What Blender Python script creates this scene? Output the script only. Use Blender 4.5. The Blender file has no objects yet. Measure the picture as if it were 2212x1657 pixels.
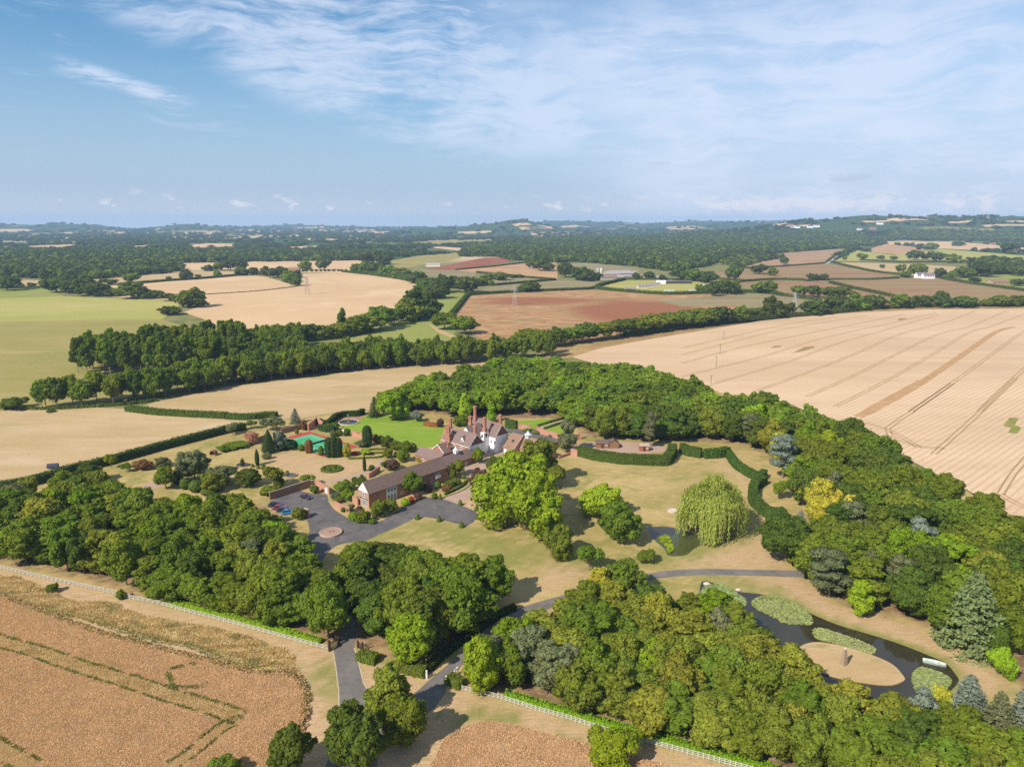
import bpy, bmesh, math, random
import numpy as np
from mathutils import Vector, geometry

# ------------------------------------------------------------------ camera, sun, sky, exposure
SC = bpy.context.scene
COL = SC.collection
FPX, HORIZON, CAMH = 1534.0, 480.0, 90.0           # focal length and horizon row measured on a 2212 x 1657 grid
PITCH = math.atan((828.5 - HORIZON) / FPX)
cam_data = bpy.data.cameras.new('camera')
cam_data.sensor_width = 36.0
cam_data.lens = FPX / 2212.0 * 36.0
cam_data.clip_start = 0.5
cam_data.clip_end = 60000.0
cam = bpy.data.objects.new('camera', cam_data)
COL.objects.link(cam)
cam.location = (0, 0, CAMH)
cam.rotation_euler = (math.radians(90) - PITCH, 0, 0)
SC.camera = cam

SUN_EL, SUN_AZ = math.radians(40), math.radians(225)   # azimuth clockwise from +Y: behind the camera, to the left
sun_data = bpy.data.lights.new('sun', 'SUN')
sun_data.energy = 4.6
sun_data.angle = math.radians(0.5)
sun_data.color = (1.0, 0.91, 0.78)
sun = bpy.data.objects.new('sun', sun_data)
COL.objects.link(sun)
sun_dir = Vector((math.sin(SUN_AZ) * math.cos(SUN_EL), math.cos(SUN_AZ) * math.cos(SUN_EL), math.sin(SUN_EL)))
sun.rotation_euler = sun_dir.to_track_quat('Z', 'Y').to_euler()
sun.location = sun_dir * 500

SC.view_settings.view_transform = 'Standard'
SC.view_settings.look = 'None'
SC.view_settings.gamma = 1.0
SC.view_settings.exposure = 0.62
SC.view_settings.use_curve_mapping = False
SC.cycles.max_bounces = 6
SC.cycles.diffuse_bounces = 3
SC.cycles.volume_bounces = 1
SC.cycles.use_denoising = False
SC.cycles.caustics_reflective = False
SC.cycles.caustics_refractive = False

# small node helpers
class NT:
    def __init__(s, tree): s.t = tree; tree.nodes.clear()
    def n(s, typ, **kw):
        x = s.t.nodes.new(typ)
        for k, v in kw.items(): setattr(x, k, v)
        return x
    def put(s, sock, v):
        if isinstance(v, bpy.types.NodeSocket): s.t.links.new(v, sock)
        elif v is not None:
            if hasattr(sock.default_value, '__len__') and len(sock.default_value) == 4 and len(v) == 3: v = (*v, 1)
            sock.default_value = v
    def m(s, op, a, b=0.0, c=0.0, clamp=False):
        x = s.n('ShaderNodeMath', operation=op, use_clamp=clamp)
        s.put(x.inputs[0], a); s.put(x.inputs[1], b); s.put(x.inputs[2], c)
        return x.outputs[0]
    def mix(s, f, a, b, mode='MIX'):
        x = s.n('ShaderNodeMix', data_type='RGBA', blend_type=mode)
        s.put(x.inputs[0], f); s.put(x.inputs[6], a); s.put(x.inputs[7], b)
        return x.outputs[2]
    def step(s, v, lo, hi):
        x = s.n('ShaderNodeMapRange', interpolation_type='SMOOTHSTEP')
        s.put(x.inputs[0], v); s.put(x.inputs[1], lo); s.put(x.inputs[2], hi); s.put(x.inputs[3], 0.0); s.put(x.inputs[4], 1.0)
        return x.outputs[0]
    def noise(s, vec, scale, detail=5, rough=0.55, dist=0.0):
        x = s.n('ShaderNodeTexNoise')
        s.put(x.inputs['Vector'], vec); s.put(x.inputs['Scale'], scale); s.put(x.inputs['Detail'], detail)
        s.put(x.inputs['Roughness'], rough); s.put(x.inputs['Distortion'], dist)
        return x.outputs[0]
    def mapping(s, vec, loc=(0, 0, 0), rot=(0, 0, 0), scale=(1, 1, 1)):
        x = s.n('ShaderNodeMapping')
        s.put(x.inputs[0], vec); s.put(x.inputs[1], loc); s.put(x.inputs[2], rot); s.put(x.inputs[3], scale)
        return x.outputs[0]
    def comb(s, x_, y_, z_=0.0):
        x = s.n('ShaderNodeCombineXYZ'); s.put(x.inputs[0], x_); s.put(x.inputs[1], y_); s.put(x.inputs[2], z_)
        return x.outputs[0]

world = bpy.data.worlds.new('World'); SC.world = world; world.use_nodes = True
w = NT(world.node_tree)
sky = w.n('ShaderNodeTexSky', sky_type='NISHITA', sun_disc=False, sun_elevation=SUN_EL, sun_rotation=SUN_AZ)
sky.altitude = 100; sky.air_density = 1.0; sky.dust_density = 0.6; sky.ozone_density = 2.0
tc = w.n('ShaderNodeTexCoord')
sep = w.n('ShaderNodeSeparateXYZ'); w.put(sep.inputs[0], tc.outputs['Generated'])
dx, dy, dz = sep.outputs
az = w.m('ARCTAN2', dx, dy)                 # radians clockwise from +Y
el = w.m('ARCSINE', dz)
vec = w.comb(az, el)
# high cirrus: long fibres that lean down to the right
def mul(*v):
    o = v[0]
    for q in v[1:]: o = w.m('MULTIPLY', o, q)
    return o
def inv(v): return w.m('SUBTRACT', 1.0, v)
warp = w.noise(w.mapping(vec, scale=(5, 9, 1)), 1.0, 4, 0.55)
wv = w.m('SUBTRACT', warp, 0.5)
vec2 = w.comb(w.m('ADD', az, w.m('MULTIPLY', wv, 0.10)), w.m('ADD', el, w.m('MULTIPLY', wv, 0.07)))
fib = w.noise(w.mapping(vec2, rot=(0, 0, math.radians(27)), scale=(3.4, 22, 1)), 1.0, 9, 0.66, 0.3)
fine = w.noise(w.mapping(vec2, loc=(9, 4, 0), rot=(0, 0, math.radians(20)), scale=(9, 60, 1)), 1.0, 7, 0.7, 0.2)
puff = w.noise(w.mapping(vec2, loc=(3.1, 1.7, 0), rot=(0, 0, math.radians(16)), scale=(5, 11, 1)), 1.2, 8, 0.62)
d1 = w.m('ADD', w.m('ADD', w.m('MULTIPLY', fib, 0.45), w.m('MULTIPLY', puff, 0.40)), w.m('MULTIPLY', fine, 0.25))     # about 0.55 on average
lead = w.m('ADD', el, w.m('MULTIPLY', az, 0.39))
bank = w.step(lead, 0.012, 0.065)                                                # cloudy to the upper right of a falling line
core = mul(bank, inv(w.step(w.m('ADD', lead, w.m('MULTIPLY', az, 0.05)), 0.11, 0.24)))      # the dense leading band
cirA = mul(w.step(w.m('ADD', d1, w.m('MULTIPLY', core, 0.065)), 0.49, 0.67), bank)
rightw = w.step(w.m('ADD', az, w.m('MULTIPLY', el, 0.9)), 0.02, 0.34)
veil = mul(rightw, w.m('ADD', 0.50, w.m('MULTIPLY', w.step(d1, 0.46, 0.62), 0.45)), inv(w.m('MULTIPLY', w.step(el, 0.20, 0.30), 0.45)))
lowedge = w.step(w.m('ADD', el, w.m('MULTIPLY', wv, 0.05)), 0.055, 0.12)
cirA = mul(cirA, w.m('MAXIMUM', lowedge, w.m('MULTIPLY', rightw, 0.7)))
# the detached wisp on the left
wa = w.m('SUBTRACT', w.m('ADD', el, w.m('MULTIPLY', w.m('SUBTRACT', fine, 0.5), 0.022)), w.m('ADD', 0.174, w.m('MULTIPLY', w.m('ADD', az, 0.55), -0.235)))
wisp = mul(inv(w.step(w.m('ABSOLUTE', wa), 0.002, 0.015)), w.step(az, -0.56, -0.50), inv(w.step(az, -0.43, -0.385)))
wisp = mul(wisp, w.step(w.noise(w.mapping(vec2, rot=(0, 0, 0.2), scale=(14, 70, 1)), 1.0, 7, 0.7), 0.34, 0.60))
thin = mul(w.step(w.m('ADD', w.m('MULTIPLY', fib, 0.6), w.m('MULTIPLY', fine, 0.4)), 0.53, 0.68), w.step(el, 0.05, 0.13), 0.42)
cov = w.m('MAXIMUM', w.m('MAXIMUM', w.m('MAXIMUM', w.m('MULTIPLY', cirA, 0.84), thin), veil), w.m('MULTIPLY', wisp, 0.85))
cov = w.m('MULTIPLY', cov, 0.90, clamp=True)
# small cumulus strung above the horizon
cum_n = w.noise(w.mapping(vec, loc=(0.4, 0.2, 0), scale=(30, 62, 1)), 1.0, 7, 0.62)
cum_m = w.noise(w.mapping(vec, loc=(7, 0, 0), scale=(4.0, 6, 1)), 1.0, 2, 0.5)
band = mul(w.step(el, 0.008, 0.016), inv(w.step(el, 0.018, 0.046)))
bright = w.m('MULTIPLY', w.step(az, -0.45, 0.5), 0.085)
cum = mul(w.step(w.m('ADD', w.m('ADD', cum_n, bright), w.m('MULTIPLY', w.m('SUBTRACT', cum_m, 0.5), 0.35)), 0.575, 0.69), band)
grey_n = w.noise(w.mapping(vec, loc=(2.4, 0.9, 0), rot=(0, 0, math.radians(-9)), scale=(13, 62, 1)), 1.0, 5, 0.55)
grey = mul(w.step(grey_n, 0.60, 0.68), w.step(el, 0.03, 0.045), inv(w.step(el, 0.07, 0.10)), w.step(az, -0.1, 0.35))
bg = w.n('ShaderNodeBackground')
skyc = w.mix(1.0, sky.outputs[0], (0.58, 0.94, 1.10), 'MULTIPLY')
lowblue = w.mix(w.m('SUBTRACT', 1.0, w.step(el, 0.0, 0.26)), skyc, w.mix(0.95, skyc, (3.75, 4.75, 6.2)))
lowblue = w.mix(inv(w.step(el, -0.004, 0.050)), lowblue, (4.9, 5.5, 6.3))
c = w.mix(cov, lowblue, (6.0, 6.75, 8.3))
c = w.mix(w.m('MULTIPLY', cum, 0.75), c, (7.2, 7.1, 7.6))
c = w.mix(w.m('MULTIPLY', grey, 0.55), c, (4.3, 4.9, 6.2))
w.put(bg.inputs[0], c); bg.inputs[1].default_value = 0.078
out = w.n('ShaderNodeOutputWorld'); w.t.links.new(bg.outputs[0], out.inputs[0])

# ------------------------------------------------------------------ ground shape and measuring helpers
def lin(xs, pts):
    return np.interp(xs, [p[0] for p in pts], [p[1] for p in pts])
RIDGES = [  # distance, depth, skyline (column, row)
    (9500, 1700, [(-900, 488), (-300, 487), (0, 489), (150, 489), (250, 492), (300, 496), (400, 491), (560, 490), (640, 487), (700, 488), (850, 493), (1000, 490), (1106, 489), (1190, 479), (1230, 478), (1300, 481), (1380, 484), (1480, 480), (1700, 479), (2212, 478), (3200, 480)]),
    (7000, 900, [(-900, 500), (-300, 487), (0, 486), (60, 487), (150, 485), (210, 487), (260, 494), (300, 499.7), (330, 497), (390, 488), (430, 486.5), (480, 491), (540, 499.7), (1350, 499.7), (1480, 488), (1560, 482), (1640, 484), (1750, 499.7), (3200, 499.7)]),
    (5600, 420, [(-900, 504.7), (830, 504.7), (900, 496), (1000, 492), (1070, 484), (1095, 479), (1120, 478), (1150, 483), (1190, 491), (1250, 500), (1300, 504.7), (3200, 504.7)]),
    (4300, 620, [(-900, 512), (1380, 512), (1500, 503), (1600, 492), (1680, 480), (1760, 473.5), (1860, 468.5), (1960, 466.5), (2060, 466), (2140, 470), (2212, 472), (2600, 470), (3200, 480)]),
]
def hgt(X, Y):
    X = np.asarray(X, float); Y = np.asarray(Y, float)
    col = 1106 + FPX * X / np.maximum(Y, 1.0) * 1.0
    z = np.zeros_like(Y)
    for D, wd, pr in RIDGES:
        hh = CAMH - (lin(col, pr) - HORIZON) / FPX * D * 0.98
        hh = np.where(hh > 4, hh + (7 if D > 5000 else -3), 0)
        bump = 1 + 0.06 * np.sin(X / 170.0 + D) + 0.05 * np.sin(X / 67.0 + Y / 300.0)
        z = np.maximum(z, hh * bump * np.exp(-((Y - D) / wd) ** 2) - 0.0)
    z = np.where(Y < 1800, 0, z)
    return z
CP, SP = math.cos(PITCH), math.sin(PITCH)
def ray(x, y):
    a = (x - 1106) / FPX; b = (828.5 - y) / FPX
    return a, CP + b * SP, -SP + b * CP
def g(x, y, z=0.0):
    """the place on the level z that the grid reading (x, y) falls on"""
    a, b, c = ray(x, y); t = (z - CAMH) / c
    return Vector((a * t, b * t, z))
def at(x, y):
    """the same on the rolling ground"""
    a, b, c = ray(x, y)
    if c < -0.004:
        t0 = -CAMH / c
        if b * t0 < 2200: return Vector((a * t0, b * t0, 0))
    t = 1500.0
    while t < 30000:
        if CAMH + c * t <= float(hgt(a * t, b * t)): break
        t *= 1.004
    return Vector((a * t, b * t, float(hgt(a * t, b * t))))
def colrow(X, Y, Z):
    q = Z - CAMH; c = Y * CP - q * SP; u = Y * SP + q * CP
    return 1106 + FPX * X / c, 828.5 - FPX * u / c
def hat(p, row):
    """height of the row above the ground point p"""
    a, b, c = ray(1106, row); return CAMH + c * p.y / b
def mpp(p):
    """metres per grid unit at p"""
    return (p.y * CP + CAMH * SP) / FPX
def crop(x0, y0, s): return lambda x, y: ((x0 + x / s) * 0.767, (y0 + y / s) * 0.767)
A = crop(700, 1080, 2212 / 760); B = crop(1200, 1100, 2212 / 460); C = crop(1500, 1200, 2212 / 800)
D = crop(2000, 1560, 2212 / 884); E = crop(2080, 1080, 2212 / 804); K = crop(0, 1560, 2212 / 960)
G = crop(800, 1660, 1988 / 600); L = crop(0, 1100, 2212 / 900); N = crop(1280, 1560, 2212 / 960)
P3 = crop(0, 560, 2212 / 960); P4 = crop(960, 560, 2212 / 960); P5 = crop(1920, 560, 2212 / 964); FARM = crop(1640, 720, 2212 / 400)
def pts(fn, *xy): return [fn(*p) for p in xy]

def smooth(p, n=6, closed=True):
    p = [np.array(q, float) for q in p]; m = len(p); o = []
    for i in range(m if closed else m - 1):
        if closed: a, b, c, d = p[i - 1], p[i], p[(i + 1) % m], p[(i + 2) % m]
        else: a, b, c, d = p[max(i - 1, 0)], p[i], p[i + 1], p[min(i + 2, m - 1)]
        for k in range(n):
            t = k / n
            o.append(tuple(0.5 * (2 * b + (c - a) * t + (2 * a - 5 * b + 4 * c - d) * t * t + (3 * b - a - 3 * c + d) * t ** 3)))
    if not closed: o.append(tuple(p[-1]))
    return o
def inpoly(x, y, poly):
    r = False; j = len(poly) - 1
    for i in range(len(poly)):
        xi, yi = poly[i][0], poly[i][1]; xj, yj = poly[j][0], poly[j][1]
        if (yi > y) != (yj > y) and x < (xj - xi) * (y - yi) / (yj - yi) + xi: r = not r
        j = i
    return r

# ------------------------------------------------------------------ materials
def new_mat(name):
    m = bpy.data.materials.new(name); m.use_nodes = True
    return m, NT(m.node_tree)
def finish(nt, color, rough=0.9, spec=0.15, bump=None, bstr=0.3, bdist=0.1, **kw):
    b = nt.n('ShaderNodeBsdfPrincipled')
    nt.put(b.inputs['Base Color'], color); nt.put(b.inputs['Roughness'], rough); b.inputs['Specular IOR Level'].default_value = spec
    for k, v in kw.items(): nt.put(b.inputs[k], v)
    if bump is not None:
        bn = nt.n('ShaderNodeBump'); nt.put(bn.inputs['Height'], bump); bn.inputs['Strength'].default_value = bstr; bn.inputs['Distance'].default_value = bdist
        nt.t.links.new(bn.outputs[0], b.inputs['Normal'])
    o = nt.n('ShaderNodeOutputMaterial'); nt.t.links.new(b.outputs[0], o.inputs[0])
def wpos(nt): return nt.n('ShaderNodeNewGeometry').outputs['Position']
def opos(nt): return nt.n('ShaderNodeTexCoord').outputs['Object']
def land(name, stops, s1=0.05, s2=0.6, s3=3.0, stretch=None, rot=0.0, bstr=0.25, bdist=0.08, rows=None):
    """ground cover: stops = colours from sparse to lush, mixed by large and small noise"""
    m, nt = new_mat(name); p = wpos(nt)
    q = nt.mapping(p, rot=(0, 0, rot), scale=stretch) if stretch else p
    n1 = nt.noise(q, s1, 5, 0.6, 0.6); n2 = nt.noise(q, s2, 5, 0.65); n3 = nt.noise(p, s3, 4, 0.7)
    f = nt.m('ADD', nt.m('MULTIPLY', n1, 0.62), nt.m('MULTIPLY', n2, 0.38))
    f = nt.step(f, 0.36, 0.64)
    c = nt.mix(f, stops[0], stops[1])
    if len(stops) > 2:
        c = nt.mix(nt.step(nt.m('ADD', nt.m('MULTIPLY', nt.noise(nt.mapping(q, loc=(31, 17, 0)), s1 * 1.7, 5, 0.6, 0.8), 0.7), nt.m('MULTIPLY', n2, 0.3)), 0.50, 0.68), c, stops[2])
    if len(stops) > 3:
        c = nt.mix(nt.step(nt.noise(nt.mapping(q, loc=(5, 77, 0)), s1 * 2.3, 6, 0.62, 0.5), 0.56, 0.68), c, stops[3])
    if rows:
        ang, per, amt, rc = rows
        ww = nt.n('ShaderNodeTexWave'); ww.wave_profile = 'SIN'
        nt.put(ww.inputs['Vector'], nt.mapping(p, rot=(0, 0, -ang), scale=(1, 1, 0)))
        ww.bands_direction = 'Y'; ww.inputs['Scale'].default_value = 1 / per * 0.314; ww.inputs['Distortion'].default_value = 0.9; ww.inputs['Detail'].default_value = 3; ww.inputs['Detail Scale'].default_value = 0.6
        c = nt.mix(nt.m('MULTIPLY', nt.step(ww.outputs[1], 0.55, 0.95), amt), c, rc)
    v = nt.m('ADD', 0.68, nt.m('MULTIPLY', n3, 0.64))
    c = nt.mix(1.0, c, nt.comb(v, v, v), 'MULTIPLY')
    finish(nt, c, 0.95, 0.05, n3, bstr, bdist)
    return m
def plain(name, col, var=0.25, scale=1.5, rough=0.8, spec=0.2, obj=True, bstr=0.15, speck=None, metal=0.0):
    m, nt = new_mat(name); p = opos(nt) if obj else wpos(nt)
    n = nt.noise(p, scale, 5, 0.65); v = nt.m('ADD', 1 - var * 0.5, nt.m('MULTIPLY', n, var))
    c = nt.mix(1.0, col, nt.comb(v, v, v), 'MULTIPLY')
    if speck: c = nt.mix(nt.m('MULTIPLY', nt.step(nt.noise(p, speck[1], 6, 0.75), speck[2], speck[2] + 0.1), speck[3]), c, speck[0])
    finish(nt, c, rough, spec, n, bstr, 0.03, Metallic=metal)
    return m
def leaf_mat(name, col, var=0.24, hue=0.028, trans=0.44, ta=0.6):
    m, nt = new_mat(name)
    oi = nt.n('ShaderNodeObjectInfo'); at_ = nt.n('ShaderNodeAttribute', attribute_name='tint')
    nn = nt.noise(opos(nt), 0.35, 3, 0.6)
    v = nt.m('ADD', 1 - var, nt.m('MULTIPLY', oi.outputs['Random'], var * 0.9))
    v = nt.m('MULTIPLY', v, nt.m('ADD', 1 - ta / 2, nt.m('MULTIPLY', at_.outputs['Fac'], ta)))
    v = nt.m('MULTIPLY', v, nt.m('ADD', 0.8, nt.m('MULTIPLY', nn, 0.5)))
    hs = nt.n('ShaderNodeHueSaturation'); nt.put(hs.inputs['Color'], col)
    r2 = nt.m('FRACT', nt.m('MULTIPLY', oi.outputs['Random'], 7.31))
    nt.put(hs.inputs['Hue'], nt.m('ADD', 0.5 - hue, nt.m('ADD', nt.m('MULTIPLY', r2, hue * 1.3), nt.m('MULTIPLY', at_.outputs['Fac'], hue * 0.7))))
    nt.put(hs.inputs['Value'], v)
    d = nt.n('ShaderNodeBsdfDiffuse'); t = nt.n('ShaderNodeBsdfTranslucent'); mx = nt.n('ShaderNodeMixShader')
    nt.t.links.new(hs.outputs[0], d.inputs[0])
    tcol = nt.mix(1.0, hs.outputs[0], (1.25, 1.25, 0.6), 'MULTIPLY'); nt.put(t.inputs[0], tcol)
    mx.inputs[0].default_value = trans
    nt.t.links.new(d.outputs[0], mx.inputs[1]); nt.t.links.new(t.outputs[0], mx.inputs[2])
    o = nt.n('ShaderNodeOutputMaterial'); nt.t.links.new(mx.outputs[0], o.inputs[0])
    return m
LEAF = {k: leaf_mat('leaf_' + k, c, *a) for k, (c, *a) in {
    'dark': ((0.126, 0.175, 0.027),), 'mid': ((0.180, 0.240, 0.026),), 'bright': ((0.240, 0.322, 0.020),),
    'olive': ((0.208, 0.250, 0.032),), 'yellowgreen': ((0.285, 0.300, 0.040),), 'gold': ((0.52, 0.46, 0.060), 0.2),
    'cedar': ((0.215, 0.270, 0.110), 0.1), 'blue': ((0.245, 0.290, 0.230), 0.2, 0.02), 'grey': ((0.205, 0.225, 0.105),), 'copper': ((0.175, 0.100, 0.080), 0.2, 0.02), 'rust': ((0.28, 0.155, 0.065), 0.2, 0.02),
    'lime': ((0.32, 0.46, 0.030), 0.2), 'willow': ((0.34, 0.37, 0.075), 0.1, 0.01), 'vivid': ((0.255, 0.345, 0.022), 0.1, 0.015), 'yew': ((0.066, 0.112, 0.032),), 'box': ((0.155, 0.215, 0.034), 0.2),
    'hedge': ((0.100, 0.158, 0.030), 0.1), 'laurel': ((0.24, 0.40, 0.025), 0.1), 'orange': ((0.42, 0.17, 0.06), 0.1, 0.01), 'red': ((0.46, 0.06, 0.035), 0.1, 0.01), 'pink': ((0.52, 0.28, 0.20), 0.1, 0.01),
    'far': ((0.088, 0.122, 0.036), 0.3), 'field': ((0.112, 0.150, 0.030), 0.35), 'lily': ((0.36, 0.41, 0.15), 0.1), 'straw': ((0.52, 0.375, 0.16), 0.1, 0.03, 0.4, 0.22), 'wheat': ((0.60, 0.405, 0.240), 0.02, 0.004, 0.3, 0.20), 'weed': ((0.24, 0.23, 0.075), 0.2),
}.items()}
def rough_mat():
    m, nt = new_mat('leaf_rough'); p = wpos(nt); a = nt.n('ShaderNodeAttribute', attribute_name='tint').outputs['Fac']
    n1 = nt.noise(nt.mapping(p, rot=(0, 0, .6), scale=(.5, 1, 1)), .45, 5, .65, .8); n2 = nt.noise(p, .16, 4, .6)
    c = nt.mix(nt.step(n1, .38, .62), (0.58, 0.42, 0.18), (0.72, 0.56, 0.28)); c = nt.mix(nt.m('MULTIPLY', nt.step(n2, .53, .68), .7), c, (0.34, 0.31, 0.10)); c = nt.mix(nt.m('MULTIPLY', nt.step(nt.noise(p, .3, 4, .6), .60, .70), .7), c, (0.46, 0.30, 0.14))
    v = nt.m('ADD', .86, nt.m('MULTIPLY', a, .28)); c = nt.mix(1.0, c, nt.comb(v, v, v), 'MULTIPLY')
    d = nt.n('ShaderNodeBsdfDiffuse'); t = nt.n('ShaderNodeBsdfTranslucent'); mx = nt.n('ShaderNodeMixShader'); mx.inputs[0].default_value = .4; nt.put(d.inputs[0], c); nt.put(t.inputs[0], c)
    nt.t.links.new(d.outputs[0], mx.inputs[1]); nt.t.links.new(t.outputs[0], mx.inputs[2]); o = nt.n('ShaderNodeOutputMaterial'); nt.t.links.new(mx.outputs[0], o.inputs[0]); return m
LEAF['rough'] = rough_mat()
BARK = plain('bark', (0.20, 0.155, 0.115), 0.6, 3.0, 0.95)
BARKPALE = plain('bark_pale', (0.40, 0.35, 0.29), 0.5, 2.0, 0.95)
# ------------------------------------------------------------------ object helpers
def tag(o, label=None, cat=None, group=None, kind=None):
    if label: o['label'] = label
    if cat: o['category'] = cat
    if group: o['group'] = group
    if kind: o['kind'] = kind
    return o
def link(name, me, parent=None, mat=None):
    o = bpy.data.objects.new(name, me); COL.objects.link(o)
    if parent is not None: o.parent = parent
    if mat is not None and me is not None and len(me.materials) == 0: me.materials.append(mat)
    return o
def empty(name, loc=(0, 0, 0), rz=0.0, label=None, cat=None, group=None):
    o = bpy.data.objects.new(name, None); o.empty_display_size = 0.5; COL.objects.link(o)
    o.location = loc; o.rotation_euler = (0, 0, rz)
    return tag(o, label, cat, group)
def np_mesh(name, v, f, mat=None, tint=None, smooth_=False):
    """v (n,3), f (m,k) uniform faces"""
    v = np.asarray(v, np.float32); f = np.asarray(f, np.int32); k = f.shape[1]
    me = bpy.data.meshes.new(name)
    me.vertices.add(len(v)); me.vertices.foreach_set('co', v.ravel())
    me.loops.add(f.size); me.loops.foreach_set('vertex_index', f.ravel())
    me.polygons.add(len(f)); me.polygons.foreach_set('loop_start', np.arange(0, f.size, k, dtype=np.int32)); me.polygons.foreach_set('loop_total', np.full(len(f), k, np.int32))
    me.update(calc_edges=True)
    if tint is not None:
        a = me.attributes.new('tint', 'FLOAT', 'POINT'); a.data.foreach_set('value', np.asarray(tint, np.float32))
    if mat: me.materials.append(mat)
    if smooth_: me.polygons.foreach_set('use_smooth', np.ones(len(f), bool))
    return me
class MB:
    """collects boxes, tubes and prisms into one mesh"""
    def __init__(s): s.v = []; s.f = []
    def add(s, v, f):
        b = len(s.v); s.v += [tuple(map(float, p)) for p in v]; s.f += [tuple(i + b for i in q) for q in f]; return s
    def box(s, x0, x1, y0, y1, z0, z1):
        return s.add([(x0, y0, z0), (x1, y0, z0), (x1, y1, z0), (x0, y1, z0), (x0, y0, z1), (x1, y0, z1), (x1, y1, z1), (x0, y1, z1)],
                     [(0, 3, 2, 1), (4, 5, 6, 7), (0, 1, 5, 4), (1, 2, 6, 5), (2, 3, 7, 6), (3, 0, 4, 7)])
    def prism(s, poly, z0, z1):
        n = len(poly)
        if sum(poly[i - 1][0] * poly[i][1] - poly[i][0] * poly[i - 1][1] for i in range(n)) < 0: poly = poly[::-1]
        return s.add([(p[0], p[1], z0) for p in poly] + [(p[0], p[1], z1) for p in poly],
                     [tuple(range(n))[::-1], tuple(range(n, 2 * n))] + [(i, (i + 1) % n, n + (i + 1) % n, n + i) for i in range(n)])
    def tube(s, path, rad, k=8):
        path = [Vector(p) for p in path]; n = len(path); v = []
        if not hasattr(rad, '__len__'): rad = [rad] * n
        for i, p in enumerate(path):
            d = (path[min(i + 1, n - 1)] - path[max(i - 1, 0)]).normalized()
            a = d.cross(Vector((0, 0, 1)) if abs(d.z) < 0.9 else Vector((1, 0, 0))).normalized(); b = d.cross(a)
            v += [p + (a * math.cos(t) + b * math.sin(t)) * rad[i] for t in [2 * math.pi * j / k for j in range(k)]]
        f = [(i * k + j, i * k + (j + 1) % k, (i + 1) * k + (j + 1) % k, (i + 1) * k + j) for i in range(n - 1) for j in range(k)]
        f += [tuple(range(k))[::-1], tuple(range((n - 1) * k, n * k))]
        return s.add(v, f)
    def lathe(s, prof, k=20, cx=0, cy=0):
        v = [(cx + r * math.cos(2 * math.pi * j / k), cy + r * math.sin(2 * math.pi * j / k), z) for r, z in prof for j in range(k)]
        f = [(i * k + j, i * k + (j + 1) % k, (i + 1) * k + (j + 1) % k, (i + 1) * k + j) for i in range(len(prof) - 1) for j in range(k)]
        f += [tuple(range(k))[::-1], tuple(range((len(prof) - 1) * k, len(prof) * k))]
        return s.add(v, f)
    def mesh(s, name, mat=None):
        me = bpy.data.meshes.new(name); me.from_pydata(s.v, [], s.f); me.validate()
        bm = bmesh.new(); bm.from_mesh(me); bmesh.ops.recalc_face_normals(bm, faces=bm.faces); bm.to_mesh(me); bm.free(); me.update()
        if mat: me.materials.append(mat)
        return me
    def build(s, name, mat=None, parent=None): return link(name, s.mesh(name, mat), parent)

FIELD_PX = []
def sheet(name, poly, mat, dz=0.03, sm=0, far=None, height=0.0):
    """a ground sheet whose outline is read on the grid; drapes over the hills when far"""
    if sm: poly = smooth(poly, sm)
    if len(poly[0]) == 2 and min(q[1] for q in poly) < 560: FIELD_PX.append(poly)
    P = [at(*q) if len(q) == 2 else Vector(q) for q in poly]
    tris = geometry.tessellate_polygon([[Vector((p.x, p.y, 0)) for p in P]])
    bm = bmesh.new(); vs = [bm.verts.new((p.x, p.y, 0)) for p in P]
    for t in tris:
        try: bm.faces.new([vs[i] for i in t])
        except ValueError: pass
    if far:
        for _ in range(4):
            ed = [e for e in bm.edges if e.calc_length() > far]
            if not ed: break
            bmesh.ops.subdivide_edges(bm, edges=ed, cuts=1)
    bmesh.ops.recalc_face_normals(bm, faces=bm.faces)
    if bm.faces and sum(f.normal.z * f.calc_area() for f in bm.faces) < 0: bmesh.ops.reverse_faces(bm, faces=bm.faces)
    if height > 0:
        r = bmesh.ops.extrude_face_region(bm, geom=list(bm.faces))
        top = [e for e in r['geom'] if isinstance(e, bmesh.types.BMVert)]
        for v in bm.verts: v.co.z = dz
        for v in top: v.co.z = dz + height
    else:
        for v in bm.verts: v.co.z = float(hgt(v.co.x, v.co.y)) + dz
    me = bpy.data.meshes.new(name); bm.to_mesh(me); bm.free(); me.materials.append(mat)
    return tag(link(name, me), kind='structure')
def ribbon_np(P, wd, z):
    P = [Vector((p[0], p[1], 0)) for p in P]; L_, R_ = [], []
    for i, p in enumerate(P):
        d = (P[min(i + 1, len(P) - 1)] - P[max(i - 1, 0)]); d.normalize(); n = Vector((-d.y, d.x, 0)) * (wd / 2)
        L_.append((p.x + n.x, p.y + n.y, z)); R_.append((p.x - n.x, p.y - n.y, z))
    return L_ + R_, [(i, len(P) + i, len(P) + i + 1, i + 1) for i in range(len(P) - 1)]
def ribbons(name, lines, wd, mat, dz, n=6):
    mb = MB()
    for ln in lines:
        P = [at(*q) for q in smooth(ln, n, False)]
        mb.add(*ribbon_np(P, wd, dz))
    me = bpy.data.meshes.new(name); me.from_pydata(mb.v, [], mb.f); me.materials.append(mat)
    return tag(link(name, me), kind='structure')

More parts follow.
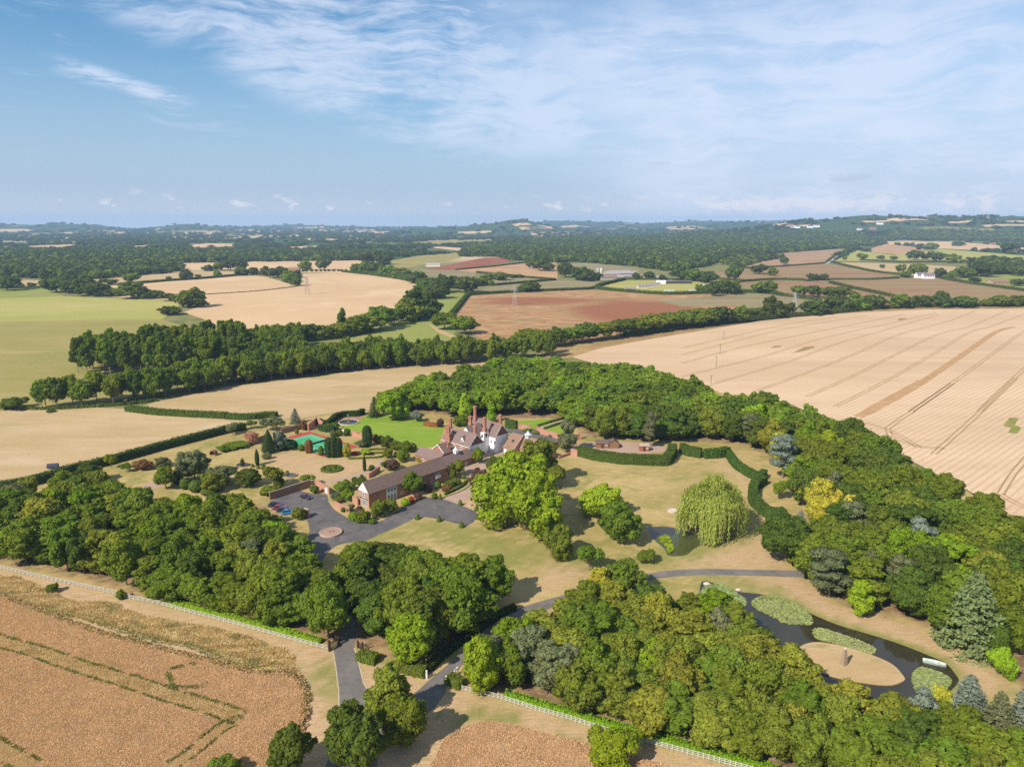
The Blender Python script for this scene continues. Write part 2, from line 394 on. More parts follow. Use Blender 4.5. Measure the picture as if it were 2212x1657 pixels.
# ------------------------------------------------------------------ foliage
RNG = np.random.default_rng(7)
def unit(n):
    d = RNG.normal(size=(n, 3)); return d / np.linalg.norm(d, axis=1)[:, None]
def leaf_quads(c, nrm, size, up=None, ratio=0.8):
    """leaf clumps: one kite-shaped face each"""
    n = len(c); r = unit(n)
    if up is not None: r = r * (1 - up[1]) + np.array(up[0]) * up[1]
    t = r - nrm * np.sum(r * nrm, 1)[:, None]; t /= np.maximum(np.linalg.norm(t, axis=1), 1e-6)[:, None]
    b = np.cross(nrm, t); s = size[:, None]
    v = np.stack([c - t * s * 0.55, c + b * s * 0.5 * ratio - t * s * 0.05, c + t * s * 0.6, c - b * s * 0.5 * ratio + t * s * 0.08], 1).reshape(-1, 3)
    f = np.arange(4 * n).reshape(n, 4)
    tint = np.repeat(RNG.random(n), 4)
    return v, f, tint
def lobes_round(R, z0, z1, n, k=0.40, flat=1.0, low=-0.55, sub=0):
    zc, hz = (z0 + z1) / 2, (z1 - z0) / 2; o = []
    for i in range(n):
        t = 1 - (i + 0.5) * 2 / n
        if t < low or (n > 12 and RNG.random() < 0.10): continue
        a = i * 2.39996 + RNG.uniform(-0.4, 0.4); q = math.sqrt(1 - t * t)
        m = 0.66 * RNG.uniform(0.66, 1.28); r = k * R * RNG.uniform(0.66, 1.25)
        o.append(((math.cos(a) * q * R * m, math.sin(a) * q * R * m, zc + t * hz * m), (r, r, r * flat)))
    if sub:
        base = list(o)
        for (cx, cy, cz), (rx, ry, rz_) in base:
            for d in unit(sub):
                if d[2] < -0.3: d[2] = -d[2]
                e = rx * RNG.uniform(0.80, 1.25); q = rx * RNG.uniform(0.30, 0.50)
                o.append(((cx + d[0] * e, cy + d[1] * e, cz + d[2] * e), (q, q, q * 0.85)))
    o.append(((0, 0, zc), (R * 0.55, R * 0.55, hz * 0.62)))
    return o
def crown_v(lobes, n, leaf, tilt=0.75, ztop=0.25):
    C_ = np.array([l[0] for l in lobes]); R_ = np.array([l[1] for l in lobes])
    wgt = (R_ ** 2).sum(1); wgt /= wgt.sum()
    out = []; need = n
    while need > 0:
        m = int(need * 1.7) + 60; k = RNG.choice(len(lobes), m, p=wgt); d = unit(m)
        d[:, 2] = np.where(RNG.random(m) < ztop, np.abs(d[:, 2]), d[:, 2])
        bump = 1 + 0.10 * np.sin(d[:, 0] * 7 + k) * np.sin(d[:, 1] * 6 + 2 * k) + 0.08 * np.sin(d[:, 2] * 9 + k * 1.7)
        p = C_[k] + d * R_[k] * (bump * RNG.uniform(0.80, 1.06, m) * np.where(RNG.random(m) < 0.10, RNG.uniform(1.0, 1.32, m), 1))[:, None]
        q = (p[:, None, :] - C_[None]) / R_[None]; dist = np.sqrt((q ** 2).sum(2)); dist[np.arange(m), k] = 9
        ok = dist.min(1) > 0.80
        nn = d * 1.0 + unit(m) * tilt; nn /= np.linalg.norm(nn, axis=1)[:, None]
        out.append(np.hstack([p[ok], nn[ok]])); need -= ok.sum()
    o = np.vstack(out)[:n]
    return o[:, :3], o[:, 3:], leaf * RNG.uniform(0.5, 1.6, n)
def crown_mesh(name, lobes, n, leaf, mat='mid', **kw):
    c, nn, s = crown_v(lobes, n, leaf, **kw)
    v, f, t = leaf_quads(c, nn, s)
    return np_mesh(name, v, f, LEAF[mat], t)
def trunk_mesh(name, h, r, spread, zl, nl=5, mat=None):
    mb = MB(); b = RNG.uniform(-0.25, 0.25, 2)
    mb.tube([(0, 0, -0.2), (0, 0, 0.35), (b[0] * .5, b[1] * .5, h * 0.35), (b[0], b[1], h * 0.62), (b[0] * 1.4, b[1] * 1.4, h * 0.85)], [r * 1.5, r * 1.05, r * 0.85, r * 0.55, r * 0.15], 7)
    for i in range(nl):
        a = i * 2.4 + RNG.uniform(0, 1); z = zl + (h * 0.55 - zl) * i / nl; e = spread * RNG.uniform(0.55, 0.8)
        mb.tube([(0, 0, z), (math.cos(a) * e * 0.45, math.sin(a) * e * 0.45, z + h * 0.12), (math.cos(a) * e, math.sin(a) * e, z + h * 0.26)], [r * 0.5, r * 0.33, r * 0.08], 5)
    return mb.mesh(name, mat or BARK)
KIND = {}
def kind(key, w_, h_, crown, trunk): KIND[key] = (w_, h_, crown, trunk)
def make_kinds():
    for i in range(6):      # full detail broadleaf trees, nominal 10 m wide and 12 m tall
        lo = lobes_round(4.9, 1.3 if i % 3 else 0.5, 12.0, 20 + 4 * (i % 3), 0.36, low=-0.8, sub=5)
        kind('broad%d' % i, 10, 12, crown_mesh('crown', lo, 11000, 0.46, tilt=0.5), trunk_mesh('trunk', 11, 0.26, 3.6, 2.2))
    for i in range(4):      # taller than wide, irregular
        lo = lobes_round(3.9, 0.8, 9.0, 15, 0.40, low=-0.8, sub=4) + lobes_round(2.9, 7.0, 13.8, 10, 0.42, sub=3)
        kind('tall%d' % i, 9, 14, crown_mesh('crown', lo, 10500, 0.44, tilt=0.5), trunk_mesh('trunk', 13, 0.24, 2.8, 2.6))
    for i in range(3):      # crown to the ground
        lo = lobes_round(4.9, 0.0, 9.6, 22, 0.35, low=-0.9, sub=4)
        kind('bushy%d' % i, 10, 10, crown_mesh('crown', lo, 10000, 0.42, tilt=0.5), trunk_mesh('trunk', 8, 0.2, 2.8, 1.2))
    for i in range(5):      # the same seen from 300 m or more
        lo = lobes_round(4.8, 1.6, 12.0, 16, 0.40, low=-0.75, sub=3)
        kind('mid%d' % i, 10, 12, crown_mesh('crown', lo, 3600, 0.72, tilt=0.5), trunk_mesh('trunk', 10.5, 0.22, 3.2, 2.6, 4))
    for i in range(3):
        lo = lobes_round(4.0, 3.5, 12, 18, 0.42) + lobes_round(3.0, 9.0, 17.6, 12, 0.42)
        kind('poplar%d' % i, 9, 18, crown_mesh('crown', lo, 3300, 0.75), trunk_mesh('trunk', 15, 0.25, 2.4, 4, 4))
    for i in range(4):      # field trees half a kilometre off
        lo = lobes_round(4.8, 0.2 if i % 2 else 1.0, 10.0, 16, 0.40, low=-0.9, sub=2)
        kind('field%d' % i, 10, 10, crown_mesh('crown', lo, 1300, 1.0, 'field', tilt=0.45), trunk_mesh('trunk', 8, 0.3, 3, 1.8, 3))
    # weeping willow
    lo = lobes_round(7.4, 3.0, 15.8, 30, 0.32, low=-0.35, sub=2)
    c, nn, s = crown_v(lo, 7000, 0.6)
    cs, ns, ss = [c], [nn], [s]
    for j in range(125):
        a0 = RNG.uniform(0, 6.283); r0 = 9.3 * math.sqrt(RNG.uniform(0.12, 1)) * (1 + 0.10 * math.sin(a0 * 5)); z0_ = 5.5 + 9.0 * math.sqrt(max(0, 1 - (r0 / 10.6) ** 2)) * RNG.uniform(0.72, 1.08); drop = RNG.uniform(3.0, 6.5) if r0 < 7 else RNG.uniform(4.5, 9)
        for i in range(13):
            a = a0 + RNG.normal(0, 0.75) / max(r0, 3); rr = r0 + RNG.normal(0, 0.6); ztop = z0_ - abs(RNG.normal(0, 0.7)); zb = max(RNG.uniform(0.3, 1.6), ztop - drop * RNG.uniform(0.7, 1.15)); m = max(4, int((ztop - zb) / 0.5)); tt = np.linspace(0, 1, m); ro = rr + 0.9 * np.sin(np.minimum(tt * 3.2, 1.57))
            cs.append(np.stack([math.cos(a) * ro, math.sin(a) * ro, ztop + (zb - ztop) * tt ** 1.25], 1) + RNG.normal(0, 0.14, (m, 3)))
            q = unit(m) * 0.5 + np.array([math.cos(a), math.sin(a), 0.35]); ns.append(q / np.linalg.norm(q, axis=1)[:, None]); ss.append(RNG.uniform(0.5, 0.95, m))
    c, nn, s = np.vstack(cs), np.vstack(ns), np.concatenate(ss)
    v, f, t = leaf_quads(c, nn, s, ((0, 0, -1), 0.72), 0.42)
    kind('willow', 20, 16, np_mesh('crown', v, f, LEAF['willow'], t), trunk_mesh('trunk', 12, 0.5, 5, 2.2))
    # cedar in drooping tiers
    def tiers(R, H, lev, br, n, leaf, droop=0.12, pw=0.75):
        cs, ns = [], []
        for l in range(lev):
            z = H * (0.06 + 0.92 * l / lev); rl = R * (1 - (l / lev) ** 1.25) ** pw + 0.25
            for b in range(br):
                a = b * 6.283 / br + l * 0.9 + RNG.uniform(-.3, .3); rr = rl * RNG.uniform(0.72, 1.08); m = max(6, int(n * rr / R))
                q = np.sqrt(RNG.random(m)); wv = RNG.normal(0, 0.13, m) * rr * (0.35 + q * 0.7); x = q * rr
                cs.append(np.stack([math.cos(a) * x - math.sin(a) * wv, math.sin(a) * x + math.cos(a) * wv, z - droop * x + 0.25 * np.sin(x * 1.4) - np.abs(RNG.normal(0, 0.16, m))], 1))
                qn = unit(m) * 0.5 + np.array([math.cos(a) * 0.3, math.sin(a) * 0.3, 0.9]); ns.append(qn / np.linalg.norm(qn, axis=1)[:, None])
        c = np.vstack(cs); nn = np.vstack(ns)
        v, f, t = leaf_quads(c, nn, leaf * RNG.uniform(0.6, 1.4, len(c)), None, 0.5)
        return v, f, t
    def tall_trunk(h, r):
        mb = MB(); mb.tube([(0, 0, -0.2), (0, 0, h * 0.3), (0.05, 0, h * 0.7), (0, 0, h * 0.97)], [r * 1.2, r, r * 0.6, 0.04], 7); return mb.mesh('trunk', BARK)
    v, f, t = tiers(6.3, 14, 17, 9, 72, 0.62); kind('cedar', 12.6, 14, np_mesh('crown', v, f, LEAF['grey'], t), tall_trunk(14, 0.35))
    v, f, t = tiers(2.4, 8, 20, 8, 30, 0.40, 0.25, 0.9); kind('spruce', 4.8, 8, np_mesh('crown', v, f, LEAF['yew'], t), tall_trunk(8, 0.16))
    # scots pine: flat grey-green plates on a bare stem
    lo = [((RNG.uniform(-2.4, 2.4), RNG.uniform(-2.4, 2.4), z), (RNG.uniform(1.2, 2.0), RNG.uniform(1.2, 2.0), RNG.uniform(0.6, 1.0))) for z in np.linspace(3.5, 11, 20)] + [((0, 0, 11.4), (1.4, 1.4, 0.9))]
    kind('pine', 8, 12, crown_mesh('crown', lo, 6500, 0.42, 'grey', tilt=0.5), tall_trunk(11.5, 0.22))
    # columns, cones and clipped shapes: leaves set on a turned outline
    def turned(prof, n, leaf, mat, jit=0.06, waves=0):
        z = np.array([p[1] for p in prof]); r = np.array([p[0] for p in prof]); zz = RNG.uniform(z[0], z[-1], n * 4); rr = np.interp(zz, z, r)
        keep = RNG.random(n * 4) < (rr + 0.06 * r.max()) / (r.max() * 1.06); zz, rr = zz[keep][:n], rr[keep][:n]; m = len(zz)
        a = RNG.uniform(0, 6.283, m); rj = rr * (1 + RNG.normal(0, jit, m) + (0.10 * np.sin(a * waves) if waves else 0)) * np.where(RNG.random(m) < 0.8, 1, RNG.uniform(0.6, 1, m))
        c = np.stack([np.cos(a) * rj, np.sin(a) * rj, zz], 1); sl = np.gradient(np.interp(np.linspace(z[0], z[-1], 60), z, r)) / ((z[-1] - z[0]) / 59)
        nz = -np.interp(zz, np.linspace(z[0], z[-1], 60), sl)
        nn = np.stack([np.cos(a), np.sin(a), np.clip(nz, -2, 3)], 1); nn /= np.linalg.norm(nn, axis=1)[:, None]
        nn = nn + unit(m) * 0.45; nn /= np.linalg.norm(nn, axis=1)[:, None]
        v, f, t = leaf_quads(c, nn, leaf * RNG.uniform(0.7, 1.3, m)); return np_mesh('crown', v, f, LEAF[mat], t)
    stub = MB().tube([(0, 0, -0.1), (0, 0, 0.5), (0, 0, 1.2)], [0.09, 0.07, 0.03], 6).mesh('trunk', BARK)
    kind('cypress', 1.6, 6, turned([(0.5, 0.1), (0.75, 1.0), (0.8, 2.5), (0.66, 4.3), (0.35, 5.5), (0.03, 6.0)], 2200, 0.26, 'yew'), stub)
    kind('column', 3, 6, turned([(1.1, 0.1), (1.4, 1.2), (1.5, 3.2), (1.35, 4.8), (0.9, 5.6), (0.1, 6.0)], 3800, 0.28, 'yew', 0.07, 7), stub)
    kind('conical', 4, 8, turned([(1.5, 0.1), (1.95, 1.0), (1.7, 3.0), (1.0, 5.6), (0.4, 7.3), (0.02, 8.0)], 4200, 0.34, 'yew', 0.10, 5), stub)
    kind('cone', 1.3, 1.5, turned([(0.58, 0.03), (0.64, 0.2), (0.5, 0.6), (0.26, 1.1), (0.02, 1.5)], 1300, 0.15, 'box', 0.04), stub)
    kind('ball', 2, 1.8, turned([(0.55, 0.05), (0.92, 0.45), (1.0, 0.9), (0.82, 1.4), (0.45, 1.7), (0.03, 1.8)], 1900, 0.20, 'box', 0.06), stub)
    for i in range(3):
        lo = lobes_round(1.5, 0.1, 2.2, 12, 0.48, low=-0.8)
        kind('shrub%d' % i, 3, 2.2, crown_mesh('crown', lo, 1900, 0.26, 'mid'), stub)
    # sparse young tree
    lo = lobes_round(2.2, 1.6, 5.0, 12, 0.36); kind('young', 4.6, 5, crown_mesh('crown', lo, 1700, 0.32), trunk_mesh('trunk', 4.6, 0.10, 1.7, 1.2))
    lo = lobes_round(0.75, 1.5, 2.8, 8, 0.5); kind('lollipop', 1.6, 2.8, crown_mesh('crown', lo, 900, 0.2, 'mid'), MB().tube([(0, 0, -0.1), (0, 0, 1.0), (0, 0, 2.1)], [0.08, 0.06, 0.04], 6).mesh('trunk', BARK))
make_kinds()

TREE_N = 0
def plant(kd, loc, w_, h_, leaf=None, name='tree', label=None, cat='tree', group=None, trunk=True, rz=None, wild=0.0):
    """one tree or shrub: an Empty at its foot with crown and trunk (small bushes are one mesh)"""
    W0, H0, cm, tm = KIND[kd]
    rz = random.uniform(0, 6.283) if rz is None else rz
    sc = (w_ / W0 * random.uniform(1 - wild, 1 + wild), w_ / W0 * random.uniform(1 - wild, 1 + wild), h_ / H0)
    if trunk:
        r = empty(name, loc, rz, label, cat, group); r.scale = sc
        if wild: r.rotation_euler = (random.uniform(-.6, .6) * wild, random.uniform(-.6, .6) * wild, rz)
        ch = [link('crown', cm, r), link('trunk', tm, r)]
    else:
        r = link(name, cm); r.location = loc; r.rotation_euler = (0, 0, rz); r.scale = sc; tag(r, label, cat, group); ch = [r]
    if leaf:
        ch[0].material_slots[0].link = 'OBJECT'; ch[0].material_slots[0].material = LEAF[leaf]
    return r
def plant_px(kd, x, yb, yt, wpx, leaf=None, **kw):
    """stands at (x, yb), its top reads at row yt, wpx wide"""
    p = at(x, yb); s = mpp(p)
    return plant(kd, p, wpx * s, max(0.4, hat(p, yt) - p.z), leaf, **kw)

def hedge(poly, wd, h, leaf='hedge', name='hedge', label=None, group=None, dens=16, size=0.36, z0=0.0, rough=0.0, sm=4, cat='hedge', world=False):
    P = [Vector(q) for q in poly] if world else [at(*q) for q in (smooth(poly, sm, False) if sm else poly)]
    mb = MB(); cs, ns = [], []; base = P[0].copy(); base.z = z0
    for a, b in zip(P[:-1], P[1:]):
        d = b - a; ln = math.hypot(d.x, d.y)
        if ln < 0.01: continue
        d = Vector((d.x / ln, d.y / ln, 0)); n = Vector((-d.y, d.x, 0))
        for side, ww, hh in ((1, ln, h), (-1, ln, h), (0, ln, wd)):
            m = max(2, int(ln * hh * dens)); t = RNG.random(m) * (ln + 0.3) - 0.15
            if side: 
                z = RNG.random(m) * h; o = side * wd / 2 * np.ones(m) * (1 - 0.10 * z / h); nv = np.array([n.x * side, n.y * side, 0.15])
            else:
                z = h * (1 + rough * (RNG.random(m) - 0.4)) * (1 + 0.045 * np.sin((t + a.x * 2) * 0.8) * np.sin((t - a.y) * 0.37)); o = (RNG.random(m) - 0.5) * wd; nv = np.array([0, 0, 1.0])
            wob = 0.08 * min(wd, 2) * np.sin((t + a.x * 3) * 1.3) * np.sin((t + a.y) * 0.6 + side) + RNG.normal(0, 0.04, m)
            c = np.stack([a.x - base.x + d.x * t + n.x * (o + wob), a.y - base.y + d.y * t + n.y * (o + wob), z + RNG.normal(0, 0.05, m)], 1)
            q = unit(m) * 0.55 + nv; cs.append(c); ns.append(q / np.linalg.norm(q, axis=1)[:, None])
        for e, sgn in ((a, -1), (b, 1)):
            m = max(2, int(wd * h * dens * 0.7)) if (e is P[0] or e is P[-1]) else 0
            if m:
                z = RNG.random(m) * h; o = (RNG.random(m) - 0.5) * wd
                cs.append(np.stack([e.x - base.x + n.x * o + d.x * sgn * 0.1, e.y - base.y + n.y * o + d.y * sgn * 0.1, z], 1)); q = unit(m) * 0.5 + np.array([d.x * sgn, d.y * sgn, 0.1]); ns.append(q / np.linalg.norm(q, axis=1)[:, None])
    c = np.vstack(cs); nn = np.vstack(ns)
    v, f, t = leaf_quads(c, nn, size * RNG.uniform(0.6, 1.4, len(c)))
    # the dense inside of the hedge
    k0 = len(v); iv, jf = [], []; k = 0.80
    lv, fv = ribbon_np([(p.x - base.x, p.y - base.y) for p in P], wd * k, 0); m = len(P)
    iv = [(q[0], q[1], 0.0) for q in lv] + [(q[0], q[1], h * 0.93) for q in lv]
    for i in range(m - 1):
        jf += [(2 * m + i, 3 * m + i, 3 * m + i + 1, 2 * m + i + 1), (i, 2 * m + i, 2 * m + i + 1, i + 1), (m + i, m + i + 1, 3 * m + i + 1, 3 * m + i)]
    jf += [(0, m, 3 * m, 2 * m), (m - 1, 3 * m - 1, 4 * m - 1, 2 * m - 1)]
    v = np.vstack([v, np.array(iv)]); f = np.vstack([f, np.array(jf) + k0]); t = np.concatenate([t, np.full(len(iv), 0.25)])
    o = link(name, np_mesh(name, v, f, LEAF[leaf], t)); o.location = base
    return tag(o, label, cat, group)
# ------------------------------------------------------------------ the land
def build_ground():
    angs = np.radians(np.concatenate([np.arange(-62, 62.01, 0.55), np.arange(70, 298, 8)]))
    rad = np.concatenate([[0.0], np.geomspace(20, 12000, 176)])
    V_ = []; n = len(angs)
    for r in rad:
        X = r * np.sin(angs); Y = r * np.cos(angs); Z = np.where(Y > 100, hgt(X, np.maximum(Y, 1)), 0.0)
        V_.append(np.stack([X, Y, Z], 1))
    v = np.vstack(V_); f = []
    for i in range(len(rad) - 1):
        for j in range(n):
            k = (j + 1) % n; f.append((i * n + j, i * n + k, (i + 1) * n + k, (i + 1) * n + j))
    f = np.array(f)[:, ::-1]
    m, nt = new_mat('countryside'); p = wpos(nt)
    warp_ = nt.noise(p, 0.003, 3, 0.5)
    q = nt.mapping(p, scale=(0.0022, 0.0015, 0))
    vo = nt.n('ShaderNodeTexVoronoi', feature='F1'); nt.put(vo.inputs['Vector'], q); vo.inputs['Scale'].default_value = 1.0; vo.inputs['Randomness'].default_value = 0.9
    sp = nt.n('ShaderNodeSeparateColor'); nt.put(sp.inputs[0], vo.outputs['Color'])
    cr_ = nt.n('ShaderNodeValToRGB'); cr_.color_ramp.interpolation = 'CONSTANT'
    e = cr_.color_ramp.elements; e[0].position = 0; e[0].color = (0.055, 0.085, 0.03, 1); e[1].position = 0.42; e[1].color = (0.13, 0.15, 0.055, 1)
    for ps, cc in ((0.58, (0.42, 0.30, 0.17, 1)), (0.72, (0.20, 0.20, 0.08, 1)), (0.84, (0.48, 0.35, 0.21, 1)), (0.94, (0.07, 0.10, 0.035, 1))):
        x = e.new(ps); x.color = cc
    nt.put(cr_.inputs[0], sp.outputs[0])
    spl = nt.n('ShaderNodeSeparateXYZ'); nt.put(spl.inputs[0], p)
    near = nt.step(spl.outputs[1], 1500, 1900)
    n2 = nt.noise(p, 0.05, 5, 0.6)
    c = nt.mix(near, nt.mix(nt.step(n2, 0.4, 0.65), (0.21, 0.185, 0.075), (0.12, 0.14, 0.05)), cr_.outputs[0])
    hills = nt.step(spl.outputs[2], 8, 30)
    woods = nt.step(nt.noise(nt.mapping(p, scale=(0.0012, 0.0012, 0.004)), 1.0, 4, 0.5), 0.36, 0.42)
    c = nt.mix(nt.m('MULTIPLY', hills, woods), c, (0.050, 0.080, 0.032))
    finish(nt, c, 1.0, 0.0)
    tag(link('ground', np_mesh('ground', v, f, m, smooth_=True)), kind='structure')
build_ground()

ROWDIR = (at(2180, 712) - at(1700, 866)); ROWANG = math.atan2(ROWDIR.y, ROWDIR.x)
M_WHEAT = land('ripe_wheat', [(0.46, 0.325, 0.205), (0.57, 0.415, 0.27), (0.50, 0.345, 0.205)], 0.010, 0.07, 1.2, stretch=(0.25, 1, 1), rot=-ROWANG, rows=(ROWANG, 2.6, 0.40, (0.36, 0.235, 0.13)))
M_WHEATFAR = land('far_wheat', [(0.52, 0.36, 0.205), (0.46, 0.31, 0.17), (0.55, 0.40, 0.24)], 0.006, 0.04, 0.4)
M_CROP = land('tawny_crop', [(0.34, 0.21, 0.112), (0.30, 0.18, 0.09), (0.37, 0.235, 0.125)], 0.05, 0.7, 4.0, bstr=0.4, bdist=0.15)
M_STUB = land('stubble', [(0.44, 0.315, 0.175), (0.36, 0.26, 0.125), (0.46, 0.35, 0.22), (0.34, 0.27, 0.12)], 0.02, 0.12, 1.2, stretch=(0.5, 1.6, 1), rot=-0.5)
M_LAWN = land('dry_lawn', [(0.36, 0.25, 0.115), (0.27, 0.215, 0.075), (0.40, 0.275, 0.15), (0.155, 0.17, 0.042)], 0.045, 0.25, 2.5, stretch=(1, 1.5, 1), rot=0.5)
M_BARE = land('parched_grass', [(0.43, 0.30, 0.165), (0.37, 0.26, 0.125), (0.47, 0.34, 0.20), (0.29, 0.23, 0.09)], 0.05, 0.3, 2.5, stretch=(0.5, 1.6, 1), rot=-0.55)
M_MOWN = land('watered_lawn', [(0.150, 0.235, 0.024), (0.20, 0.275, 0.035), (0.13, 0.205, 0.022), (0.24, 0.27, 0.05)], 0.05, 0.4, 3.0, stretch=(0.3, 1.0, 1), rot=0.8, rows=(-0.75, 2.6, 0.35, (0.25, 0.33, 0.045)))
M_VERGE = land('green_verge', [(0.17, 0.19, 0.04), (0.26, 0.22, 0.08), (0.12, 0.15, 0.03)], 0.08, 0.5, 3.0)
M_PAST = land('pale_pasture', [(0.34, 0.31, 0.095), (0.28, 0.275, 0.072), (0.40, 0.325, 0.14)], 0.006, 0.04, 0.4, stretch=(0.4, 1.5, 1))
M_OLIVE = land('olive_pasture', [(0.29, 0.235, 0.085), (0.23, 0.21, 0.06), (0.34, 0.26, 0.11)], 0.010, 0.06, 0.5, stretch=(0.5, 1.3, 1))
M_GREEN = land('green_pasture', [(0.19, 0.23, 0.048), (0.24, 0.245, 0.07), (0.26, 0.225, 0.08)], 0.01, 0.06, 0.5)
M_POPPY = land('poppy_field', [(0.44, 0.285, 0.16), (0.37, 0.215, 0.11), (0.26, 0.095, 0.05), (0.30, 0.22, 0.105)], 0.012, 0.10, 0.5, stretch=(0.5, 1.3, 1), bstr=0.5, bdist=0.3)
def poppy_mat():
    m, nt = new_mat('poppy_field_soil'); p = wpos(nt); q = nt.mapping(p, scale=(.55, 1.2, 1))
    n1 = nt.noise(q, .018, 6, .65, .8); n2 = nt.noise(q, .10, 6, .72); n3 = nt.noise(p, .45, 5, .75); n4 = nt.noise(nt.mapping(q, loc=(40, 9, 0)), .035, 5, .6)
    c = nt.mix(nt.step(n2, .36, .64), (0.26, 0.135, 0.062), (0.42, 0.265, 0.135)); c = nt.mix(nt.m('MULTIPLY', nt.step(n4, .52, .66), .75), c, (0.225, 0.195, 0.08))
    red = 0.0
    for (x, y), (rx, ry), k in (((1385, 672), (150, 26), 1.0), ((1160, 650), (150, 9), .7), ((1600, 655), (140, 10), .45)):
        o = g(x, y); ex, ey = (g(x + rx, y) - o).x, abs((g(x, y - ry) - o).y)
        dv = nt.n('ShaderNodeVectorMath', operation='LENGTH'); nt.put(dv.inputs[0], nt.mapping(p, loc=(-o.x / ex, -o.y / ey, 0), scale=(1 / ex, 1 / ey, 0)))
        red = nt.m('MAXIMUM', red, nt.m('MULTIPLY', nt.m('SUBTRACT', 1.0, nt.step(dv.outputs['Value'], .45, 1.35)), k))
    red = nt.m('MULTIPLY', nt.step(nt.m('ADD', nt.m('MULTIPLY', red, .75), nt.m('ADD', nt.m('MULTIPLY', nt.m('SUBTRACT', n1, .5), 1.3), nt.m('MULTIPLY', nt.m('SUBTRACT', n2, .5), 1.1))), .02, .62), .92)
    c = nt.mix(red, c, nt.mix(n3, (0.20, 0.068, 0.036), (0.29, 0.125, 0.065)))
    v = nt.m('ADD', .60, nt.m('MULTIPLY', n3, .8)); c = nt.mix(1.0, c, nt.comb(v, v, v), 'MULTIPLY'); finish(nt, c, .95, .03, n3, .6, .4); return m
M_POPPY2 = poppy_mat()
M_HEATH = land('grey_green_field', [(0.21, 0.19, 0.095), (0.25, 0.205, 0.11), (0.22, 0.12, 0.065), (0.19, 0.19, 0.075)], 0.010, 0.06, 0.4, stretch=(0.4, 1.4, 1))
M_REDH = land('red_tinged_field', [(0.27, 0.135, 0.078), (0.235, 0.20, 0.088), (0.24, 0.095, 0.058), (0.25, 0.205, 0.095)], 0.012, 0.06, 0.4, stretch=(0.3, 1.6, 1))
M_HEAD = land('rough_headland', [(0.33, 0.22, 0.095), (0.24, 0.16, 0.065), (0.36, 0.27, 0.12)], 0.03, 0.2, 1.0, bstr=0.6, bdist=0.3)
M_STRIP = land('flattened_crop', [(0.42, 0.255, 0.13), (0.36, 0.215, 0.10), (0.46, 0.30, 0.16)], .1, .5, 2, bstr=.6, bdist=.3)
M_WOODFLOOR = land('woodland_floor', [(0.16, 0.10, 0.055), (0.10, 0.075, 0.035), (0.27, 0.17, 0.09), (0.08, 0.09, 0.025)], 0.08, 0.6, 3.0)
M_TRACK = land('trampled_straw', [(0.30, 0.20, 0.085), (0.24, 0.165, 0.06)], 0.2, 1.0, 4.0)
M_TRACKFAR = land('wheel_marks', [(0.30, 0.195, 0.095), (0.34, 0.225, 0.115)], 0.2, 1.0, 4.0)
M_ASPH = land('asphalt', [(0.125, 0.113, 0.105), (0.180, 0.160, 0.145), (0.110, 0.101, 0.096)], 0.16, 0.7, 8.0, bstr=0.1, bdist=0.02)
M_ASPHD = land('dark_asphalt', [(0.092, 0.087, 0.088), (0.135, 0.122, 0.116), (0.078, 0.075, 0.078), (0.155, 0.138, 0.128)], 0.14, 0.8, 8.0, bstr=0.1, bdist=0.02)
M_GRAVEL = land('pink_gravel', [(0.34, 0.235, 0.18), (0.38, 0.27, 0.21), (0.29, 0.20, 0.15)], 0.15, 0.9, 8.0)
M_KERB = plain('pale_kerb', (0.46, 0.37, 0.25), 0.4, 0.5, 0.95, obj=False)
def water_mat(name, col, rip=0.006):
    m, nt = new_mat(name); p = wpos(nt); n = nt.noise(p, 1.4, 4, 0.6)
    c = nt.mix(nt.step(nt.noise(p, 0.12, 4, 0.6), 0.4, 0.65), col, tuple(x * 1.3 for x in col))
    finish(nt, c, 0.06, 0.5, n, 0.5, rip); return m
M_WATER = water_mat('pond_water', (0.030, 0.026, 0.014)); M_WEEDY = water_mat('weedy_water', (0.055, 0.062, 0.018))

S = sheet
# left and far fields, listed from the horizon towards the house
S('tan_field', [(0, 603), (100, 607), (150, 598), (300, 587), (500, 584), (530, 590), (230, 617), (95, 622), (0, 623)], M_STUB, .10)
S('tan_field', [(380, 568), (770, 562), (800, 570), (775, 590), (560, 589), (520, 586), (395, 584)], M_WHEATFAR, .10)
S('green_pasture', [(-400, 624), (0, 626), (96, 624), (140, 640), (0, 645), (-400, 650)], M_GREEN, .11)
S('pale_pasture', [(-500, 648), (0, 643), (130, 640), (386, 650), (385, 670), (350, 690), (0, 695), (-500, 700)], M_PAST, .10)
S('olive_pasture', [(-600, 700), (0, 694), (350, 690), (430, 715), (440, 800), (300, 860), (120, 887), (0, 887), (-600, 900)], M_OLIVE, .09)
S('wheat_field', [(223, 619), (380, 606), (533, 594), (573, 598), (643, 619), (440, 640), (385, 650), (240, 642)], M_WHEATFAR, .13)
S('wheat_field', [(650, 618), (655, 592), (740, 589), (850, 600), (908, 612), (920, 626), (870, 660), (795, 695), (740, 715), (650, 745), (560, 745), (440, 690), (395, 675), (440, 660), (440, 638), (643, 618)], M_WHEATFAR, .12)
S('meadow', [(815, 577), (822, 569), (900, 553), (990, 546), (995, 558), (930, 570), (880, 579)], M_OLIVE, .1)
S('poppy_field', [(922, 582), (1000, 566), (1046, 557), (1098, 556), (1101, 566), (985, 584)], land('deep_red_field', [(0.22, 0.075, 0.04), (0.27, 0.11, 0.06), (0.19, 0.05, 0.03)], .02, .1, .4), .1)
S('poppy_field', [(985, 584), (1148, 567), (1202, 568), (1205, 606), (1110, 598), (1030, 590)], M_POPPY, .11)
S('grey_green_field', [(905, 582), (985, 584), (1032, 590), (1020, 604), (925, 597)], M_HEATH, .09)
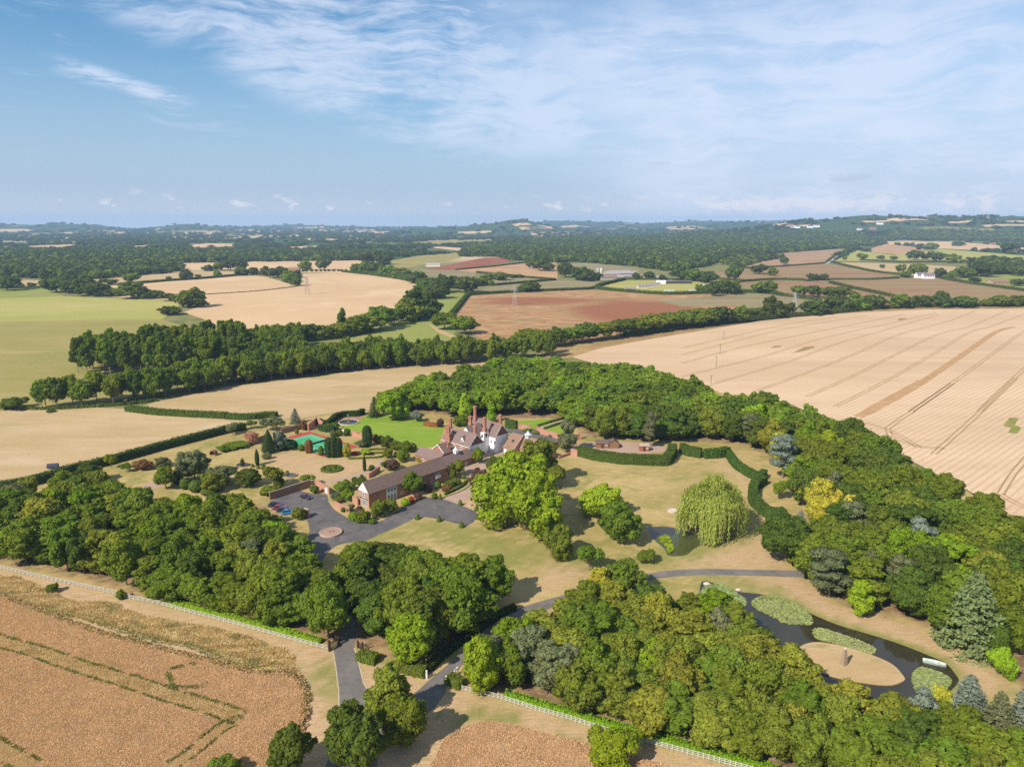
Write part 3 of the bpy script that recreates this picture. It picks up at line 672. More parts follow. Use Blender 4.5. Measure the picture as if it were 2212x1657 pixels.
S('grey_green_field', [(1045, 604), (1100, 597), (1197, 606), (1065, 617)], M_HEATH, .1)
S('grey_green_field', [(1015, 636), (1065, 618), (1198, 606), (1295, 608), (1285, 622), (1160, 630), (1030, 638)], M_HEATH, .08)
S('grey_green_field', [(1222, 571), (1270, 567), (1380, 581), (1380, 590), (1300, 594), (1225, 592)], M_HEATH, .1)
S('camp_field', [(1286, 622), (1345, 607), (1475, 604), (1520, 611), (1515, 633), (1440, 635), (1350, 628)], M_PAST, .12)
S('poppy_field', [(978, 682), (1015, 640), (1160, 631), (1265, 626), (1440, 637), (1640, 636), (1720, 650), (1720, 690), (1600, 700), (1420, 720), (1200, 745), (1060, 745), (1000, 710)], M_POPPY2, .1)
S('grey_green_field', [(1540, 640), (1640, 634), (1800, 655), (1800, 672), (1640, 680), (1600, 660), (1470, 662), (1420, 650)], M_HEATH, .16)
S('meadow', [(920, 655), (1005, 625), (1018, 638), (975, 680), (925, 678)], M_GREEN, .08)
S('meadow', [(720, 745), (830, 700), (900, 690), (945, 683), (985, 715), (975, 735), (850, 755), (720, 770)], M_GREEN, .08)
S('farm_track', [(922, 698), (930, 702), (965, 718), (990, 728), (980, 732), (945, 718)], M_BARE, .12)
S('moor_field', pts(P5, (310, 390), (700, 345), (1095, 322), (1000, 375), (935, 418), (400, 447)), land('brown_moor', [(0.36, 0.23, 0.12), (0.26, 0.17, 0.10), (0.40, 0.27, 0.15), (0.22, 0.12, 0.07)], .012, .08, .4, stretch=(.4, 1.5, 1)), .1)
S('red_tinged_field', pts(P5, (380, 455), (935, 420), (1400, 495), (1150, 535), (950, 545), (600, 500)), M_REDH, .1)
S('red_tinged_field', pts(P5, (130, 480), (400, 470), (640, 505), (700, 525), (380, 540), (220, 525)), M_REDH, .11)
S('red_tinged_field', pts(P5, (360, 545), (830, 535), (970, 552), (1345, 640), (1340, 690), (900, 690), (620, 640)), M_REDH, .1)
S('red_tinged_field', pts(P5, (965, 548), (1420, 512), (1660, 517), (2300, 600), (2500, 690), (1700, 690), (1350, 640)), M_REDH, .12)
S('green_pasture', pts(P5, (990, 402), (1130, 335), (1380, 365), (1640, 322), (2260, 372), (2260, 405), (1860, 408), (1200, 404)), M_PAST, .1)
S('moor_field', pts(P5, (1170, 340), (1320, 292), (1560, 320), (1570, 345), (1390, 362)), M_POPPY, .12)
S('stubble_field', pts(P5, (990, 410), (1500, 423), (1770, 440), (1760, 500), (1600, 508), (1400, 497), (1060, 432)), M_STUB, .1)
S('stubble_field', pts(P5, (1320, 275), (1500, 268), (1760, 278), (2300, 325), (2300, 352), (1660, 322), (1500, 300), (1320, 296)), M_WHEATFAR, .11)
S('house_paddock', pts(P5, (1800, 520), (2010, 495), (2300, 480), (2300, 590), (1960, 552)), M_GREEN, .13)
# pale slivers of fields far off, between woods and hedges
for sl in ([(-60, 497), (0, 496), (60, 496), (80, 499), (40, 502), (-60, 503)], [(128, 503), (165, 503), (160, 507), (125, 507)], [(246, 503), (280, 503), (275, 506), (248, 507)], [(62, 533), (110, 531), (164, 529), (160, 535), (70, 537)],
           [(282, 533), (330, 530), (320, 537), (285, 538)], [(395, 531), (450, 527), (516, 528), (510, 534), (420, 537)], [(625, 535), (690, 532), (690, 536), (640, 539)], [(985, 502), (1060, 500), (1063, 504), (1000, 507)],
           [(1105, 486), (1140, 483), (1150, 487), (1115, 490)], [(1120, 494), (1190, 491), (1195, 496), (1130, 499)], [(1210, 489), (1245, 487), (1260, 491), (1215, 493)], [(1430, 495), (1500, 494), (1500, 497), (1440, 497)],
           [(1510, 503), (1560, 502), (1562, 507), (1520, 508)], [(1660, 486), (1700, 485), (1720, 487), (1670, 489)], [(1690, 489), (1750, 487), (1740, 491), (1700, 491)], [(1860, 479), (1920, 477), (1925, 480), (1870, 482)],
           [(1910, 476), (1990, 474), (2010, 478), (1940, 481)], [(2040, 481), (2100, 478), (2098, 482), (2045, 484)], [(2170, 478), (2260, 477), (2260, 481), (2180, 481)], [(1630, 480), (1690, 478), (1690, 481), (1640, 483)],
           [(790, 502), (850, 500), (850, 503), (800, 504)], [(630, 492), (700, 490), (700, 493), (640, 494)], [(1000, 545), (960, 540), (930, 537), (945, 534), (1010, 538)], [(2120, 488), (2230, 486), (2230, 490), (2130, 492)]):
    S('distant_field', sl, M_WHEATFAR, 2.0, far=90)
S('distant_orchard', pts(P5, (1480, 200), (1580, 185), (2020, 195), (2030, 212), (1800, 218), (1560, 215)), M_OLIVE, .6, far=90)
S('distant_meadow', pts(P4, (440, 285), (620, 272), (980, 268), (960, 285), (700, 300)), M_OLIVE, .6, far=90)
# the big wheat field with its grass headland
S('headland', [(1175, 775), (1190, 752), (1350, 728), (1640, 685), (1780, 665), (2212, 658), (2800, 652), (2800, 672), (2212, 672), (1780, 684), (1640, 700), (1400, 742), (1265, 765), (1230, 775)], M_HEAD, .10)
S('wheat_field', [(1235, 772), (1300, 752), (1400, 734), (1640, 694), (1780, 679), (2000, 669), (2212, 667), (2800, 664), (3000, 1150), (2600, 1330), (2212, 1130), (2100, 1065), (1900, 960), (1700, 870), (1560, 850), (1450, 812), (1300, 790)], M_WHEAT, .14)
tram = []
for off in ([(1265, 752), (1480, 712), (1640, 696), (1700, 691)], ):
    tram.append(off)
P5l = lambda *q: [P5(*k) for k in q]
tram += [P5l((0, 965), (270, 905), (640, 820), (1000, 765)), P5l((0, 1010), (330, 925), (700, 838), (1200, 755)), P5l((0, 1065), (400, 958), (850, 865), (1180, 800), (1440, 748)),
         P5l((0, 1150), (330, 1070), (560, 1010), (900, 905), (1250, 828), (1650, 738)), P5l((210, 1195), (700, 1050), (1000, 940), (1400, 825), (1660, 750)),
         P5l((480, 1245), (850, 1110), (1130, 1000), (1400, 880), (1700, 800), (1900, 725)), P5l((810, 1280), (1100, 1150), (1400, 1000), (1650, 880), (1850, 830), (2100, 725)),
         P5l((990, 1345), (1300, 1190), (1600, 1020), (1850, 870), (2000, 825), (2260, 730)), P5l((1480, 1377), (1750, 1190), (2000, 1010), (2150, 900), (2260, 830)), P5l((1920, 1377), (2060, 1240), (2260, 1060)),
         [E(1160, 360), E(1180, 330), E(1400, 180), E(1660, 0)], [E(1510, 550), E(1800, 290), E(2150, -40)], [E(2030, 860), E(2130, 700), E(2300, 500)], [E(1160, 370), E(1200, 420), E(1400, 490), E(1600, 505)], [E(980, 305), E(1200, 380), E(1400, 500)], [E(2030, 860), E(2150, 930), E(2300, 990)]]
pair = []
for ln in tram:
    ps = [at(*q) for q in smooth(ln, 8, False)]
    for sgn in (-0.95, 0.95):
        o = []
        for i, p in enumerate(ps):
            d = ps[min(i + 1, len(ps) - 1)] - ps[max(i - 1, 0)]; d.normalize(); q = p + Vector((-d.y, d.x, 0)) * sgn; o.append((q.x, q.y))
        pair.append(o)
mb = MB()
for ln in pair: mb.add(*ribbon_np(ln, 0.62, 0.155))
me = bpy.data.meshes.new('wheel_tracks'); me.from_pydata(mb.v, [], mb.f); me.materials.append(M_TRACKFAR); tag(link('wheel_tracks', me), kind='structure')
ribbons('flattened_strip', [P5l((1190, 1390), (1500, 1220), (1800, 1020), (2000, 880), (2080, 845), (2150, 830))], 4.6, M_STRIP, .16, 8)
ribbons('flattened_strip', [[E(930, 260), E(1100, 160), E(1300, 50), E(1420, -20)]], 4.6, M_STRIP, .165, 6)
for q in (pts(P5, (1395, 783), (1400, 775), (1450, 772), (1455, 778), (1410, 788)), pts(P5, (575, 965), (600, 952), (645, 950), (640, 957), (600, 964)), pts(P5, (715, 1000), (790, 960), (850, 953), (860, 962), (800, 982)), pts(E, (2050, 330), (2100, 265), (2170, 270), (2140, 325), (2190, 345), (2160, 392), (2090, 385), (2110, 345))):
    S('weedy_patch', q, M_TRACK if q[0][1] < 800 else M_VERGE, .17)
# hay stubble left of the house
S('stubble_field', [(275, 887), (340, 868), (500, 835), (700, 812), (830, 790), (950, 780), (1060, 775), (1060, 800), (930, 830), (860, 860), (815, 885), (740, 888), (650, 905), (590, 905), (440, 893)], M_STUB, .11)
S('stubble_field', [(-400, 895), (0, 888), (110, 876), (280, 884), (290, 890), (420, 898), (560, 907), (535, 917), (430, 950), (250, 992), (100, 1020), (0, 1040), (-400, 1120)], M_STUB, .12)
# estate grounds
LAWN_MARKS = {
 'bare': [(smooth(pts(C, (1500, 260), (1560, 330), (1700, 430), (1690, 560), (1740, 640), (1870, 740), (1830, 860), (1850, 990), (2040, 1120), (1700, 1115), (1150, 1100), (1250, 1000), (1500, 930), (1750, 880), (1780, 740), (1640, 600), (1660, 470), (1500, 340), (1420, 270)), 3), 5),
          (smooth(pts(D, (0, 165), (600, 165), (800, 290), (1000, 390), (1300, 470), (1600, 600), (1900, 690), (2010, 900), (1960, 960), (1850, 900), (1760, 850), (1650, 740), (1400, 640), (1000, 540), (700, 390), (450, 290), (200, 220)), 3), 2.5),
          (smooth(pts(A, (100, 640), (300, 560), (560, 590), (700, 620), (1000, 625), (1080, 660), (900, 740), (700, 790), (560, 800), (350, 740), (200, 700)), 3), 6),
          ([(-400, 1130), (0, 1222), (330, 1305), (700, 1400), (730, 1400), (725, 1900), (-400, 1900)], 2), ([(780, 1420), (965, 1482), (1200, 1545), (1560, 1655), (1900, 1760), (1900, 2100), (700, 2100), (760, 1560)], 2), (pts(A, (1600, 960), (1720, 990), (1850, 900), (1930, 960), (1920, 1100), (1800, 1180), (1860, 1060)), 3),
          (smooth(pts(N, (600, 60), (720, 30), (900, 60), (960, 130), (780, 180), (560, 240)), 3), 4)],
 'lush': [(smooth([(1170, 1170), (1260, 1190), (1330, 1200), (1400, 1195), (1420, 1225), (1330, 1235), (1230, 1225), (1170, 1200)], 3), 5), (smooth([(880, 1135), (960, 1130), (1080, 1160), (1180, 1180), (1160, 1215), (1080, 1215), (980, 1180)], 3), 6), (smooth([(1370, 1205), (1440, 1180), (1510, 1185), (1560, 1150), (1600, 1115), (1640, 1090), (1620, 1140), (1560, 1175), (1500, 1205), (1420, 1215)], 3), 3), (smooth([D(-80, 180), D(60, 195), D(190, 245), D(370, 265), D(540, 300), D(660, 355), D(740, 402), D(920, 475), D(1170, 548), D(1370, 612), D(1570, 692), D(1690, 745), D(1765, 830), D(1800, 930), D(1700, 1020), D(1600, 1080), D(1000, 1050), D(560, 800), D(200, 660), D(40, 450), D(-80, 350)], 3), 1.2),
          (pts(G, (220, 720), (330, 700), (470, 680), (505, 900), (505, 1000), (400, 1000), (330, 880), (240, 950)), 2.5), (pts(G, (350, 690), (480, 690), (510, 1000), (480, 1100)), 2), (pts(N, (150, 980), (280, 990), (440, 1070), (420, 1140), (300, 1150), (180, 1090)), 2.5), (pts(N, (640, 1190), (800, 1200), (960, 1290), (850, 1285), (740, 1250)), 2), (pts(G, (1500, 1180), (1750, 1110), (1990, 1080), (1990, 1250), (1800, 1290), (1600, 1260)), 2.5),
          (pts(C, (1580, 850), (1720, 780), (1760, 850), (1600, 920)), 3), (pts(C, (800, 1000), (1100, 1030), (1110, 1090), (850, 1120)), 4), (pts(C, (1100, 1150), (1500, 1150), (1700, 1200), (2000, 1300), (1800, 1290), (1400, 1200)), 3)],
 'wood': [(q, 2.5) for q in ([(-300, 1120), (0, 1120), (250, 1090), (560, 1090), (650, 1150), (700, 1250), (860, 1240), (1000, 1270), (1060, 1340), (960, 1400), (860, 1415), (760, 1390), (690, 1380), (560, 1345), (330, 1282), (0, 1207), (-300, 1140)], [(1010, 1475), (1060, 1400), (1150, 1340), (1300, 1290), (1560, 1330), (1660, 1440), (1850, 1540), (2100, 1600), (2600, 1620), (2600, 1880), (2000, 1790), (1560, 1630), (1200, 1525)],
          [(840, 884), (1000, 860), (1300, 850), (1560, 900), (1800, 1000), (2212, 1200), (2600, 1450), (2400, 1550), (2212, 1490), (2100, 1385), (1960, 1335), (1830, 1310), (1740, 1240), (1740, 1180), (1800, 1130), (1765, 1080), (1690, 1005), (1620, 960), (1400, 942), (1270, 942), (1230, 905), (1000, 900)])],
}
def softmask(xy, poly, wd, nz):
    P = np.array([tuple(g(*q).xy) for q in poly]); n = len(P); ins = np.zeros(len(xy), bool); best = np.full(len(xy), 1e9); sel = np.ones(len(xy), bool)
    lo, hi = P.min(0) - 12, P.max(0) + 12; idx = np.where(((xy > lo) & (xy < hi)).all(1))[0]; q = xy[idx]; i_ = np.zeros(len(q), bool); bd = np.full(len(q), 1e9); j = n - 1
    for i in range(n):
        a, b = P[j], P[i]; d = b - a
        c = ((b[1] > q[:, 1]) != (a[1] > q[:, 1])) & (q[:, 0] < (a[0] - b[0]) * (q[:, 1] - b[1]) / (a[1] - b[1] + 1e-12) + b[0]); i_ ^= c
        t = np.clip(((q - a) @ d) / (d @ d + 1e-12), 0, 1); bd = np.minimum(bd, np.linalg.norm(q - a - t[:, None] * d, axis=1)); j = i
    sd = np.where(i_, bd, -bd) + nz[idx] * wd * 1.1; r = np.zeros(len(xy)); t = np.clip(sd / (2 * wd) + 0.5, 0, 1); r[idx] = t * t * (3 - 2 * t); return r
def build_lawn():
    xs = np.arange(-225, 260, 1.6); ys = np.arange(84, 395, 1.6); X, Y = np.meshgrid(xs, ys); xy = np.stack([X.ravel(), Y.ravel()], 1); ny, nx = X.shape
    nz = (np.sin(xy[:, 0] * .9 + 2 * np.sin(xy[:, 1] * .31)) * np.sin(xy[:, 1] * .8 + 1.7 * np.sin(xy[:, 0] * .27)) + .6 * np.sin(xy[:, 0] * 2.1 + xy[:, 1] * .4) * np.sin(xy[:, 1] * 1.9 - xy[:, 0] * .3)) * .6 + RNG.normal(0, .22, len(xy))
    i, j = np.meshgrid(np.arange(ny - 1), np.arange(nx - 1), indexing='ij'); k = (i * nx + j).ravel(); f = np.stack([k, k + 1, k + nx + 1, k + nx], 1)
    c, r = colrow(xy[:, 0], xy[:, 1], 0.0); outer = [(-700, 1250), (-300, 1100), (0, 1043), (250, 997), (560, 908), (640, 893), (740, 887), (830, 862), (1060, 790), (1255, 778), (1450, 812), (1600, 850), (1900, 965), (2212, 1120), (2900, 1480), (3500, 2200), (-1500, 2200)]
    keep = np.array([inpoly(c[q], r[q], outer) for q in range(len(xy))]); f = f[keep[f].all(1)]
    me = np_mesh('lawn', np.hstack([xy, np.full((len(xy), 1), .02)]), f)
    for nm, lst in LAWN_MARKS.items():
        v = np.zeros(len(xy))
        for poly, wd in lst: v = np.maximum(v, softmask(xy, poly, wd, nz))
        a_ = me.attributes.new(nm, 'FLOAT', 'POINT'); a_.data.foreach_set('value', v.astype(np.float32))
    m, nt = new_mat('park_grass'); p = wpos(nt); q = nt.mapping(p, rot=(0, 0, .5), scale=(1, 1.5, 1))
    att = {nm: nt.n('ShaderNodeAttribute', attribute_name=nm).outputs['Fac'] for nm in LAWN_MARKS}
    big = nt.noise(q, .04, 6, .62, .6); md = nt.noise(q, .3, 6, .7, .3); fine = nt.noise(p, 2.2, 6, .75); streak = nt.noise(nt.mapping(p, rot=(0, 0, -.65), scale=(.25, 2.2, 1)), 1.0, 5, .65)
    f1 = nt.step(nt.m('ADD', nt.m('MULTIPLY', big, .55), nt.m('MULTIPLY', md, .45)), .38, .62)
    dry = nt.mix(f1, (0.285, 0.225, 0.080), (0.41, 0.30, 0.135))
    dry = nt.mix(nt.m('MULTIPLY', nt.step(nt.noise(nt.mapping(q, loc=(31, 17, 0)), .07, 6, .65, .8), .49, .66), .8), dry, (0.190, 0.190, 0.048))
    bare = nt.mix(nt.step(streak, .35, .65), (0.36, 0.245, 0.125), (0.46, 0.315, 0.185)); bare = nt.mix(nt.m('MULTIPLY', nt.step(md, .52, .70), .6), bare, (0.28, 0.215, 0.090))
    lush = nt.mix(md, (0.15, 0.165, 0.035), (0.25, 0.225, 0.070)); wood = nt.mix(nt.step(md, .4, .6), (0.15, 0.100, 0.055), (0.30, 0.19, 0.105))
    col = nt.mix(att['bare'], dry, bare); col = nt.mix(nt.m('MULTIPLY', att['lush'], .9), col, lush); col = nt.mix(att['wood'], col, wood)
    v = nt.m('ADD', .42, nt.m('MULTIPLY', fine, 1.16)); col = nt.mix(1.0, col, nt.comb(v, v, v), 'MULTIPLY')
    finish(nt, col, .95, .04, fine, .5, .12); me.materials.append(m); tag(link('lawn', me), kind='structure')
build_lawn()
S('green_lawn', pts(A, (745, 345), (800, 320), (900, 315), (945, 272), (1100, 262), (1300, 290), (1590, 335), (1575, 430), (1550, 505), (1450, 525), (1380, 520), (1250, 480), (1080, 430), (900, 425), (760, 370)), M_MOWN, .06, sm=3)
# drives and yards
DRIVE = pts(G, (462, 560), (520, 500), (650, 540), (690, 680), (730, 870), (790, 980), (870, 1080), (1010, 1170), (1200, 1000), (1400, 830), (1500, 680), (1620, 600)) 
S('main_drive', pts(G, (462, 570), (480, 540), (520, 470), (560, 250), (480, 60), (640, 60), (690, 250), (650, 545), (690, 680), (735, 870), (800, 985), (900, 1090), (1050, 1180), (1240, 1190), (1150, 1330), (900, 1420), (820, 1900), (300, 1900), (440, 1500), (520, 1200), (515, 950), (490, 740)), M_ASPH, .05)
S('side_drive', pts(G, (900, 1100), (1100, 1080), (1230, 960), (1350, 850), (1420, 790), (1540, 690), (1640, 610), (1760, 470), (1900, 330), (1990, 235), (2020, 270), (1900, 430), (1720, 640), (1640, 730), (1520, 890), (1510, 960), (1400, 1110), (1280, 1190), (1050, 1200)), M_ASPH, .046)
S('park_path', smooth([(1090, 1325), (1200, 1290), (1330, 1258), (1390, 1242), (1440, 1233), (1520, 1229), (1640, 1231), (1730, 1233), (1800, 1240), (1800, 1252), (1730, 1247), (1640, 1244), (1520, 1242), (1440, 1247), (1395, 1256), (1330, 1275), (1200, 1310), (1100, 1345)], 3), M_ASPH, .05)
S('drive_edge', pts(G, (455, 575), (462, 570), (490, 740), (515, 950), (520, 1200), (510, 1200), (506, 950), (482, 740)), M_KERB, .055)
S('drive_edge', pts(G, (650, 545), (662, 545), (702, 680), (745, 865), (812, 985), (800, 985), (735, 870), (690, 680)), M_KERB, .055)
S('forecourt', smooth(pts(A, (180, 965), (330, 905), (420, 880), (540, 910), (640, 905), (650, 960), (690, 1020), (740, 1060), (830, 1110), (930, 1145), (1050, 1140), (1150, 1090), (1250, 1020), (1350, 960), (1450, 935), (1580, 945), (1700, 985), (1860, 1050), (1870, 1100), (1790, 1165), (1600, 1120), (1430, 1095), (1350, 1110), (1200, 1185), (1050, 1245), (960, 1290), (850, 1300), (720, 1330), (640, 1400), (560, 1500), (480, 1420), (500, 1200), (460, 1100), (350, 1070), (200, 1040)), 2), M_ASPHD, .05)
S('gravel_drive', smooth(pts(A, (1590, 945), (1700, 890), (1810, 840), (1830, 780), (1780, 740), (1740, 700), (1860, 660), (1930, 600), (1930, 560), (2080, 540), (2150, 600), (2050, 640), (1960, 680), (1900, 740), (1930, 830), (1900, 900), (1800, 950), (1700, 985)), 2), M_GRAVEL, .046)
S('garden_path', smooth(pts(A, (1080, 620), (1110, 640), (1060, 700), (950, 750), (800, 795), (600, 820), (530, 830), (540, 815), (700, 785), (880, 745), (1000, 700), (1060, 650)), 3), M_GRAVEL, .045)
S('garden_path', smooth(pts(L, (990, 660), (1060, 630), (1140, 625), (1140, 650), (1070, 680), (1000, 690)), 3), M_GRAVEL, .045)
S('stable_yard', pts(B, (1080, 505), (1240, 520), (1500, 580), (1890, 680), (1740, 765), (1400, 680), (1110, 570)), M_ASPHD, .05)
S('yard_track', pts(B, (1410, 545), (1490, 575), (1620, 520), (1930, 395), (1900, 370), (1560, 490)), M_GRAVEL, .045)
S('back_lawn', pts(B, (1080, 520), (1100, 440), (1400, 400), (1900, 370), (1980, 420), (1960, 560), (1900, 600), (1500, 560)), M_MOWN, .035)
S('shed_yard', pts(C, (290, 180), (380, 130), (500, 120), (900, 130), (1050, 170), (1080, 185), (900, 215), (360, 190)), M_GRAVEL, .04)
# tennis court
def world_poly(name, P, mat, dz):
    me = bpy.data.meshes.new(name); me.from_pydata([(p[0], p[1], dz) for p in P], [], [tuple(range(len(P)))]); me.materials.append(mat)
    if me.polygons[0].normal.z < 0: me.flip_normals()
    return tag(link(name, me), kind='structure')
# ------------------------------------------------------------------ buildings of the estate
def brick_mat(name, c1, c2, mortar, sc=1.0, speck=None):
    m, nt = new_mat(name); p = opos(nt)
    b = nt.n('ShaderNodeTexBrick'); nt.put(b.inputs['Vector'], nt.mapping(p, rot=(math.radians(90), 0, 0), scale=(3 * sc, 3 * sc, 3 * sc))); b.inputs['Scale'].default_value = 1.5
    nt.put(b.inputs['Color1'], c1); nt.put(b.inputs['Color2'], c2); nt.put(b.inputs['Mortar'], mortar); b.inputs['Mortar Size'].default_value = 0.015
    n = nt.noise(p, 0.7, 6, 0.7); v = nt.m('ADD', 0.70, nt.m('MULTIPLY', n, 0.6))
    c = nt.mix(1.0, b.outputs[0], nt.comb(v, v, v), 'MULTIPLY')
    if speck: c = nt.mix(nt.m('MULTIPLY', nt.step(nt.noise(p, speck[1], 6, 0.8), speck[2], speck[2] + 0.12), speck[3]), c, speck[0])
    finish(nt, c, 0.9, 0.15, n, 0.3, 0.04); return m
BRICK = brick_mat('red_brick', (0.36, 0.150, 0.090), (0.29, 0.120, 0.075), (0.36, 0.28, 0.21))
BRICKP = brick_mat('pale_red_brick', (0.42, 0.20, 0.135), (0.36, 0.16, 0.11), (0.40, 0.32, 0.25))
BRICKD = brick_mat('old_brick', (0.22, 0.115, 0.075), (0.27, 0.135, 0.085), (0.28, 0.22, 0.17), speck=((0.30, 0.26, 0.2), 2.2, 0.55, 0.5))
TILE = plain('clay_roof_tiles', (0.175, 0.120, 0.106), 1.0, 1.6, 0.9, bstr=0.6, speck=((0.26, 0.21, 0.19), 1.6, 0.56, 0.5))
TILEL = plain('lichened_roof_tiles', (0.155, 0.100, 0.082), 0.8, 2.6, 0.9, bstr=0.6, speck=((0.36, 0.32, 0.28), 3.2, 0.55, 0.75))
TILEB = plain('brown_roof_tiles', (0.22, 0.135, 0.095), 0.5, 2.5, 0.9, bstr=0.5)
RENDER = plain('white_render', (0.80, 0.79, 0.77), 0.16, 1.2, 0.85)
PAINT = plain('white_paint', (0.80, 0.80, 0.78), 0.10, 2.0, 0.6)
LEADW = plain('lead_grey', (0.45, 0.48, 0.52), 0.2, 2.0, 0.5)
STONE = plain('weathered_stone', (0.27, 0.205, 0.14), 0.6, 2.0, 0.95, speck=((0.22, 0.20, 0.14), 3, 0.55, 0.6))
PALESTONE = plain('pale_stone', (0.50, 0.42, 0.36), 0.4, 2.0, 0.9)
TIMBER = plain('brown_timber', (0.22, 0.115, 0.065), 0.5, 3.0, 0.85)
DARKW = plain('dark_timber', (0.055, 0.035, 0.025), 0.4, 3.0, 0.8)
WHITEW = plain('weathered_white_timber', (0.50, 0.475, 0.40), 0.35, 2.5, 0.8)
METAL = plain('galvanised_steel', (0.42, 0.40, 0.37), 0.3, 2.0, 0.5, metal=0.4)
IRON = plain('dark_iron', (0.03, 0.03, 0.03), 0.2, 2, 0.5)
def glass_mat():
    m, nt = new_mat('window_glass'); finish(nt, (0.03, 0.035, 0.04), 0.08, 0.6); return m
GLASS = glass_mat()
EO, ERZ = Vector((-46.0, 214.3, 0)), math.radians(47.857)
EU, EV = Vector((math.cos(ERZ), math.sin(ERZ), 0)), Vector((math.sin(ERZ), -math.cos(ERZ), 0))
def est(u, v, z=0): return EO + EU * u + EV * v + Vector((0, 0, z))
def prism_gable(u0, u1, v0, v1, ev, rg, axis, zb=-0.1):
    y0, y1 = -v1, -v0; mb = MB()
    if axis == 'u':
        m = (y0 + y1) / 2; s_ = [(y0, zb), (y1, zb), (y1, ev), (m, rg), (y0, ev)]
        vs = [(u0, a, b) for a, b in s_] + [(u1, a, b) for a, b in s_]
    else:
        m = (u0 + u1) / 2; s_ = [(u0, zb), (u1, zb), (u1, ev), (m, rg), (u0, ev)]
        vs = [(a, y0, b) for a, b in s_] + [(a, y1, b) for a, b in s_]
    mb.add(vs, [(0, 1, 2, 3, 4), (9, 8, 7, 6, 5)] + [(i, (i + 1) % 5, 5 + (i + 1) % 5, 5 + i) for i in (0, 1, 4)])
    return mb
def roof_gable(u0, u1, v0, v1, ev, rg, axis, oh=0.35, og=0.2, th=0.16):
    y0, y1 = -v1, -v0; mb = MB()
    a0, a1, b0, b1 = (y0, y1, u0, u1) if axis == 'u' else (u0, u1, y0, y1)
    m = (a0 + a1) / 2; sl = (rg - ev) / (m - a0); k = 0.03
    for sgn in (-1, 1):
        e = m + sgn * ((m - a0) + oh); ze = ev - sl * oh + k; zr = rg + k
        cs = [(m, zr), (e, ze), (e, ze + th), (m, zr + th)]
        vs = []
        for bb in (b0 - og, b1 + og): vs += [((bb, a, z) if axis == 'u' else (a, bb, z)) for a, z in cs]
        mb.add(vs, [(0, 1, 2, 3), (7, 6, 5, 4), (0, 4, 5, 1), (1, 5, 6, 2), (2, 6, 7, 3), (3, 7, 4, 0)])
    return mb
def range_(par, u0, u1, v0, v1, ev, rg, axis, wm, rm, **kw):
    prism_gable(u0, u1, v0, v1, ev, rg, axis).build('wall', wm, par)
    return roof_gable(u0, u1, v0, v1, ev, rg, axis, **kw).build('roof', rm, par)
def facebox(face, u, v, z, w_, h_, d0, d1):
    """a box on a wall face: centre (u,v,z), from d0 to d1 out of the wall"""
    if face == '-u': return (u - d1, u - d0, -v - w_ / 2, -v + w_ / 2, z - h_ / 2, z + h_ / 2)
    if face == '+u': return (u + d0, u + d1, -v - w_ / 2, -v + w_ / 2, z - h_ / 2, z + h_ / 2)
    if face == '+v': return (u - w_ / 2, u + w_ / 2, -v - d1, -v - d0, z - h_ / 2, z + h_ / 2)
    return (u - w_ / 2, u + w_ / 2, -v + d0, -v + d1, z - h_ / 2, z + h_ / 2)
def window(par, face, u, v, z, w_=1.1, h_=1.3, nx=2, ny=2, name='window', fm=None):
    mb = MB(); t = 0.09
    def bar(cx, cz, bw, bh): 
        uu, vv = (u, v + cx) if face in ('-u', '+u') else (u + cx, v)
        mb.box(*facebox(face, uu, vv, z + cz, bw, bh, 0.0, 0.10))
    for sx in (-1, 1): bar(sx * (w_ / 2 - t / 2), 0, t, h_)
    for sz in (-1, 1): bar(0, sz * (h_ / 2 - t / 2), w_ - 2 * t, t)
    for i in range(1, nx): bar(-w_ / 2 + w_ * i / nx, 0, 0.06, h_ - 2 * t)
    for j in range(1, ny):
        for i in range(nx): bar(-w_ / 2 + w_ * (i + 0.5) / nx, -h_ / 2 + h_ * j / ny, w_ / nx - 0.07, 0.05)
    f = mb.build(name, fm or PAINT, par)
    MB().box(*facebox(face, u, v, z, w_ - 0.05, h_ - 0.05, 0.004, 0.045)).build('pane', GLASS, f)
    return f
def door(par, face, u, v, w_, h_, mat, name='door'):
    d = MB().box(*facebox(face, u, v, h_ / 2, w_, h_, 0.0, 0.09)).build(name, mat, par)
    return d
def chimney(par, u, v, z0, z1, wu=0.9, wv=1.4, shafts=2, mat=None):
    wu *= .86; wv *= .86; z1 -= (z1 - z0) * .10
    mb = MB(); sh = z0 + (z1 - z0) * 0.30
    mb.box(u - wu / 2 - .15, u + wu / 2 + .15, -v - wv / 2 - .15, -v + wv / 2 + .15, z0, sh)
    for i in range(shafts):
        o = (i - (shafts - 1) / 2) * (wv / shafts); ww = wv / shafts * 0.42
        mb.box(u - wu * 0.42, u + wu * 0.42, -v + o - ww, -v + o + ww, sh, z1 - 0.55)
    mb.box(u - wu / 2 - .08, u + wu / 2 + .08, -v - wv / 2 - .08, -v + wv / 2 + .08, z1 - 0.55, z1 - 0.35)
    mb.box(u - wu / 2 - .2, u + wu / 2 + .2, -v - wv / 2 - .2, -v + wv / 2 + .2, z1 - 0.35, z1)
    c = mb.build('chimney', mat or BRICK, par)
    for i in range(shafts):
        o = (i - (shafts - 1) / 2) * (wv / shafts)
        MB().lathe([(0.17, z1), (0.14, z1 + 0.2), (0.16, z1 + 0.5)], 8, u, -v + o).build('chimney_pot', BRICKP, c)
    return c
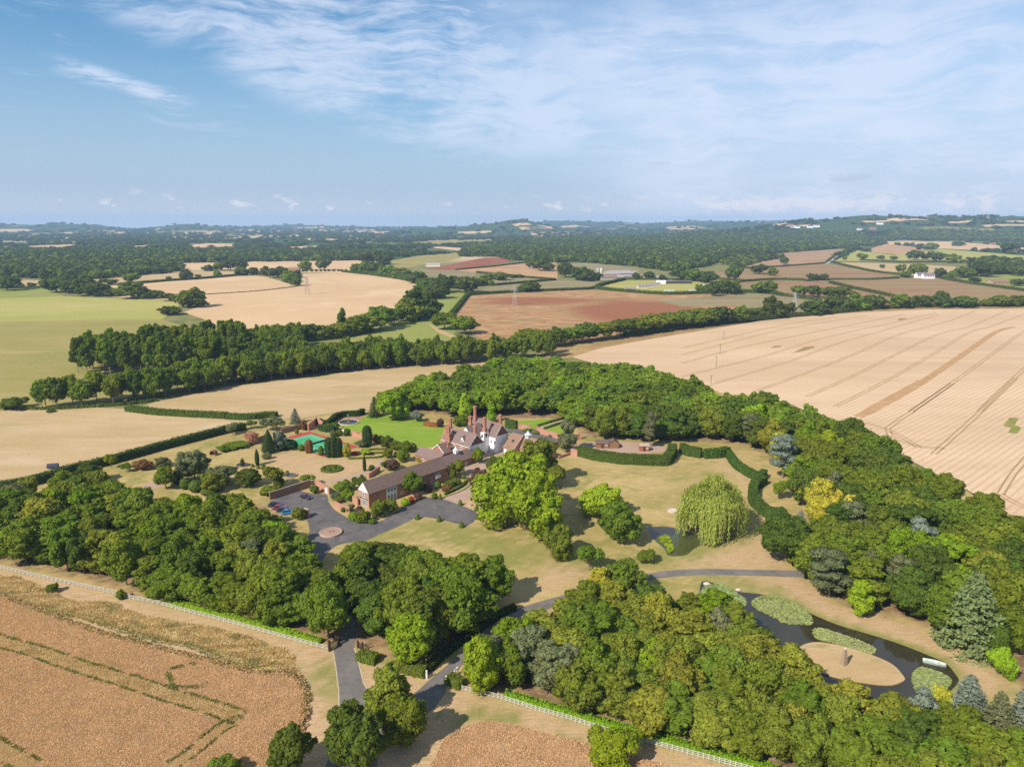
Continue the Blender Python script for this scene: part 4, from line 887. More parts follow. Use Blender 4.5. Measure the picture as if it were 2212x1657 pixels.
# the converted coach house: long, low, gable to the camera
ch = empty('coach_house', EO, ERZ, 'long two storey brick coach house with lichened tiled roof beside the forecourt', 'house')
range_(ch, 0, 34, -5.6, 0, 5.2, 8.3, 'u', BRICK, TILEL)
MB().add([(-.05, 5.68, 5.2), (-.05, -.08, 5.2), (-.05, 2.8, 8.36), (.0, 5.68, 5.2), (.0, -.08, 5.2), (.0, 2.8, 8.36)], [(0, 1, 2), (5, 4, 3), (0, 3, 4, 1), (1, 4, 5, 2), (2, 5, 3, 0)]).build('white_gable', PAINT, ch)
window(ch, '-u', 0, -2.7, 4.0, 1.3, 1.7, 3, 2); window(ch, '-u', 0, -2.4, 1.35, 2.4, 2.2, 4, 3)
MB().box(-.25, 0, .6, 4.9, 2.72, 2.86).build('band', DARKW, ch)
glz = MB().box(*facebox('+v', 9.2, 0, 2.6, 4.4, 4.9, 0.0, 0.06)).build('glazed_bay', plain('painted_panel', (0.55, 0.56, 0.52), .1, 2), ch)
for k in range(3): window(ch, '+v', 7.9 + 1.3 * k, 0.06, 3.9, 1.1, 1.2, 2, 1); window(ch, '+v', 7.9 + 1.3 * k, 0.06, 1.3, 1.1, 2.0, 2, 2)
for u in (3.4, 13.4, 23.4, 27.0, 31.5): window(ch, '+v', u, 0, 4.0, 1.0, 1.2, 2, 2, fm=plain('stone_frame', (0.44, 0.36, 0.27), .2, 2))
for u in (13.4, 23.6, 27.2): window(ch, '+v', u, 0, 1.5, 1.1, 1.3, 2, 2)
window(ch, '+v', 29.3, 0, 3.9, 1.1, 2.0, 2, 2)
bal = MB().box(28.3, 30.3, -0.9, -0.10, 2.55, 2.7).box(28.3, 30.3, -.9, -.84, 2.7, 3.5).build('balcony', PAINT, ch)
MB().tube([(16, -.09, 0), (16, -.09, 5)], .05, 6).build('downpipe', IRON, ch); MB().tube([(25.3, -.09, 0), (25.3, -.09, 5)], .05, 6).build('downpipe', IRON, ch)
MB().tube([(1.0, 3.4, 6), (1.0, 3.4, 9.5)], .05, 6).build('flue', IRON, ch)
# low stable range that carries on towards the house
st = empty('stable_range', est(0, 0), ERZ, 'low brick stable range with plain tiled roof joining coach house and main house', 'outbuilding')
range_(st, 36.5, 54.3, -11, -6.3, 2.9, 5.4, 'u', BRICKD, TILE)
MB().add([(36.1, 11.4, 2.6), (36.1, 5.9, 2.6), (36.1, 8.65, 5.9), (36.45, 11.4, 2.6), (36.45, 5.9, 2.6), (36.45, 8.65, 5.9)], [(0, 1, 2), (5, 4, 3), (0, 3, 4, 1), (1, 4, 5, 2), (2, 5, 3, 0)]).build('coping', PALESTONE, st)
door(st, '+v', 49.5, -6.3, 1.6, 1.9, plain('faded_door', (.42, .33, .27), .2, 2)); window(st, '+v', 41, -6.3, 1.7, 1.4, 0.9, 3, 1)
cu = MB().box(46.0, 47.4, 8.0, 9.4, 5.1, 6.5).build('cupola', PAINT, st); MB().lathe([(1.25, 6.5), (0.75, 7.0), (0.05, 8.0)], 8, 46.7, 8.7).build('cupola_roof', LEADW, cu); MB().tube([(46.7, 8.7, 8), (46.7, 8.7, 8.9)], .04, 5).build('finial', IRON, cu)
s2 = empty('laundry_range', est(0, 0), ERZ, 'low tiled wing across the garden end of the stable range', 'outbuilding')
range_(s2, 40.2, 46.3, -24.5, -11.6, 2.9, 5.2, 'v', BRICK, TILE); window(s2, '-u', 40.2, -20, 1.6, 1.4, 1.0, 3, 1); door(s2, '-u', 40.2, -15, 1.1, 2.1, PAINT)
# the main house
hs = empty('country_house', est(0, 0), ERZ, 'large brick and white rendered country house with steep tiled gables and tall brick chimneys', 'house')
range_(hs, 53.2, 61.2, -23.5, -8.2, 6.3, 10.4, 'v', BRICK, TILE)
range_(hs, 68.0, 75.4, -23.5, -8.4, 6.9, 11.3, 'v', BRICK, TILE)
range_(hs, 60.8, 68.4, -22.0, -13.6, 6.6, 10.6, 'u', RENDER, TILE)
range_(hs, 47.2, 53.6, -23.0, -15.4, 3.4, 6.2, 'u', BRICK, TILEL, oh=0.2)
MB().box(53.1, 61.3, 8.12, 8.2, 0, 6.3).box(61.2, 61.28, 8.12, 13.5, 0, 6.4).build('rendered_wall', RENDER, hs)
MB().box(67.9, 75.5, 8.32, 8.4, 0, 6.9).box(67.92, 68.0, 8.4, 13.6, 0, 6.7).build('rendered_wall', RENDER, hs)
MB().add([(53.4, 8.05, 6.35), (61.0, 8.05, 6.35), (57.2, 8.05, 10.25), (53.4, 8.2, 6.35), (61.0, 8.2, 6.35), (57.2, 8.2, 10.25)], [(0, 1, 2), (5, 4, 3), (0, 3, 4, 1), (1, 4, 5, 2), (2, 5, 3, 0)]).build('tile_hung_gable', plain('hung_tiles', (.19, .085, .06), .4, 3), hs)
MB().add([(68.2, 8.25, 6.95), (75.2, 8.25, 6.95), (71.7, 8.25, 11.15), (68.2, 8.4, 6.95), (75.2, 8.4, 6.95), (71.7, 8.4, 11.15)], [(0, 1, 2), (5, 4, 3), (0, 3, 4, 1), (1, 4, 5, 2), (2, 5, 3, 0)]).build('tile_hung_gable', bpy.data.materials['hung_tiles'], hs)
def barge(u0, u1, ue, ev, rg, y, th=0.28):
    m = (u0 + u1) / 2; mb = MB()
    for e in (u0 - .3, u1 + .3):
        ze = ev - (rg - ev) / (m - u0) * .3; mb.add([(m, y, rg + .1), (e, y, ze + .1), (e, y, ze - th), (m, y, rg - th), (m, y - .06, rg + .1), (e, y - .06, ze + .1), (e, y - .06, ze - th), (m, y - .06, rg - th)], [(0, 1, 2, 3), (7, 6, 5, 4), (0, 4, 5, 1), (1, 5, 6, 2), (2, 6, 7, 3), (3, 7, 4, 0)])
    mb.build('bargeboard', PAINT, hs)
barge(53.2, 61.2, 0, 6.3, 10.4, 7.98); barge(68.0, 75.4, 0, 6.9, 11.3, 8.18)
MB().box(52.80, 52.92, 7.9, 23.8, 5.95, 6.12).build('gutter', PAINT, hs)
vg = MB()
for e in (15.3, 23.1):
    vg.add([(46.93, 19.2, 6.4), (46.93, e, 3.3), (46.93, e, 3.0), (46.93, 19.2, 6.1), (46.87, 19.2, 6.4), (46.87, e, 3.3), (46.87, e, 3.0), (46.87, 19.2, 6.1)], [(0, 1, 2, 3), (7, 6, 5, 4), (0, 4, 5, 1), (1, 5, 6, 2), (2, 6, 7, 3), (3, 7, 4, 0)])
vg.build('bargeboard', PAINT, hs)
# white stair tower with the tallest stack
MB().box(65.0, 68.0, 11.9, 13.7, -.1, 8.3).build('stair_tower', RENDER, hs)
chimney(hs, 66.6, -12.9, 8.3, 14.8, 1.0, 1.5); chimney(hs, 57.2, -8.9, 9.6, 14.0); chimney(hs, 71.7, -9.2, 10.4, 15.4); chimney(hs, 57.0, -22.6, 9.6, 14.6, 0.9, 1.6)
chimney(hs, 64.6, -19.0, 10.2, 14.4, 1.0, 1.6); chimney(hs, 70.6, -22.3, 10.6, 17.0, 1.0, 1.5); chimney(hs, 49.8, -16.2, 5.3, 7.2, .6, .6, 1)
MB().box(52.2, 53.25, 18.0, 21.0, -.1, 8.2).build('chimney_breast', BRICK, hs); chimney(hs, 52.75, -19.5, 8.2, 12.6, 0.95, 2.6, 3)
# dormer and windows
dm = MB().add([(54.0, 12.1, 7.0), (54.0, 13.5, 7.0), (54.0, 13.5, 8.3), (54.0, 12.8, 9.2), (54.0, 12.1, 8.3), (56.2, 12.1, 7.0), (56.2, 13.5, 7.0), (56.2, 13.5, 8.3), (56.2, 12.8, 9.2), (56.2, 12.1, 8.3)], [(0, 1, 2, 3, 4), (9, 8, 7, 6, 5)] + [(i, (i + 1) % 5, 5 + (i + 1) % 5, 5 + i) for i in range(5)]).build('dormer', PAINT, hs)
MB().add([(53.8, 11.9, 8.1), (53.8, 12.8, 9.3), (53.8, 13.7, 8.1), (56.5, 11.9, 8.1), (56.5, 12.8, 9.3), (56.5, 13.7, 8.1), (53.8, 12.8, 9.45), (56.5, 12.8, 9.45)], [(0, 3, 4, 1), (1, 4, 5, 2), (0, 6, 7, 3), (6, 2, 5, 7), (0, 1, 6), (1, 2, 6)]).build('roof', TILE, dm)
window(dm, '-u', 54.0, -12.8, 7.8, .9, 1.0, 2, 2)
window(hs, '-u', 53.2, -12.5, 4.7, 1.3, 1.5, 3, 2); window(hs, '-u', 53.2, -12.5, 1.8, 1.3, 1.5, 3, 2); window(hs, '-u', 53.2, -16.3, 4.7, 1.0, 1.4, 2, 2); window(hs, '-u', 53.2, -22.3, 4.7, 1.0, 1.4, 2, 2)
window(hs, '-u', 65.0, -12.8, 7.0, .8, 1.3, 2, 2, fm=DARKW); window(hs, '+v', 66.4, -11.9, 7.2, .9, 1.4, 2, 2, fm=DARKW); window(hs, '+v', 57.2, -8.12, 4.4, 1.5, 1.4, 3, 2); window(hs, '-u', 47.2, -19.2, 1.8, 1.6, 1.4, 3, 2)
window(hs, '-u', 67.9, -10.6, 4.6, 1.0, 1.3, 2, 2); door(hs, '-u', 67.9, -10.8, 1.1, 2.2, PAINT)
MB().box(61.3, 64.9, 11.3, 13.6, 3.2, 3.4).box(61.3, 64.9, 11.35, 13.6, 5.0, 5.2).build('porch_roof', DARKW, hs)
# garage court
gr = empty('garage_block', est(0, 0), ERZ, 'brick garage block with brown tiled roof and white doors beside the house', 'garage')
range_(gr, 69.6, 81.2, -5.6, -0.2, 2.9, 7.4, 'v', BRICKP, TILEB, og=.25)
range_(gr, 73.0, 79.4, -0.1, 13.2, 2.8, 7.0, 'v', BRICKP, TILEB, og=.25)
door(gr, '-u', 69.6, -4.5, 1.3, 2.3, PAINT, 'garage_door'); door(gr, '-u', 69.6, -2.0, 2.4, 2.3, PAINT, 'garage_door')
for v in (2.5, 6.0, 9.5): door(gr, '-u', 73.0, v, 2.5, 2.3, PAINT, 'garage_door')
gv = MB()
for e in (69.3, 81.5): gv.add([(75.4, -.05, 7.75), (e, -.05, 2.95), (e, -.05, 2.6), (75.4, -.05, 7.4), (75.4, .0, 7.75), (e, .0, 2.95), (e, .0, 2.6), (75.4, .0, 7.4)], [(0, 1, 2, 3), (7, 6, 5, 4), (0, 4, 5, 1), (1, 5, 6, 2), (2, 6, 7, 3), (3, 7, 4, 0)])
gv.build('verge', PAINT, gr)
sky_l = MB().add([(71.9, 2.4, 5.0), (71.9, 3.4, 5.0), (72.8, 3.4, 5.75), (72.8, 2.4, 5.75), (71.9, 2.4, 4.8), (71.9, 3.4, 4.8), (72.8, 3.4, 5.5), (72.8, 2.4, 5.5)], [(0, 1, 2, 3), (7, 6, 5, 4), (0, 4, 5, 1), (1, 5, 6, 2), (2, 6, 7, 3), (3, 7, 4, 0)]).build('skylight', GLASS, gr)
cu = MB().box(75.3, 77.1, -2.6, -0.8, 6.6, 8.0).build('cupola', LEADW, gr); MB().lathe([(1.6, 8.0), (0.9, 8.5), (0.05, 9.6)], 8, 76.2, -1.7).build('cupola_roof', LEADW, cu)

# ------------------------------------------------------------------ walls, gates, garden structures
def wall(poly, h, t, mat, label, name='garden_wall', cap=True, piers=()):
    P = poly; r = empty(name, P[0], 0, label, 'wall'); b0 = P[0]
    mb = MB(); mc = MB()
    for a, b in zip(P[:-1], P[1:]):
        d = (b - a); ln = d.length; d = d / ln; n = Vector((-d.y, d.x, 0)) * t / 2; a_, b_ = a - b0, b - b0
        ha, hb = (h if not hasattr(h, '__len__') else h[0], h if not hasattr(h, '__len__') else h[1])
        q = [a_ + n, b_ + n, b_ - n, a_ - n]
        mb.add([(p.x, p.y, -.1) for p in q] + [(p.x, p.y, h_) for p, h_ in zip(q, (ha, hb, hb, ha))], [(0, 1, 2, 3), (7, 6, 5, 4), (0, 4, 5, 1), (1, 5, 6, 2), (2, 6, 7, 3), (3, 7, 4, 0)])
        if cap:
            n2 = n * 1.35; q = [a_ + n2, b_ + n2, b_ - n2, a_ - n2]
            mc.add([(p.x, p.y, h_ + .003) for p, h_ in zip(q, (ha, hb, hb, ha))] + [(p.x, p.y, h_ + .12) for p, h_ in zip(q, (ha, hb, hb, ha))], [(0, 1, 2, 3), (7, 6, 5, 4), (0, 4, 5, 1), (1, 5, 6, 2), (2, 6, 7, 3), (3, 7, 4, 0)])
    mb.build('wall', mat, r)
    if cap: mc.build('coping', mat, r)
    for pp, ph in piers:
        q = pp - b0; MB().box(q.x - .4, q.x + .4, q.y - .4, q.y + .4, -.1, ph).box(q.x - .5, q.x + .5, q.y - .5, q.y + .5, ph, ph + .15).build('pier', mat, r)
    return r
wall([g(*A(175, 955)), g(*A(510, 848))], 2.6, .4, BRICKD, 'long old brick wall behind the parked dark red convertible')
wl = wall([g(*A(548, 838)), g(*A(665, 912))], 2.4, .4, BRICKP, 'short sunlit brick wall with white door beside the car park')
def wall_door(w_, a, b, pos, off=.25):
    q = g(*pos) - g(*a); d = (g(*b) - g(*a)).normalized(); n = Vector((d.y, -d.x, 0))
    if n.y > 0: n = -n
    o = MB().box(-.6, .6, -.05, .05, 0, 2.0).build('door', PAINT, w_); o.location = d * q.dot(d) + n * off; o.rotation_euler = (0, 0, math.atan2(d.y, d.x))
wall_door(wl, A(548, 838), A(665, 912), A(645, 900))
wall([g(*A(700, 1010)), g(*A(760, 1040)), g(*A(830, 1062))], 2.0, .35, BRICKP, 'curving brick wall at the bend in front of the coach house')
wall([g(*A(855, 975)), g(*A(900, 1000))], 2.3, .35, BRICKP, 'short brick wall tight against the coach house gable')
wall([g(*A(270, 415)), g(*A(430, 375)), g(*A(495, 378))], 2.2, .4, BRICKD, 'shaded old brick wall behind the tennis court')
wall([g(*A(60, 490)), g(*A(160, 455))], 2.2, .4, BRICKD, 'dark brick wall at the far left end of the walled garden')
wl = wall([g(*A(740, 400)), g(*A(850, 430)), g(*A(905, 450))], 2.4, .4, BRICKP, 'pale brick wall with white door between court and green lawn')
wall_door(wl, A(850, 430), A(905, 450), A(890, 445)); wl.children[-1].location += g(*A(850, 430)) - g(*A(740, 400))
wall([g(*A(490, 390)), g(*A(560, 330)), g(*A(610, 372))], 3.0, .5, BRICKP, 'pale brick garden pavilion walls at the corner of the court')
wall([g(*A(985, 780)), g(*A(1075, 720))], 1.8, .35, BRICKP, 'low brick garden wall behind the coach house roof')
wall([g(*A(460, 1085)), g(*A(495, 1100))], 2.6, .5, BRICKP, 'brick wall stub beside the blue car', 'brick_wall_stub')
yw = [B(1230, 515), B(1300, 520), B(1395, 545)]
wall([g(*q) for q in yw], 2.2, .4, BRICKP, 'brick yard wall left of the yard gateway', 'yard_wall', piers=[(g(*B(1400, 548)), 3.0)])
wall([g(*B(1500, 575)), g(*B(1690, 628)), g(*B(1900, 690)), g(*B(2090, 660))], 2.4, .4, BRICKP, 'long pale brick yard wall with clipped balls in front', 'yard_wall', piers=[(g(*B(1498, 575)), 3.2), (g(*B(2085, 660)), 3.0)])
wall([g(*B(1740, 770)), g(*B(1860, 730)), g(*B(1890, 700))], 2.0, .35, BRICKD, 'dark low brick wall closing the right end of the yard', 'yard_wall')
wall([g(*B(1960, 875)), g(*B(2050, 895))], 2.6, .4, BRICKP, 'short brick wall meeting the tall box hedge')
wall([g(*B(1795, 925)), g(*B(1960, 870))], 1.0, .35, BRICKP, 'low brick wall under shrubs beside the big lawn')
# tennis court
TC = Vector((-81.4, 283.0, 0)); td = Vector((.766, -.642, 0)); tn = Vector((-.642, -.766, 0))
def tcp(a, b): q = TC + td * a + tn * b; return (q.x, q.y)
def rect(a0, a1, b0, b1): return [tcp(a0, b0), tcp(a1, b0), tcp(a1, b1), tcp(a0, b1)]
world_poly('tennis_surround', rect(-17.5, 17, -8.5, 8.5), plain('red_court', (0.36, 0.055, 0.045), .15, 1, obj=False), .07)
world_poly('tennis_court', rect(-13.5, 13.5, -6.6, 7.6), plain('green_court', (0.045, 0.30, 0.135), .12, 1, obj=False), .075)
mb = MB()
for a0, a1, b0, b1 in ((-11.9, 11.9, -5.5, -5.38), (-11.9, 11.9, 5.38, 5.5), (-11.9, 11.9, -4.15, -4.05), (-11.9, 11.9, 4.05, 4.15), (-11.9, -11.75, -5.5, 5.5), (11.75, 11.9, -5.5, 5.5), (-6.45, -6.35, -4.1, 4.1), (6.35, 6.45, -4.1, 4.1), (-6.4, 6.4, -.05, .05)):
    q = rect(a0, a1, b0, b1); mb.add([(p[0], p[1], .08) for p in q], [(0, 1, 2, 3)])
me = bpy.data.meshes.new('court_lines'); me.from_pydata(mb.v, [], mb.f); me.materials.append(PAINT); tag(link('court_lines', me), kind='structure')
nt_ = empty('tennis_net', TC, math.atan2(tn.y, tn.x), 'dark tennis net with white band across the green court', 'net')
MB().box(-5.5, 5.5, -.02, .02, .1, .9).build('netting', IRON, nt_); MB().box(-5.5, 5.5, -.03, .03, .9, 1.0).build('tape', PAINT, nt_)
for s_ in (-5.6, 5.6): MB().tube([(s_, 0, 0), (s_, 0, 1.1)], .05, 6).build('post', IRON, nt_)
gs = empty('windbreak_screen', TC, math.atan2(td.y, td.x), 'bright green windbreak screen along the near side of the tennis court', 'screen')
MB().box(-13, 2.5, -8.45, -8.40, .1, 3.0).build('cloth', plain('green_cloth', (0.03, 0.27, 0.10), .1, .4, .7), gs)
for k in range(7): MB().tube([(-13 + 2.55 * k, -8.35, 0), (-13 + 2.55 * k, -8.35, 3.1)], .05, 6).build('post', IRON, gs)
# white post and rail fences
def fence(line, n, label, h=1.25, mat=WHITEW, post=.11, rails=(0.45, 0.8, 1.15), name='post_and_rail_fence'):
    P = [g(*q) for q in smooth(line, 12, False)]; L_ = [0]
    for a, b in zip(P[:-1], P[1:]): L_.append(L_[-1] + (b - a).length)
    r = empty(name, P[0], 0, label, 'fence'); pm = MB().box(-post / 2, post / 2, -post / 2, post / 2, -.1, h).mesh('post', mat)
    def q(s_):
        for i in range(len(P) - 1):
            if L_[i + 1] >= s_: break
        k = (s_ - L_[i]) / (L_[i + 1] - L_[i]); return P[i].lerp(P[i + 1], k)
    pos = [q(L_[-1] * i / (n - 1)) for i in range(n)]
    for p in pos:
        o = link('post', pm, r); o.location = p - P[0]
    for z in rails:
        mb = MB()
        for a, b in zip(pos[:-1], pos[1:]):
            d = (b - a).normalized(); nn = Vector((-d.y, d.x, 0)) * .025; a_, b_ = a - P[0] - nn * (post / .05 + 1) * 1.0, b - P[0] - nn * (post / .05 + 1) * 1.0
            mb.add([(*(a_ + nn).xy, z - .048), (*(b_ + nn).xy, z - .048), (*(b_ - nn).xy, z - .048), (*(a_ - nn).xy, z - .048), (*(a_ + nn).xy, z + .048), (*(b_ + nn).xy, z + .048), (*(b_ - nn).xy, z + .048), (*(a_ - nn).xy, z + .048)], [(0, 1, 2, 3), (7, 6, 5, 4), (0, 4, 5, 1), (1, 5, 6, 2), (2, 6, 7, 3), (3, 7, 4, 0)])
        mb.build('rail', mat, r)
    return r
fence([K(-260, 20), K(0, 95), K(250, 155), K(480, 205), K(720, 258), K(900, 305), K(1050, 335), K(1200, 378), K(1450, 440), K(1720, 515), K(1960, 580), K(2130, 625)], 84, 'white post and rail fence between the left wood and the wheat')
fence([G(1660, 940), G(1750, 965), G(1850, 985), N(170, 912), N(330, 955), N(530, 1020), N(730, 1075), N(930, 1140), N(1150, 1205), N(1380, 1265), N(1600, 1325), N(1860, 1395), N(2150, 1480)], 70, 'white post and rail fence in front of the right wood')
def gate(a, b, h, mat, label, name, bars=5, pale=False, post=.22):
    d = b - a; ln = d.length; r = empty(name, a, math.atan2(d.y, d.x), label, 'gate')
    for x in (0, ln): MB().box(x - post / 2, x + post / 2, -post / 2, post / 2, -.1, h * 1.3 if x == 0 else h * 1.05).build('gate_post', mat, r)
    mb = MB()
    if pale:
        n = int(ln / .35)
        for i in range(n): x = .3 + i * (ln - .5) / n; mb.box(x, x + .12, -.03, .03, .1, h)
        mb.box(.2, ln - .2, .035, .08, .3, .42).box(.2, ln - .2, .035, .08, h - .35, h - .23)
    else:
        for i in range(bars): z = .2 + i * (h - .25) / (bars - 1); mb.box(.12, ln - .12, -.035, .035, z - .05, z + .05)
        mb.tube([(.15, .06, .2), (ln - .3, .06, h)], .05, 5); mb.box(.12, .22, .04, .09, .15, h + .05); mb.box(ln - .22, ln - .12, .04, .09, .15, h + .05)
    mb.build('gate_leaf', mat, r); return r
gate(g(*G(425, 575)), g(*G(510, 515)), 1.9, DARKW, 'dark paled wooden gate standing open left of the main drive', 'wooden_gate', pale=True, post=.45)
gate(g(*G(735, 575)), g(*G(690, 545)), 1.7, DARKW, 'dark paled wooden gate standing open right of the main drive', 'wooden_gate', pale=True, post=.3)
gate(g(*G(1515, 885)), g(*G(1620, 785)), 1.5, PAINT, 'white five bar gate standing open under the bright green tree', 'white_gate')
gate(g(*G(1333, 833)), g(*G(1312, 800)), 1.5, PAINT, 'white gate seen end on by the clipped hedge', 'white_gate')
# roundabout planter, fountains, obelisk
def ringed(name, p, r_, h, mat, label, cat, wat=True):
    o = empty(name, p, 0, label, cat)
    MB().lathe([(r_, -.05), (r_, h), (r_ - .3, h), (r_ - .3, h * .5), (0.01, h * .5)], 28).build('kerb', mat, o)
    if wat: MB().lathe([(r_ - .3, h * .55), (r_ - .3, h * .6), (0.01, h * .6)], 28).build('water', M_WATER, o)
    return o
rb = empty('roundabout', g(*A(675, 1228)), 0, 'round pink gravel island with stone kerb in the forecourt', 'roundabout')
MB().lathe([(3.3, 0), (3.3, .55), (2.95, .6), (2.95, .45)], 32).build('kerb', plain('pink_stone', (.40, .28, .22), .4, 2, .95), rb); MB().lathe([(2.96, .1), (2.96, .46), (.01, .52)], 32).build('gravel_bed', plain('pink_bed', (.31, .20, .155), .4, 3, .95), rb)
MB().box(-.9, -.2, -.35, .35, .5, .8).box(.2, .8, -.1, .5, .5, .75).build('stones', STONE, rb)
f1 = ringed('fountain', g(*A(820, 322)), 4.6, .4, PALESTONE, 'round stone pond with central fountain on the green lawn', 'fountain')
MB().lathe([(.5, .2), (.3, .6), (.25, 1.6), (.9, 1.9), (.3, 2.0), (.2, 3.2), (.45, 3.5), (.05, 4.0)], 12).build('fountain_spire', STONE, f1)
world_poly('terrace', [tuple(g(*q).xy) for q in smooth(pts(A, (690, 330), (720, 300), (800, 285), (930, 262), (940, 275), (890, 300), (750, 325)), 3)], land('brick_paving', [(.36, .19, .13), (.30, .15, .10)], .3, 1, 4), .065)
ringed('garden_pond', g(*L(1680, 518)), 2.6, .4, STONE, 'round stone garden pond between dark clipped cypresses', 'pond'); ringed('garden_pond', g(*A(345, 758)), 2.3, .5, STONE, 'grey stone basin alone on the left garden lawn', 'pond')
ringed('fire_ring', g(*C(1088, 662)), 1.6, .35, PALESTONE, 'low pale stone ring on the grass left of the willow', 'stone ring', False)
tb = empty('bird_bath', g(*A(1810, 1005)), 0, 'small grey stone birdbath between topiary cones', 'birdbath'); MB().lathe([(.3, 0), (.15, .3), (.12, .9), (.4, 1.1), (.42, 1.2), (.1, 1.1)], 12).build('pedestal', PALESTONE, tb)
ob = empty('obelisk', g(*D(940, 787)), math.radians(20), 'tall weathered stone obelisk on the grassy pond island', 'obelisk')
MB().add([(-.55, -.55, 0), (.55, -.55, 0), (.55, .55, 0), (-.55, .55, 0), (-.22, -.22, 3.9), (.22, -.22, 3.9), (.22, .22, 3.9), (-.22, .22, 3.9)], [(0, 3, 2, 1), (4, 5, 6, 7), (0, 1, 5, 4), (1, 2, 6, 5), (2, 3, 7, 6), (3, 0, 4, 7)]).build('shaft', STONE, ob)
MB().add([(-.22, -.22, 3.905), (.22, -.22, 3.905), (.22, .22, 3.905), (-.22, .22, 3.905), (0, 0, 4.4)], [(3, 2, 1, 0), (0, 1, 4), (1, 2, 4), (2, 3, 4), (3, 0, 4)]).build('cap', PALESTONE, ob); MB().box(-.75, .75, -.75, .75, -.1, .2).build('plinth', STONE, ob)
# ponds
LAKE = smooth([D(-60, 200), D(40, 210), D(180, 262), D(360, 285), D(520, 325), D(640, 380), D(720, 425), D(900, 500), D(1150, 575), D(1350, 640), D(1550, 720), D(1660, 770), D(1730, 850), D(1750, 900), D(1680, 980), D(1600, 1060), D(1480, 1060), D(1380, 1100), D(1000, 1010), D(700, 900), D(560, 760), D(400, 690), D(240, 640), D(150, 500), D(60, 420), D(-60, 340)], 4)
S('lake', LAKE, M_WATER, .060)
if 0: S('lake_bank', [q for q in smooth([D(-80, 180), D(60, 195), D(190, 245), D(370, 265), D(540, 300), D(660, 355), D(740, 402), D(920, 475), D(1170, 548), D(1370, 612), D(1570, 692), D(1690, 745), D(1765, 830), D(1800, 930), D(1700, 1020), D(1600, 1080), D(1000, 1050), D(560, 800), D(200, 660), D(40, 450), D(-80, 350)], 4)], M_VERGE, .042)
S('pond_island', smooth([D(610, 690), D(660, 645), D(760, 628), D(900, 650), D(1050, 690), D(1180, 735), D(1290, 790), D(1355, 860), D(1365, 900), D(1250, 930), D(1000, 900), D(800, 850), D(680, 800), D(620, 745)], 4), M_BARE, .066, height=.25)
S('small_pond', smooth([C(895, 800), C(940, 785), C(1060, 785), C(1180, 810), C(1300, 850), C(1390, 870), C(1340, 910), C(1250, 960), C(1190, 1005), C(1060, 1010), C(1030, 960), C(940, 880)], 4), M_WEEDY, .056)
S('dark_water', smooth([C(900, 803), C(945, 788), C(1060, 788), C(1130, 810), C(1090, 850), C(1010, 880), C(945, 872)], 4), M_WATER, .060)
def lilies(name, poly, n, size, label, flowers=0.05, leaf='lily', hz=.10):
    poly = smooth(poly, 4); P = [g(*q) for q in poly]; x0, x1 = min(p.x for p in P), max(p.x for p in P); y0, y1 = min(p.y for p in P), max(p.y for p in P); c = []
    while len(c) < n:
        x, y = random.uniform(x0, x1), random.uniform(y0, y1)
        if inpoly(x, y, [p.xy for p in P]): c.append((x, y, .085 + random.random() * hz))
    c = np.array(c); nn = unit(n) * .28 + np.array([0, 0, 1]); nn /= np.linalg.norm(nn, axis=1)[:, None]
    v, f, t = leaf_quads(c, nn, size * RNG.uniform(.6, 1.3, n), None, 1.0)
    o = link(name, np_mesh(name, v, f, LEAF[leaf], t)); tag(o, label, 'lily pads', kind='stuff')
    k = int(n * flowers)
    if k:
        c2 = c[:k] + np.array([0, 0, .12]); n2 = unit(k) * .5 + np.array([0, 0, 1]); n2 /= np.linalg.norm(n2, axis=1)[:, None]; v, f, t = leaf_quads(c2, n2, np.full(k, .2))
        link('flowers', np_mesh('flowers', v, f, WHITEW), o)
lilies('lily_pads', pts(D, (290, 345), (370, 295), (480, 305), (600, 345), (690, 410), (720, 490), (640, 500), (520, 490), (430, 440), (340, 400)), 2600, .5, 'largest pale green lily bed in the upper lake', .025)
lilies('lily_pads', pts(D, (725, 535), (800, 525), (900, 560), (1050, 610), (1165, 670), (1120, 712), (1000, 680), (860, 630), (750, 600)), 1800, .5, 'long lily bed beside the island with obelisk', .06)
lilies('lily_pads', pts(D, (1425, 870), (1480, 800), (1600, 830), (1700, 890), (1640, 970), (1540, 1005), (1450, 960)), 1500, .55, 'rounded lily bed near the moored boat', .06)
lilies('lily_pads', pts(D, (-40, 230), (80, 210), (180, 270), (255, 340), (200, 385), (60, 370), (-60, 320)), 1700, .55, 'lily bed at the upper end of the lake under trees', .05)
lilies('lily_pads', pts(C, (975, 890), (1010, 860), (1060, 860), (1085, 920), (1100, 970), (1060, 990), (1030, 930)), 500, .5, 'bright green water plants in the small pond', 0, 'lime', .5)
# rowing boat
bt = empty('rowing_boat', g(*D(1580, 775)), math.radians(-24), 'pale green and white rowing boat moored by the lake bank', 'boat'); bt.location.z = .06
hull, ins = [], []
for i in range(9):
    x = -2.1 + i * .525; wv = .78 * (1 - max(0, (i - 3) / 5.2) ** 2.2) ** .5 if i > 3 else .62 + .05 * i; hull.append((x, wv))
mb = MB(); vs = []
for x, wv in hull: vs += [(x, -wv * .7, 0), (x, -wv, .5), (x, -wv + .08, .5), (x, -wv * .62, .14), (x, wv * .62, .14), (x, wv - .08, .5), (x, wv, .5), (x, wv * .7, 0)]
fs = [(i * 8 + j, i * 8 + (j + 1) % 8, (i + 1) * 8 + (j + 1) % 8, (i + 1) * 8 + j) for i in range(8) for j in range(8)] + [tuple(range(8)), tuple(range(64, 72))[::-1]]
mb.add(vs, fs).build('hull', plain('boat_paint', (.46, .50, .45), .2, 2), bt)
